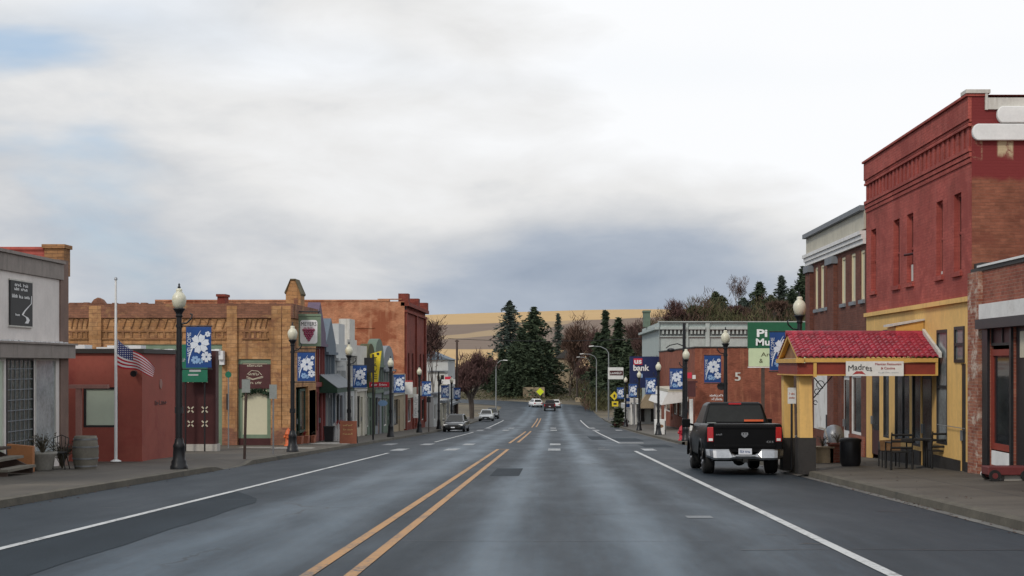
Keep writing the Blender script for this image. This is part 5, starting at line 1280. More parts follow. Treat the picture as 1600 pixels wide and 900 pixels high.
def make_banner(label):
    W_, H_ = .66, 1.06
    t_ = thing('welcome_banner', label, 'banner', (0, 0, 0), 'blue welcome banners on the street lamps')
    mb = MB(); n, m_n = 10, 12
    f = lambda u, v: .018 * math.sin(v * 4.2 + u * 3) * (.3 + u / W_)
    v_ = [(W_ * i / n, f(W_ * i / n, H_ * j / m_n) + o, H_ * j / m_n) for o in (-.004, .004) for j in range(m_n + 1) for i in range(n + 1)]
    K = (n + 1) * (m_n + 1)
    for o in (0, K): mb.add([], [])
    fs = [tuple(o + q for q in (j * (n + 1) + i, j * (n + 1) + i + 1, (j + 1) * (n + 1) + i + 1, (j + 1) * (n + 1) + i)) for o in (0, K) for j in range(m_n) for i in range(n)]
    mb.add(v_, fs, 0, True); mb.build('cloth', 'banner_blue', t_)
    Pb = lambda u, v, d: (u * W_, f(u * W_, v * H_) - .010 + d, v * H_)
    mb = MB(); text(mb, 'WELCOME', Pb, .05, .20, .28, .86, 0, up=True, th=.001); mb.build('lettering', 'banner_white', t_)
    mb = MB(); arc = []
    for k in range(19):
        s_ = k / 18; a = R(100 + 95 * s_); cx_, cz_ = .86, .50
        arc.append((.58 - .38 * math.sin(math.pi * s_ * .62) - .40 * max(0, s_ - .55) * .7, .90 - .80 * s_, .012 + .02 * math.sin(math.pi * s_)))
    for (a, b_, c), (d, e, g_) in zip(arc, arc[1:]): mb.flat([Pb(a - c, b_, 0), Pb(a + c, b_ + .01, 0), Pb(d + g_, e + .01, 0), Pb(d - g_, e, 0)])
    mb.build('swoosh', 'banner_white', t_)
    Ps = lambda u, v, d: Pb(u / W_, v / H_, d)
    for (c, r_, n_, m_, rot) in (((.36, .62), .25, 6, 'banner_white', .2), ((.53, .28), .14, 6, 'banner_white', .5), ((.24, .20), .11, 6, 'banner_pale', .1), ((.37, .17), .08, 5, 'banner_pale', .8), ((.57, .87), .075, 6, 'banner_white', .3)):
        mb = MB(); flower(mb, c, r_, n_, Ps, -.003, 0, rot, .34); mb.build('snowflake', m_, t_)
    return t_
LXP, RXP = -9.76, 6.75
lamps = [(LXP, 38.3, 'acorn street lamp beside the flagpole, nearest on the left pavement', 'large blue welcome banner hanging before the maroon entrance box'),
         (LXP, 54.9, 'acorn street lamp at the tan brick corner below the wine sign', 'blue welcome banner below the hanging wine sign'),
         (LXP, 70.0, 'acorn street lamp standing behind the brown menu board', 'blue welcome banner hanging left of the yellow sign'),
         (LXP, 87.8, 'acorn street lamp between the yellow sign and the brick block', 'blue welcome banner in front of the dark red street front'),
         (LXP, 106.5, 'acorn street lamp before the doors of the brick block', 'blue welcome banner at the far edge of the brick block'),
         (LXP, 124.5, 'acorn street lamp just behind the parked grey sedan', 'blue welcome banner above the parked grey sedan'),
         (LXP, 140.0, 'farthest acorn street lamp on the left, near the plum tree', 'farthest blue welcome banner on the left, beside the plum tree'),
         (6.86, 41.15, 'acorn street lamp rising behind the red tiled canopy roof', 'blue welcome banner overlapping the green store sign'),
         (RXP, 58.0, 'acorn street lamp directly behind the black pickup', 'blue welcome banner in front of the orange brick wall'),
         (RXP, 75.4, 'acorn street lamp behind the red hydrant', 'blue welcome banner above the white awning and left of the maroon sign'),
         (RXP, 95.4, 'acorn street lamp beside the white box sign with oval', 'blue welcome banner overlapping the right edge of the bank sign'),
         (RXP, 117.0, 'acorn street lamp in front of the navy bank sign', 'blue welcome banner overlapping the lower left of the bank sign'),
         (RXP, 139.0, 'farthest acorn street lamp on the right, beside the small evergreen', 'farthest blue welcome banner on the right, above the yellow warning sign')]
lp = make_lamp(lamps[0][2]); bp = make_banner(lamps[0][3])
for i, (x, y, l1, l2) in enumerate(lamps):
    a = lp if i == 0 else copy_tree(lp); b_ = bp if i == 0 else copy_tree(bp)
    g = sl(y) if x < 0 else sr(x, y)
    a.location = (x, y, g); a['label'] = l1; b_['label'] = l2
    if x > 0: a.rotation_euler.z = R(180)
    b_.location = (x + (.18 if x < 0 else -.18 - .66), y, g + 2.64)

# ------------------------------------------------------------------ flagpole and flag at half staff
x, y = px(181, 44.2), 44.2; z = sl(y)
fp = thing('flagpole', 'slim white flagpole standing in front of the red stucco building', 'flagpole', (x, y, z))
mb = MB(); mb.lathe((x, y, z), [(.05, .05), (.045, 2.6), (.032, 5.45)], 10); mb.build('pole', 'white_paint', fp)
mb = MB(); mb.lathe((x, y, z), [(.16, 0), (.16, .02), (.07, .06)], 14); mb.build('base_flange', 'white_paint', fp)
mb = MB(); mb.lathe((x, y, z + 5.45), [(.05, 0), (.05, .05), (.03, .08), (.001, .09)], 10); mb.build('truck_cap', 'metal_grey', fp)
mb = MB(); nu_, nv_ = 30, 13; zt_, zb_ = pz(530, y), pz(571, y)
def flag_p(u, v):
    xx = x + .05 + 1.10 * u * (1 - .06 * v)
    top = zt_ - .80 * u ** 1.05 - .06 * math.sin(u * 7); bot = zb_ - .33 * u - .05 * math.sin(u * 6 + 1)
    zz = top + (bot - top) * v
    return (xx, y + .10 * math.sin(u * 9 - v * 2.2) * (.2 + u), zz)
mb.add([flag_p(i / nu_, j / nv_) for j in range(nv_ + 1) for i in range(nu_ + 1)], [])
for j in range(nv_):
    for i in range(nu_):
        mb.f.append((j * (nu_ + 1) + i, j * (nu_ + 1) + i + 1, (j + 1) * (nu_ + 1) + i + 1, (j + 1) * (nu_ + 1) + i)); mb.s.append(True)
        mb.m.append(2 if (j < 7 and i < nu_ * .42) else (0 if j % 2 == 0 else 1))
tag(mb.build('flag', ['flag_red', 'flag_white', 'flag_blue']), 'red white and blue stars and stripes flag drooping at half staff', 'flag')

# ------------------------------------------------------------------ small signs, hydrants, bins
def post_sign(name, lab, x, y, g, h, plate, pm, r=.03, post='metal_grey', kind='rect', edge=False):
    t_ = thing(name, lab, 'sign', (x, y, g))
    mb = MB(); mb.tube([(x, y, g), (x + (.06 if edge else 0), y, g + h)], r, 8); mb.build('post', post, t_)
    w_, z0, z1, off = plate
    mb = MB()
    if kind == 'rect': mb.bx(front(y), x + off - w_ / 2, x + off + w_ / 2, g + z0, g + z1, -r - .02, -r - .002)
    elif kind == 'round': mb.lathe((x + off, y - r - .01, g + (z0 + z1) / 2), [(w_ / 2, -.008), (w_ / 2, .008)], 20, 'y')
    else: c = g + (z0 + z1) / 2; q = (z1 - z0) / 2; mb.prism([(x + off, y - r - .02, c - q), (x + off + q, y - r - .02, c), (x + off, y - r - .02, c + q), (x + off - q, y - r - .02, c)], (0, .018, 0))
    mb.build('plate', pm, t_); return t_
y = 46.6; post_sign('parking_sign', 'blank grey sign back on a dark leaning post before the cream blind', px(382, y), y, sl(y), 2.55, (.26, 2.1, 2.52, .06), 'sign_back', .045, 'wood_dark', edge=True)
y = 51.6; post_sign('parking_sign', 'grey sign back on a thin post right of the cream blind', px(427, y), y, sl(y), 2.3, (.26, 1.95, 2.45, 0), 'sign_back', .028)
y = 60.7; post_sign('round_sign', 'round green sign on a thin post beside the maroon entrance box', px(357, y), y, sl(y), 3.2, (.26, 2.9, 3.16, 0), 'teal_sign', .025, 'metal_grey', 'round')
y = 79; post_sign('dark_pole', 'thin dark pole carrying small black signs left of the yellow sign', px(583, y), y, sl(y), 4.6, (.55, 3.6, 4.4, -.2), 'paint_black', .05, 'paint_black')
y = 110; post_sign('dark_pole', 'thin brown pole before the pale shops beyond the brick block', px(670, y), y, sl(y), 4.4, (.3, 2.2, 2.6, 0), 'paint_black', .04, 'wood_dark')
def hydrant(name, lab, x, y, g, m_):
    t_ = thing(name, lab, 'hydrant', (x, y, g))
    mb = MB(); mb.lathe((x, y, g), [(.19, 0), (.19, .05), (.13, .06), (.125, .48), (.16, .50), (.16, .54), (.135, .56), (.12, .66), (.06, .73), (.03, .74), (.03, .79), (.001, .79)], 16); mb.build('barrel', m_, t_)
    for ax, o in (('x', -.2), ('x', .12), ('y', -.22)):
        mb = MB(); mb.lathe((x, y, g + .40), [(.05, o), (.07, o + .02), (.07, o + .08)], 10, ax); mb.build('outlet', m_, t_)
hydrant('fire_hydrant', 'bright red fire hydrant on the right pavement beside the pickup', 6.66, 77, sr(6.66, 77), 'red_metal')
hydrant('fire_hydrant', 'orange fire hydrant at the tan brick corner', px(450.5, 64.5), 64.5, sl(64.5), 'orange_metal')
y = 70.2; 
for i, (p, lab) in enumerate(((466, 'terracotta planter nearest the orange hydrant'), (476, 'terracotta planter in the middle of the row at the green shopfront'), (486, 'terracotta planter at the awning end of the green shopfront'))):
    yy_ = 68.6 + i * 1.5; x = px(p, yy_) - .02; z = sl(yy_)
    t_ = thing('terracotta_planter', lab, 'planter', (x, yy_, z), 'planters along the green shopfront')
    mb = MB(); mb.prism([(x - .2, yy_ - .3, z), (x + .2, yy_ - .3, z), (x + .24, yy_ - .3, z + .36), (x - .24, yy_ - .3, z + .36)], (0, .6, 0)); mb.build('box', 'terracotta', t_)
    mb = MB(); stems(mb, x, yy_, z + .33, 14, .3, .22); mb.build('plant', 'flower_red' if i == 1 else 'dry_plant', t_)
y = 74; x = px(514.5, y); z = sl(y)
t_ = thing('trash_bin', 'square black rubbish bin under the green awning', 'bin', (x, y, z))
mb = MB(); mb.prism([(x - .2, y - .2, z), (x + .2, y - .2, z), (x + .25, y - .2, z + .72), (x - .25, y - .2, z + .72)], (0, .45, 0)); mb.build('bin_body', 'paint_black', t_)
mb = MB(); mb.box(x - .27, x + .27, y - .23, y + .28, z + .723, z + .78); mb.build('lid', 'plinth_black', t_)
for i, (p, hh, lab) in enumerate(((528, .95, 'white picket planter with red flowers beside the black bin'), (536.5, .6, 'short white picket planter with red flowers near the menu board'))):
    y = 75.2 + i; x = px(p, y); z = sl(y); t_ = thing('picket_planter', lab, 'planter', (x, y, z), 'white picket planters')
    mb = MB()
    for k in range(5): a = x - .24 + k * .11; mb.prism([(a, y, z), (a + .085, y, z), (a + .085, y, z + hh * .9), (a + .043, y, z + hh), (a, y, z + hh * .9)], (0, .03, 0))
    mb.bx(front(y), x - .24, x + .285, z + .2, z + .28, .031, .06); mb.build('pickets', 'white_trim', t_)
    mb = MB(); stems(mb, x, y + .15, z + .5, 24, .6, .28); mb.build('plant', 'flower_red', t_)
y = 69.4; x = -9.72; z = sl(y)
t_ = thing('menu_board', 'reddish brown wooden menu board standing at the kerb', 'board', (x, y, z))
mb = MB(); mb.prism([(x - .40, y - .02, z), (x + .40, y - .02, z), (x + .40, y + .12, z + 1.06), (x - .40, y + .12, z + 1.06)], (0, .05, 0)); mb.build('panel', 'terracotta', t_)
mb = MB()
for k in range(3): scribble(mb, lambda u, v, d: (u, y - .022 + (v - z) * .132 + d, v), x - .25, x + .22, z + .42 + .2 * k, z + .50 + .2 * k, -.002, (3, 5) if k % 2 else (6,), 20 + k)
mb.build('lettering', 'gold', t_)
for sx_ in (-1, 1):
    mb = MB(); mb.tube([(x + sx_ * .36, y + .55, z), (x + sx_ * .36, y + .16, z + 1.04)], .025, 6); mb.build('leg', 'wood_dark', t_)
# hanging signs of the shop row
SY = 81; P = front(SY)
t_ = thing('white_hanging_sign', 'small white hanging sign above the grey boarded shop', 'sign', (px(527, SY), SY, pz(580, SY)))
mb = MB(); mb.bx(P, px(513, SY), px(540, SY), pz(579, SY), pz(564, SY), 0, .1); mb.build('board', 'white_trim', t_)
mb = MB(); scribble(mb, P, px(516, SY), px(537, SY), pz(574, SY), pz(570, SY), -.002, (4, 5), 31); mb.build('lettering', 'letter_grey', t_)
mb = MB(); mb.tube([(-12.1, SY + .05, pz(561, SY)), (px(541, SY), SY + .05, pz(561, SY))], .025, 6); mb.build('bracket', 'paint_black', t_)
SY = 93.6; P = front(SY)
t_ = thing('yellow_tavern_sign', 'tall bright yellow projecting sign with dark upright letters', 'sign', (px(588, SY), SY, pz(597, SY)))
mb = MB(); mb.prism([P(px(581, SY), pz(597, SY), 0), P(px(590, SY), pz(597, SY), 0), P(px(596, SY), pz(548, SY), 0), P(px(578, SY), pz(553, SY), 0)], (0, .25, 0)); mb.build('board', 'sign_yellow', t_)
mb = MB()
for ch, q in zip('TAVE', (562, 571, 580, 589)): text(mb, ch, P, px(583.5, SY), px(589, SY), pz(q + 3, SY), pz(q - 4, SY), -.004)
mb.lathe((px(590.5, SY), SY - .006, pz(553, SY)), [(.09, -.004), (.09, .004)], 12, 'y'); mb.build('lettering', 'letter_black', t_)
SY = 91; P = front(SY)
t_ = thing('red_wavy_sign', 'low red sign strip with pale letters below the yellow sign', 'sign', (px(591, SY), SY, pz(605, SY)))
mb = MB(); mb.bx(P, px(577, SY), px(608, SY), pz(605, SY), pz(597, SY), 0, .1); mb.build('board', 'red_metal', t_)
mb = MB(); scribble(mb, P, px(580, SY), px(605, SY), pz(603, SY), pz(599.5, SY), -.002, (4, 5), 33); mb.build('lettering', 'letter_white', t_)
SY = 100; P = front(SY)
t_ = thing('oval_blue_sign', 'small oval blue hanging sign below the red sign strip', 'sign', (px(598, SY), SY, pz(635, SY)))
mb = MB(); mb.prism([P(px(598, SY) + .32 * math.cos(R(k * 20)), pz(630, SY) + .2 * math.sin(R(k * 20)), 0) for k in range(18)], (0, .08, 0)); mb.build('board', 'banner_pale', t_)
mb = MB(); mb.tube([(-12.05, SY + .04, pz(623, SY)), (px(604, SY), SY + .04, pz(623, SY))], .02, 6); mb.build('bracket', 'paint_black', t_)
SY = 112; P = front(SY)
t_ = thing('white_red_sign', 'white projecting sign with red top edge beside a blue banner', 'sign', (px(639, SY), SY, pz(616, SY)))
mb = MB(); mb.bx(P, px(633, SY), px(644.5, SY), pz(616, SY), pz(597, SY), 0, .2); mb.build('board', 'white_trim', t_)
mb = MB(); mb.bx(P, px(633, SY), px(644.5, SY), pz(596.8, SY), pz(594.5, SY), -.01, .21); mb.build('top_edge', 'letter_red', t_)
SY = 116; P = front(SY)
t_ = thing('white_upright_sign', 'tall narrow white sign with grey upright letters at the brick block', 'sign', (px(650, SY), SY, pz(654, SY)))
mb = MB(); mb.bx(P, px(646, SY), px(654, SY), pz(653, SY), pz(616, SY), 0, .12); mb.build('board', 'white_trim', t_)
mb = MB(); scribble(mb, lambda u, v, d: (px(650, SY) - .12 + (v - 0) , SY + d, u), pz(650, SY), pz(619, SY), 0, .24, -.002, (4, 4), 35); mb.build('lettering', 'letter_grey', t_)
SY = 150; P = front(SY)
t_ = thing('fuel_sign', 'white roadside sign with red top beyond the brick block', 'sign', (px(698, SY), SY, gz(SY)))
mb = MB(); mb.bx(P, px(690, SY), px(711, SY), pz(600, SY), pz(593, SY), 0, .4); mb.build('board', 'white_trim', t_)
mb = MB(); mb.bx(P, px(695, SY), px(704.5, SY), pz(592.8, SY), pz(588.5, SY), 0, .4); mb.build('red_top', 'bank_red', t_)
mb = MB(); mb.bx(P, px(688, SY), px(696, SY), pz(610, SY), pz(600.5, SY), 0, .4); mb.build('lower_board', 'house_cream', t_)
mb = MB(); mb.bx(P, px(699, SY), px(701, SY), gz(SY), pz(600.2, SY), .1, .3); mb.build('post', 'metal_grey', t_)
y = 124; x = px(685.5, y); g = sl(y)
t_ = thing('traffic_pole', 'dark slender pole with short top arm above the grey sedan', 'pole', (x, y, g))
mb = MB(); mb.tube([(x, y, g), (x, y, pz(580, y))], .06, 8); mb.build('pole', 'paint_black', t_)
mb = MB(); mb.tube([(x - .7, y, pz(581, y)), (x + .5, y, pz(581, y))], .035, 6); mb.build('arm', 'paint_black', t_)
# right side small things
y = 96.6; x = 6.95; g = sr(x, y); P = front(y)
t_ = thing('white_box_sign', 'white upright box sign with brown oval emblem near the kerb', 'sign', (x, y, g))
mb = MB(); mb.box(x - .36, x + .30, y, y + .5, g, g + .98); mb.build('box', 'white_trim', t_, bevel=.01)
mb = MB(); mb.prism([P(x - .02 + .24 * math.cos(R(k * 20)), g + .55 + .12 * math.sin(R(k * 20)), -.012) for k in range(18)], (0, .010, 0)); mb.build('emblem', 'wood_brown', t_)
mb = MB(); mb.box(x + .31, x + .36, y - .1, y - .05, g, g + .9); mb.build('stake', 'paint_black', t_)
y = 139.5; x = px(981, y); g = sr(x, y); P = front(y)
t_ = thing('blue_white_sign', 'small white sign with blue squares below the farthest right lamp', 'sign', (x, y, g))
mb = MB(); mb.bx(P, px(977.5, y), px(985, y), pz(637, y), pz(616, y), -.12, -.09); mb.build('plate', 'white_trim', t_)
mb = MB()
for q in (624.5, 633.5): mb.bx(P, px(978.5, y), px(984, y), pz(q + 2.6, y), pz(q - 2.6, y), -.135, -.122)
mb.build('squares', 'banner_blue', t_)
mb = MB(); mb.tube([(x, y, g), (x, y, pz(616, y))], .04, 6); mb.build('post', 'metal_grey', t_)
y = 136; x = px(960, y); g = sr(7, y) ; x = 6.75
t_ = thing('yellow_warning_sign', 'yellow diamond warning sign with yellow plaque above a small evergreen', 'sign', (px(960, 160), 160, gz(160)))
y = 160; x = px(960, y); g = gz(y) + .15; P = front(y)
mb = MB(); mb.tube([(x, y, g), (x, y, pz(612, y))], .04, 6); mb.build('post', 'metal_grey', t_)
mb = MB(); c = (px(960, y), pz(618.5, y)); q = .48; mb.prism([P(c[0], c[1] - q, -.07), P(c[0] + q, c[1], -.07), P(c[0], c[1] + q, -.07), P(c[0] - q, c[1], -.07)], (0, .02, 0)); mb.build('diamond', 'sign_yellow', t_)
mb = MB(); mb.bx(P, px(956, y), px(966, y), pz(635, y), pz(627, y), -.07, -.05); mb.build('plaque', 'sign_yellow', t_)
mb = MB(); mb.lathe((c[0], y - .074, c[1] + .05), [(.12, -.003), (.12, .003)], 10, 'y'); mb.bx(P, c[0] - .09, c[0] + .09, c[1] - .2, c[1], -.077, -.072); mb.bx(P, px(958.5, y), px(963.5, y), pz(632.5, y), pz(629.5, y), -.077, -.071); mb.build('symbol', 'letter_black', t_)
y = 183; x = px(951, y); g = gz(y); P = front(y)
t_ = thing('motel_sign', 'white and dark red rectangular sign on a pole beyond the bank sign', 'sign', (px(962, y), y, g))
mb = MB(); mb.bx(P, px(950, y), px(974, y), pz(592.5, y), pz(574, y), 0, .3); mb.build('board', 'white_trim', t_)
mb = MB(); mb.bx(P, px(952.5, y), px(973.5, y), pz(586.5, y), pz(579, y), -.02, -.002); mb.build('panel', 'maroon_sign', t_)
mb = MB(); scribble(mb, P, px(953.5, y), px(972, y), pz(584.5, y), pz(581, y), -.022, (7,), 41); mb.build('lettering', 'letter_white', t_)
mb = MB(); mb.tube([(px(950.6, y), y + .15, g), (px(950.6, y), y + .15, pz(574, y))], .07, 8); mb.build('post', 'metal_grey', t_)
y = 300; x = px(844, y); g = terrain(x, y)
post_sign('lime_sign', 'lime yellow diamond road sign at the far bend', x, y, pz(625, y), 2.6, (1.5, .9, 2.5, 0), 'sign_lime', .05, 'metal_grey', 'diamond')
y = 58.2; x = RXP; g = sr(x, y); P = front(y)
t_ = thing('diamond_sign_back', 'dark diamond shaped sign back hanging at the lamp behind the pickup', 'sign', (x - .1, y, g))
c = (px(1127, y), pz(603.5, y)); mb = MB(); mb.prism([P(c[0] + .19 * math.cos(R(k * 45)), c[1] + .16 * math.sin(R(k * 45)), -.12) for k in range(8)], (0, .02, 0)); mb.build('plate', 'paint_black', t_)
mb = MB(); mb.bx(P, c[0], x, c[1] - .03, c[1] + .03, -.099, -.082); mb.build('bracket', 'paint_black', t_)
# dark utility pole with street light arm
y = 76.6; x = px(1069, y); g = sr(x, y)
t_ = thing('utility_pole', 'tall dark pole with curved arm and dark street light beside the hydrant', 'pole', (x, y, g))
mb = MB(); mb.tube([(x, y, g), (x, y, pz(505, y))], [.11, .08], 10); mb.build('pole', 'lamp_black', t_)
mb = MB(); mb.tube([(x, y, pz(541, y)), (x - .35, y, pz(537, y)), (x - .75, y, pz(539.5, y)), (x - .95, y, pz(544, y))], .028, 6); ar = mb.build('arm', 'lamp_black', t_)
mb = MB(); mb.ball((x - .68, y, pz(547, y)), .22, 8, .5); mb.build('light_head', 'lamp_black', ar)
# overhead cobra street lights far down the road
def cobra(lab, p, y, ptop, parm, x=None):
    x = px(p, y); g = gz(y); s_ = -1 if parm < p else 1; zt_ = pz(ptop, y); xa = px(parm, y)
    t_ = thing('road_light', lab, 'street light', (x, y, g), 'overhead road lights at the far end')
    mb = MB(); mb.tube([(x, y, g), (x, y, zt_ - .9)], [.10, .065], 8); mb.build('pole', 'galvanised', t_)
    mb = MB(); mb.tube([(x, y, zt_ - .9), (x + (xa - x) * .12, y, zt_ - .4), (x + (xa - x) * .4, y, zt_ - .05), (xa - s_ * .5, y, zt_)], .045, 8); ar = mb.build('arm', 'galvanised', t_)
    mb = MB(); mb.prism([(xa - s_ * .6, y - .15, zt_ - .02), (xa, y - .15, zt_ - .07), (xa, y - .15, zt_ + .05), (xa - s_ * .6, y - .15, zt_ + .1)], (0, .3, 0)); mb.build('light_head', 'white_trim', ar)
cobra('tallest grey road light at the right verge beside the red and white sign', 951, 187, 541, 920)
cobra('middle grey road light at the right verge before the rust trees', 932, 240, 553, 906)
cobra('far grey road light at the right verge, left of the middle one', 922, 280, 558, 901)
cobra('grey road light on the left beyond the plum tree', 775, 211, 563, 793)
y = 175; x = px(714, y); g = gz(y)
t_ = thing('telephone_pole', 'brown wooden telephone pole standing behind the plum tree', 'pole', (x, y, g))
mb = MB(); mb.tube([(x, y, g), (x, y, pz(531, y))], [.17, .12], 8); mb.build('pole', 'wood_dark', t_)
mb = MB(); mb.box(x - .25, x + .25, y - .1, y + .1, pz(534, y), pz(532, y)); mb.build('crossarm', 'wood_dark', t_)
y = 205; mb = MB(); a, b_ = px(700, y), px(1004, y)
mb.tube([(a + (b_ - a) * k / 14, y, pz(529, y) - .35 * (1 - (k / 7 - 1) ** 2)) for k in range(15)], .035, 4); tag(mb.build('overhead_wire', 'paint_black'), 'thin overhead wire stretched across the far road', 'wire')

# ------------------------------------------------------------------ vehicles
SL = -math.atan(.0322)
def wheel(par, x, y, r, w_, name='wheel'):
    mb = MB(); s_ = 1 if x > 0 else -1
    mb.lathe((x, y, r), [(r * .62, -w_ / 2), (r * .92, -w_ / 2), (r, -w_ * .36), (r, w_ * .36), (r * .92, w_ / 2), (r * .62, w_ / 2)], 26, 'x'); t_ = mb.build('wheel', 'tyre', par)
    mb = MB(); mb.lathe((x, y, r), [(r * .60, -w_ * .44), (r * .62, w_ * .40)], 20, 'x')
    for k in range(5):
        a = k * 1.2566; c = Vector((x + s_ * w_ * .44, y + r * .34 * math.cos(a), r + r * .34 * math.sin(a))); mb.ball(c, r * .14, 4)
    mb.build('rim', 'rim', t_)
def ringx(y, wb, wm, wt, z0, zm, z1, rb=.06, rt=.05):
    """cross section of a body: half widths at bottom, middle, top"""
    r_ = [(wb - rb, z0), (wb, z0 + rb), (wm, zm), (wt + .012, z1 - rt), (wt - rt * .3, z1 - rt * .25), (wt - rt, z1)]
    return [(x, y, z) for x, z in r_] + [(-x, y, z) for x, z in reversed(r_)]
tk = thing('pickup_truck', 'black crew cab pickup with chrome rear bumper parked at the right kerb', 'pickup truck', (0, 0, 0))
mb = MB()
mb.loft([ringx(.09, .95, .985, .955, .60, 1.0, 1.32), ringx(.2, .98, 1.02, .97, .50, 1.0, 1.33), ringx(1.9, 1.0, 1.03, .98, .47, 1.0, 1.33)], 0, True)
mb.loft([ringx(1.93, 1.0, 1.03, .97, .47, .98, 1.30), ringx(4.1, 1.0, 1.03, .97, .47, .98, 1.28), ringx(4.5, .97, 1.0, .92, .50, .95, 1.22), ringx(5.4, .96, .99, .88, .48, .9, 1.16), ringx(5.75, .86, .9, .78, .45, .85, 1.05)], 0, True)
for y0 in (1.25, 4.72):
    for s_ in (-1, 1):
        mb.tube([(s_ * 1.015, y0 + .50 * math.cos(R(k * 20)), .40 + .50 * math.sin(R(k * 20))) for k in range(0, 10)], .04, 6)
bd = mb.build('body', 'truck_black', tk)
mb = MB()
lo = [(-.93, 1.98), (.93, 1.98), (.95, 4.5), (-.95, 4.5)]; md = [(-.90, 2.0), (.90, 2.0), (.90, 4.25), (-.90, 4.25)]; hi = [(-.74, 2.22), (.74, 2.22), (.74, 3.55), (-.74, 3.55)]; tp = [(-.66, 2.32), (.66, 2.32), (.66, 3.4), (-.66, 3.4)]
mb.loft([[(x, y, z) for x, y in q] for q, z in ((lo, 1.27), (md, 1.33), (hi, 1.86), (tp, 1.905))]); cb = mb.build('cab', 'truck_black', tk, bevel=.05)
def lerp3(a, b_, k): return tuple(p + (q - p) * k for p, q in zip(a, b_))
def pane_between(mb, bl, br, tr, tl, i0, i1, j0, j1, off):
    f = lambda u, v: Vector(lerp3(lerp3(bl, br, u), lerp3(tl, tr, u), v))
    n = (Vector(br) - Vector(bl)).cross(Vector(tl) - Vector(bl)).normalized() * off
    q = [f(i0, j0), f(i1, j0), f(i1, j1), f(i0, j1)]
    mb.prism([p + n for p in q], -n * .7)
mb = MB(); pane_between(mb, (-.9, 2.0, 1.33), (.9, 2.0, 1.33), (.74, 2.22, 1.86), (-.74, 2.22, 1.86), .05, .95, .06, .90, .012); mb.build('rear_window', 'glass_car', cb)
for s_ in (-1, 1):
    for a, b_ in ((.06, .46), (.52, .90)):
        mb = MB(); pane_between(mb, (s_ * .9, 2.0 + 0, 1.33), (s_ * .9, 4.25, 1.33), (s_ * .74, 3.55, 1.86), (s_ * .74, 2.22, 1.86), a, b_, .08, .88, -s_ * .012); mb.build('side_window', 'glass_car', cb)
mb = MB(); pane_between(mb, (.9, 4.25, 1.33), (-.9, 4.25, 1.33), (-.74, 3.55, 1.86), (.74, 3.55, 1.86), .05, .95, .05, .92, .012); mb.build('windshield', 'glass_car', cb)
mb = MB(); mb.box(-.17, .17, 2.17, 2.26, 1.835, 1.885); mb.build('brake_lamp', 'tail_red', cb)
mb = MB(); mb.box(.22, .74, 1.93, 1.962, 1.375, 1.43); mb.build('orange_strip', 'orange_strip', cb)
mb = MB(); mb.box(-.80, .80, .06, .115, .69, 1.29); mb.box(-.80, .80, .035, .058, 1.20, 1.27); mb.box(-.78, .78, .045, .058, .72, .78); tg = mb.build('tailgate', 'truck_black', tk, bevel=.012)
mb = MB(); mb.box(-.78, .78, .08, 1.88, 1.275, 1.312); mb.build('bed_cover', 'under_dark', tk)
mb = MB(); mb.box(-.16, .16, .028, .045, .90, .91) if False else None
mb.prism([(-.08, .026, 1.10), (.08, .026, 1.10), (.09, .026, 1.05), (.055, .026, 1.0), (0, .026, .965), (-.055, .026, 1.0), (-.09, .026, 1.05)], (0, .03, 0)); eb = mb.build('emblem', 'chrome', tg)
mb = MB(); mb.prism([(-.05, .022, 1.085), (-.012, .022, 1.085), (-.03, .022, 1.03)], (0, .003, 0)); mb.prism([(.05, .022, 1.085), (.012, .022, 1.085), (.03, .022, 1.03)], (0, .003, 0)); mb.build('emblem_mark', 'under_dark', eb)
mb = MB(); text(mb, '4X4', front(.055), .56, .74, .83, .89, -.002, th=.004); scribble(mb, front(.055), -.74, -.58, 1.03, 1.07, -.001, (4,), 50); mb.build('badge_lettering', 'metal_grey', tg)
for s_ in (-1, 1):
    mb = MB(); mb.prism([(s_ * .805, .055, .86), (s_ * .965, .085, .86), (s_ * .965, .085, 1.24), (s_ * .805, .055, 1.24)], (0, .16, 0)); tl = mb.build('tail_light', 'tail_red', tk, bevel=.012)
    mb = MB(); mb.prism([(s_ * .825, .046, .885), (s_ * .93, .066, .885), (s_ * .93, .066, .95), (s_ * .825, .046, .95)], (0, .02, 0)); mb.build('reverse_lamp', 'lamp_clear', tl)
mb = MB()
n = 24; top_, bot = [], []
for k in range(n + 1):
    u = -1 + 2 * k / n; dip = sm((.42 - abs(u)) / .14); cor = sm((abs(u) - .8) / .2)
    top_.append((u * 1.0, -.05 + .15 * cor, -0.0 + .67 - .145 * dip)); bot.append((u * .985, -.12 + .17 * cor, .40 + .07 * cor + .03 * dip))
mb.loft([[t0, (t0[0], t0[1] - .03, t0[2] - .03), (b0[0], b0[1] - .015, b0[2] + .05), b0, (b0[0], b0[1] + .16, b0[2]), (t0[0], t0[1] + .16, t0[2])] for t0, b0 in zip(top_, bot)], 0, False)
bu = mb.build('rear_bumper', 'chrome', tk)
mb = MB(); mb.box(-.17, .17, -.06, -.02, .535, .69); pl = mb.build('license_plate', 'plate', bu)
mb = MB(); scribble(mb, front(-.06), -.13, .13, .58, .645, -.001, (3, 4), 51, .003); mb.build('plate_lettering', 'banner_blue', pl)
mb = MB(); mb.box(-.80, .80, .3, 5.3, .36, .60); mb.tube([(0, 1.25, .40), (0.001, 1.25, .40)], .16, 10) ; mb.tube([(-.86, 1.25, .40), (.86, 1.25, .40)], .08, 8); mb.box(-.06, .06, -.12, .35, .33, .43); mb.ball((0, 1.25, .38), .18, 8); mb.build('undercarriage', 'under_dark', tk)
mb = MB(); mb.tube([(.62, .02, .42), (.62, 1.0, .44)], .035, 10); mb.build('exhaust', 'metal_grey', tk)
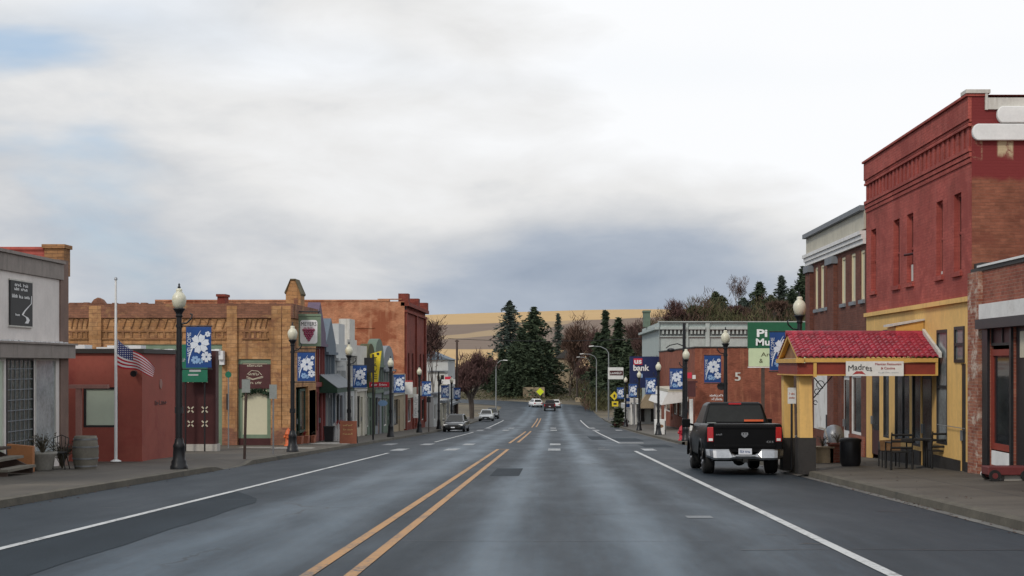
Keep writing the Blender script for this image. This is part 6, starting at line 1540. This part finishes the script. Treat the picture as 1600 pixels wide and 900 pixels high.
for s_ in (-1, 1):
    mb = MB(); mb.tube([(s_ * .92, 4.15, 1.25), (s_ * 1.1, 4.12, 1.30)], .035, 6); mb.box(s_ * 1.17 - .115, s_ * 1.17 + .115, 4.08, 4.20, 1.20, 1.44); mb.build('mirror', 'truck_black', tk, bevel=.02)
    mb = MB(); mb.box(s_ * 1.012 - .012, s_ * 1.012 + .012, 2.4, 2.58, 1.10, 1.13); mb.build('door_handle', 'chrome', tk)
mb = MB(); mb.prism([(-.86, .06, 1.345), (-.74, .06, 1.345), (-.80, .30, 1.345), (-.95, .30, 1.345)], (0, 0, .02)); mb.build('rail_sticker', 'sign_back', tk)
mb = MB(); mb.prism([(1.016 * -1, .5, .62), (1.016 * -1, 1.9, .62), (1.02 * -1, 1.9, .67), (1.02 * -1, .5, .67)], (.02, 0, 0)); mb.build('side_trim', 'under_dark', tk)
for x in (-.835, .835):
    for y in (1.22, 4.75): wheel(tk, x, y, .405, .29)
tk.location = (4.92, 37.95, gz(37.95) + .003); tk.rotation_euler = (SL, 0, R(-.3))

def car(label, cm, loc, L_=4.6, W_=1.82, H_=1.45, rotz=0, slope=SL, kind='sedan', name='parked_car', back=False):
    """a car in its own space: front towards +y"""
    t_ = thing(name, label, 'car', (0, 0, 0)); w_ = W_ / 2; bl = .62 * H_
    mb = MB()
    st_ = [(-L_ / 2, .80, .42, .55, bl * .92), (-L_ / 2 + .12, .93, .30, .6, bl * 1.02), (-L_ / 2 + .5, 1.0, .24, .6, bl * 1.05), (-.4, 1.0, .22, .6, bl), (L_ / 2 - 1.3, 1.0, .22, .6, bl * .98), (L_ / 2 - .5, .97, .24, .55, bl * .86), (L_ / 2 - .1, .88, .30, .5, bl * .76), (L_ / 2, .74, .40, .5, bl * .62)]
    mb.loft([ringx(y, w_ * k * .96, w_ * k, w_ * k * .90, z0, zm, z1, .07, .10) for y, k, z0, zm, z1 in st_], 0, True); mb.build('body', cm, t_)
    yb = -L_ / 2 + (.75 if kind == 'sedan' else .12); yt = -L_ / 2 + (1.35 if kind == 'sedan' else .55); yf = .28 * L_; ytf = .07 * L_
    lo = [(-w_ * .88, yb), (w_ * .88, yb), (w_ * .88, yf), (-w_ * .88, yf)]; hi = [(-w_ * .66, yt), (w_ * .66, yt), (w_ * .66, ytf), (-w_ * .66, ytf)]
    mb = MB(); mb.loft([[(x, y, bl * .97) for x, y in lo], [(x, y, H_ - .06) for x, y in hi], [(x * .93, y * .9 + (yt + ytf) * .05, H_) for x, y in hi]]); cb = mb.build('cabin', cm, t_, bevel=.04)
    A = lambda q, z: [(x, y, z) for x, y in q]; l, h = A(lo, bl * .97), A(hi, H_ - .06)
    mb = MB(); pane_between(mb, l[0], l[1], h[1], h[0], .07, .93, .10, .90, .012); mb.build('rear_window', 'glass_car', cb)
    mb = MB(); pane_between(mb, l[2], l[3], h[3], h[2], .07, .93, .08, .92, .012); mb.build('windshield', 'glass_car', cb)
    for a, b_, c, d in ((l[1], l[2], h[2], h[1]), (l[3], l[0], h[0], h[3])):
        for i0, i1 in ((.1, .47), (.52, .88)): mb = MB(); pane_between(mb, a, b_, c, d, i0, i1, .10, .88, .012); mb.build('side_window', 'glass_car', cb)
    for s_ in (-1, 1):
        mb = MB(); mb.box(s_ * w_ * .68 - .17, s_ * w_ * .68 + .17, L_ / 2 - .14, L_ / 2 - .03, bl * .56, bl * .70); mb.build('headlight', 'lamp_clear', t_, bevel=.02)
        mb = MB(); mb.box(s_ * w_ * .70 - .14, s_ * w_ * .70 + .14, -L_ / 2 - .01, -L_ / 2 + .12, bl * .70, bl * .90); mb.build('tail_light', 'tail_red', t_, bevel=.02)
        mb = MB(); mb.box(s_ * w_ * 1.03 - .09, s_ * w_ * 1.03 + .09, yf - .45, yf - .35, bl * .98, bl * 1.12); mb.build('mirror', cm, t_, bevel=.02)
        for y in (-L_ * .30, L_ * .31): wheel(t_, s_ * (w_ - .12), y, .32, .21)
    mb = MB(); mb.box(-.42, .42, L_ / 2 - .06, L_ / 2 + .012, bl * .46, bl * .62); mb.build('grille', 'under_dark', t_)
    mb = MB(); mb.box(-.6, .6, L_ / 2 - .08, L_ / 2 - .01, .30, .42); mb.build('lower_intake', 'under_dark', t_)
    mb = MB(); mb.box(-.16, .16, L_ / 2 + .01, L_ / 2 + .03, bl * .36, bl * .46) if not back else mb.box(-.16, .16, -L_ / 2 - .03, -L_ / 2 - .005, bl * .55, bl * .68); mb.build('license_plate', 'plate', t_)
    mb = MB(); mb.box(-w_ * .8, w_ * .8, -L_ / 2 + .3, L_ / 2 - .3, .17, .30); mb.build('undercarriage', 'under_dark', t_)
    t_.location = loc; t_.rotation_euler = (slope, 0, rotz); return t_
def onroad(x, y): return (x, y, gz(y) + .003)
def slp(y): return math.atan((gz(y + 3) - gz(y - 3)) / 6)
car('grey sedan parked at the left kerb facing the camera', 'car_grey', onroad(-8.05, 121), rotz=R(180 - 3), slope=-slp(121), L_=4.7)
car('white car parked under the plum tree on the left', 'car_white', onroad(-8.55, 186), rotz=R(180), slope=-slp(186))
car('pale car parked behind the white car under the plum tree', 'car_grey', onroad(-8.4, 200), rotz=R(180), slope=-slp(200))
car('white hatchback driving round the far bend', 'car_white', onroad(-3.4, 266), rotz=R(14), slope=slp(266), kind='hatch', H_=1.5, name='white_hatchback', back=True)
car('white car close ahead of the dark pickup on the far road', 'car_white', onroad(.25, 262), slope=slp(262), name='white_car', back=True)
# distant dark pickup
t_ = thing('distant_pickup', 'dark maroon pickup driving away on the far road', 'pickup truck', (0, 0, 0))
mb = MB(); mb.loft([ringx(y, .92, .96, .93, .5, .9, z1) for y, z1 in ((.0, 1.22), (2.0, 1.24), (3.6, 1.22), (5.2, 1.1), (5.5, .95))], 0, True); mb.build('body', 'car_darkred', t_)
mb = MB(); mb.loft([[(-.88, 1.9, 1.2), (.88, 1.9, 1.2), (.88, 3.9, 1.2), (-.88, 3.9, 1.2)], [(-.70, 2.1, 1.8), (.70, 2.1, 1.8), (.70, 3.3, 1.8), (-.70, 3.3, 1.8)]]); cb = mb.build('cab', 'car_darkred', t_, bevel=.04)
mb = MB(); pane_between(mb, (-.88, 1.9, 1.2), (.88, 1.9, 1.2), (.7, 2.1, 1.8), (-.7, 2.1, 1.8), .06, .94, .12, .88, .012); mb.build('rear_window', 'glass_car', cb)
mb = MB(); mb.box(-.95, .95, -.14, .02, .42, .60); mb.build('rear_bumper', 'under_dark', t_)
mb = MB(); mb.box(-.15, .15, -.16, -.141, .62, .76) if False else mb.box(-.15, .15, -.03, -.003, .7, .83); mb.build('license_plate', 'plate', t_)
for s_ in (-1, 1):
    mb = MB(); mb.box(s_ * .86 - .07, s_ * .86 + .07, -.02, .1, .8, 1.15); mb.build('tail_light', 'tail_red', t_)
    for y in (1.1, 4.4): wheel(t_, s_ * .84, y, .38, .26)
t_.location = onroad(-.75, 245); t_.rotation_euler.x = slp(247)

# ------------------------------------------------------------------ trees
def leafquad(mb, c, s_, mi=0, flat=.6):
    d = Vector((ru(-1, 1), ru(-1, 1), ru(-flat, flat))).normalized() * s_; e = Vector((ru(-1, 1), ru(-1, 1), ru(-1, 1))).normalized() * s_ * .55
    c = Vector(c); mb.add([c - d, c - e * .6, c + d, c + e * .6], [(0, 1, 2, 3)], mi)
def conifer_parts(par, h, r, seed, mat_, dens=1.0, open_=0.0):
    random.seed(seed)
    mb = MB(); mb.tube([(0, 0, -.8), (.02 * r, 0, h * .5), (0, .02 * r, h * .97)], [.022 * h, .014 * h, .003 * h], 7); mb.build('trunk', 'bark', par)
    mb = MB(); nb = int(430 * dens); lean = [ru(.8, 1.25) for _ in range(9)]
    for i in range(nb):
        k = (i + rnd()) / nb; k = k ** .85; z = h * (.07 + .92 * k); a = ru(0, 6.283)
        prof = (1 - k) ** .64 * (.95 + .22 * math.sin(k * 26 + seed)) * lean[int(a / 6.283 * 8.99)] + .03
        if rnd() < open_: continue
        ln = r * prof * (ru(.45, 1.0) if rnd() < .5 else ru(.9, 1.5))
        nl = max(3, int(ln / .32))
        for j in range(nl):
            q = (j + rnd()) / nl
            if q < .12: continue
            c = (ln * q * math.cos(a) + ru(-.15, .15), ln * q * math.sin(a) + ru(-.15, .15), z - ln * q * q * .35 + ru(-.15, .15))
            leafquad(mb, c, ru(.3, .7) * (1.15 - .3 * q) * (.65 + .03 * h), 0, .35)
            if j % 2: leafquad(mb, (c[0], c[1], c[2] - ru(.1, .4)), ru(.2, .4), 0, 1)
    mb.build('crown', mat_, par)
def twigquad(mb, c, ln, wd, mi=0, up=.8):
    d = Vector((ru(-1, 1), ru(-1, 1), ru(-.2, 1) + up)).normalized() * ln; e = Vector((ru(-1, 1), ru(-1, 1), ru(-.3, .3))).normalized() * wd
    c = Vector(c); mb.add([c - e, c + e, c + d + e * .3, c + d - e * .3], [(0, 1, 2, 3)], mi)
def bare_parts(par, h, r, seed, twig, leaf=None, nleaf=0, trunk='bark', fork=.28, depth=5, spread=.62, thick=.022, twr=.018):
    random.seed(seed); tb_ = MB(); tw = MB(); tips = []
    def grow(p, d, ln, rad, lev):
        n = 3; pts = [p]; q = p; dd = d
        for k in range(n):
            dd = (dd + Vector((ru(-1, 1), ru(-1, 1), ru(-.3, .6))) * .13).normalized(); q = q + dd * ln / n; pts.append(q)
        (tb_ if lev < 3 else tw).tube(pts, [rad * (1 - .35 * k / n) for k in range(n + 1)], 6 if lev < 2 else 4 if lev < 4 else 3, 0, False)
        if lev >= 3: tips.extend(pts[1:])
        if lev >= depth: return
        for _ in range(3 if lev == 0 else random.choice((2, 3, 3))):
            ax = Vector((ru(-1, 1), ru(-1, 1), ru(-.1, .5))).normalized()
            nd = (dd * (1 - spread * .6) + ax * spread).normalized(); nd.z = nd.z * .9 + .12 if nd.z < 0 else nd.z
            grow(pts[-1] if rnd() < .75 else pts[-2], nd.normalized(), ln * ru(.62, .86), max(rad * .58, twr * .5), lev + 1)
    tb_.tube([(0, 0, -.6), (0, 0, .02)], thick * h * 1.1, 6, 0, False)
    for _ in range(2): grow(Vector((ru(-.1, .1), 0, 0)), Vector((ru(-.12, .12), ru(-.12, .12), 1)).normalized(), h * fork, thick * h, 0)
    allp = tb_.v + tw.v; mx_ = max(p[2] for p in allp); mr = max(math.hypot(p[0], p[1]) for p in allp)
    fz, fr = h / mx_, r / mr
    for m_ in (tb_, tw): m_.v = [(p[0] * (fr if p[2] > h * .12 else 1 + (fr - 1) * max(0, p[2]) / (h * .12)), p[1] * (fr if p[2] > h * .12 else 1 + (fr - 1) * max(0, p[2]) / (h * .12)), p[2] * fz) for p in m_.v]
    tb_.build('trunk', trunk, par); tw.build('twigs', twig, par)
    if leaf:
        lf = MB(); sc_ = Vector((fr, fr, fz))
        for k in range(nleaf):
            p = random.choice(tips) * 1.0; p = Vector((p.x * fr, p.y * fr, p.z * fz)); twigquad(lf, p + Vector((ru(-1, 1), ru(-1, 1), ru(-1, .6))) * .05 * h, ru(.35, .9) * max(.7, h / 9), ru(.02, .06) * max(1, h / 8), 0, .5)
        lf.build('crown', leaf, par)
def treebase(name, lab, p, Y, ground=None, cat='tree', group='trees beyond the street'):
    x = px(p, Y); g = terrain(x, Y) if ground is None else ground
    return thing(name, lab, cat, (x, Y, g), group), g
def local(fn):
    def f(par, *a, **k):
        keep = ORG[par.name]; ORG[par.name] = Vector((0, 0, 0)); fn(par, *a, **k); ORG[par.name] = keep
    return f
conifer, bare = local(conifer_parts), local(bare_parts)
def con(lab, p, Y, top, halfw, seed, m_='needles', dens=1.0, name='conifer_tree', open_=0.0):
    t_, g = treebase(name, lab, p, Y); conifer(t_, pz(top, Y) - g, halfw * Y / F, seed, m_, dens, open_)
con('tall bluish open crowned fir at the end of the road', 796, 330, 469, 44, 3, 'needles_blue', 1.0, open_=.15)
con('tall dense dark fir right of the bluish one at the road end', 834, 318, 479, 45, 5, 'needles', 1.35)
con('lower dark fir filling the gap between the two tall firs', 815, 312, 512, 38, 8, 'needles', 1.1)
con('dark spreading fir at the left foot of the tall pair', 784, 322, 545, 26, 9, 'needles', .8)
con('dark low fir at the right foot of the tall pair', 858, 322, 535, 24, 10, 'needles', .9)
con('wide low fir at the left edge of the tall pair', 766, 326, 556, 26, 61, 'needles', 1.0, open_=.1)
con('wide dark fir filling the middle foot of the tall pair', 836, 309, 535, 34, 62, 'needles', 1.2)
con('low wide fir in front of the bluish tall fir', 800, 311, 548, 34, 63, 'needles', 1.1)
con('small pale pointed fir seen right of the tall pair', 872, 420, 489, 15, 12, 'needles_blue', .8)
con('dark pointed evergreen above the middle road light', 946, 262, 484, 17, 14, 'needles', 1.0)
con('broad dark evergreen right of the middle road light', 966, 255, 496, 26, 15, 'needles', 1.2)
con('dark evergreen mass behind the tallest road light', 934, 268, 520, 25, 16, 'needles', 1.1)
con('dark low evergreen between road lights and bank sign', 984, 245, 530, 26, 17, 'needles', 1.0)
con('dark evergreen on the hill above the grey cornice', 1118, 255, 456, 30, 18, 'needles', 1.2)
con('second hill evergreen, right of the rosy bare tree', 1187, 250, 441, 27, 19, 'needles', 1.2)
con('slim open evergreen on the hill left of the brown building', 1221, 245, 431, 19, 20, 'needles_blue', .9)
con('dark tall evergreen on the hill touching the brown building', 1256, 240, 416, 30, 21, 'needles', 1.3)
def bt(lab, p, Y, top, halfw, seed, twig, leaf=None, nleaf=0, ground=None, name='bare_tree', **k):
    t_, g = treebase(name, lab, p, Y, ground); bare(t_, pz(top, Y) - g, halfw * Y / F, seed, twig, leaf, nleaf, **k)
bt('rounded plum coloured street tree on the left pavement', 738, 193, 549, 43, 31, 'twig_red', 'leaf_plum', 8000, gz(193) + .1, name='plum_tree', fork=.17, thick=.03, depth=6, spread=.7)
bt('reddish bare tree behind the dark red street front', 676, 150, 499, 18, 32, 'twig_red', 'leaf_red', 1100, name='red_tree')
bt('rust coloured tree right of the tall firs', 902, 300, 494, 28, 33, 'twig_red', 'leaf_rust', 2520, name='rust_tree')
bt('rust coloured tree in front of the dark evergreens', 925, 290, 515, 26, 34, 'twig_red', 'leaf_red', 2520, name='rust_tree')
bt('low rusty tree at the right verge by the far road light', 890, 310, 545, 24, 35, 'twig_brown', 'leaf_rust', 1959, name='rust_tree')
bt('low red brown tree under the middle road light', 915, 275, 560, 22, 36, 'twig_brown', 'leaf_red', 1819, name='rust_tree')
bt('dark rounded red tree on the hill above the grey tower', 1060, 235, 468, 28, 37, 'twig_red', 'leaf_plum', 2660, name='red_tree')
bt('pale grey bare tree on the hill beside the dark red one', 1088, 260, 462, 24, 38, 'twig_grey')
bt('tall rosy bare tree standing above the hill evergreens', 1153, 250, 430, 22, 39, 'twig_red', 'leaf_rust', 520, trunk='bark_pale')
bt('brown bare tree on the hill between the two evergreens', 1150, 235, 478, 30, 40, 'twig_brown', 'leaf_red', 2200)
bt('brown bare tree on the hill below the slim evergreen', 1210, 230, 472, 30, 41, 'twig_brown', 'leaf_rust', 2200)
bt('bare brown tree seen over the bank sign', 1008, 235, 500, 24, 42, 'twig_brown', 'leaf_red', 1600)
bt('olive brown tree on the hill above the middle of the cornice', 1100, 232, 480, 28, 43, 'twig_brown', 'leaf_olive', 2600)
bt('tall hazy rust tree standing behind the far rust trees', 893, 350, 508, 30, 44, 'twig_red', 'leaf_rust', 3200, name='rust_tree', depth=6)
bt('dark red tree at the right end of the rust group', 955, 300, 520, 30, 45, 'twig_red', 'leaf_red', 3200, name='rust_tree')
bt('brown tree behind the red and white sign', 985, 285, 505, 30, 46, 'twig_brown', 'leaf_red', 1819, name='rust_tree')
bt('low brown tree at the foot of the small pale pointed fir', 872, 345, 560, 24, 47, 'twig_brown', 'leaf_rust', 2200, name='rust_tree')
bt('red brown tree left of the tall firs behind the road light', 752, 330, 560, 26, 48, 'twig_brown', 'leaf_red', 2200, name='rust_tree')
con('dark round topped evergreen behind the pale hill tree', 1128, 262, 462, 24, 22, 'needles', 1.0)
con('dark shaggy evergreen filling the hill below the slim one', 1238, 236, 452, 28, 23, 'needles', 1.0)
con('round dark evergreen at the left end of the hill above the cornice', 1082, 238, 478, 26, 71, 'needles', 1.0, open_=.1)
con('mid green evergreen on the hill below the rosy bare tree', 1162, 238, 466, 30, 72, 'needles_blue', 1.1, open_=.1)
con('low green evergreen between the second evergreen and the slim one', 1204, 236, 462, 28, 73, 'needles', 1.0, open_=.1)
# small evergreen in a planter by the right kerb
y = 145; x = px(962, y) + .3; g = sr(7, y)
t_ = thing('small_evergreen', 'small dark evergreen bush in a red box at the right kerb', 'shrub', (x, y, g))
conifer(t_, 1.75, .72, 51, 'needles', .45)
mb = MB(); mb.box(x - .5, x + .5, y - .45, y + .45, g, g + .35); mb.build('planter_box', 'maroon', t_)
# thickets, one mass
random.seed(77); mb = MB()
for k in range(42000):
    if rnd() < .55: x, y = ru(12, 62), ru(215, 262)
    else: x, y = ru(5, 26), ru(240, 345); x += max(0, y - 300) * -.06
    z = terrain(x, y); h = 4.6 * max(.12, .42 + 1.1 * mnoise.noise((x * .19, y * .13, 1)) + .25 * rnd())
    twigquad(mb, (x, y, z + max(.1, h * rnd())), ru(.5, 1.1), ru(.03, .08), 0 if mnoise.noise((x * .16, y * .16, 7)) > .12 else 1)
tag(mb.build('hillside_thicket', ['leaf_rust', 'leaf_olive'], origin=(20, 240, 0)), 'rusty brown thicket covering the slope behind the right hand buildings', 'thicket', kind='stuff')
mb = MB()
for k in range(9000):
    x = ru(-45, 14); y = ru(298, 322) + abs(x) * .05; z = terrain(x, y)
    if x - shift(y) < 8 and y < 302: continue
    leafquad(mb, (x, y, z + ru(0, .5)), ru(.12, .3), 0, 1)
tag(mb.build('verge_scrub', 'leaf_olive', origin=(-10, 310, -5)), 'olive scrub along the verge at the far bend', 'scrub', kind='stuff')
# low walls and the half hidden house at the far bend
y = 306; mb = MB(); mb.box(px(817, y), px(851, y), y, y + .5, pz(620, y) - 1, pz(605, y)); tag(mb.build('stone_wall', 'house_tan'), 'low tan retaining wall behind the white hatchback', 'wall')
y = 292; mb = MB(); mb.box(px(899, y), px(921, y), y, y + .5, pz(640, y) - 1, pz(621, y)); tag(mb.build('stone_wall', 'house_tan'), 'low tan wall at the right verge beside the far road light', 'wall')
Yh = 335; fh = thing('hidden_house', 'tan house mostly hidden among the rust trees', 'house', (px(885, Yh), Yh, terrain(3, Yh)))
mb = MB(); mb.box(px(868, Yh), px(902, Yh), Yh, Yh + 8, terrain(3, Yh) - 1, pz(560, Yh)); mb.build('wall', 'house_tan', fh)
mb = MB(); mb.prism([(px(866, Yh), Yh - .4, pz(560, Yh)), (px(885, Yh), Yh - .4, pz(545, Yh)), (px(904, Yh), Yh - .4, pz(560, Yh))], (0, 8.8, 0)); mb.build('roof', 'roofing', fh)
window(fh, front(Yh), px(875, Yh), px(881, Yh), pz(580, Yh), pz(568, Yh), -.1, 'frame_white', 'glass', .12)
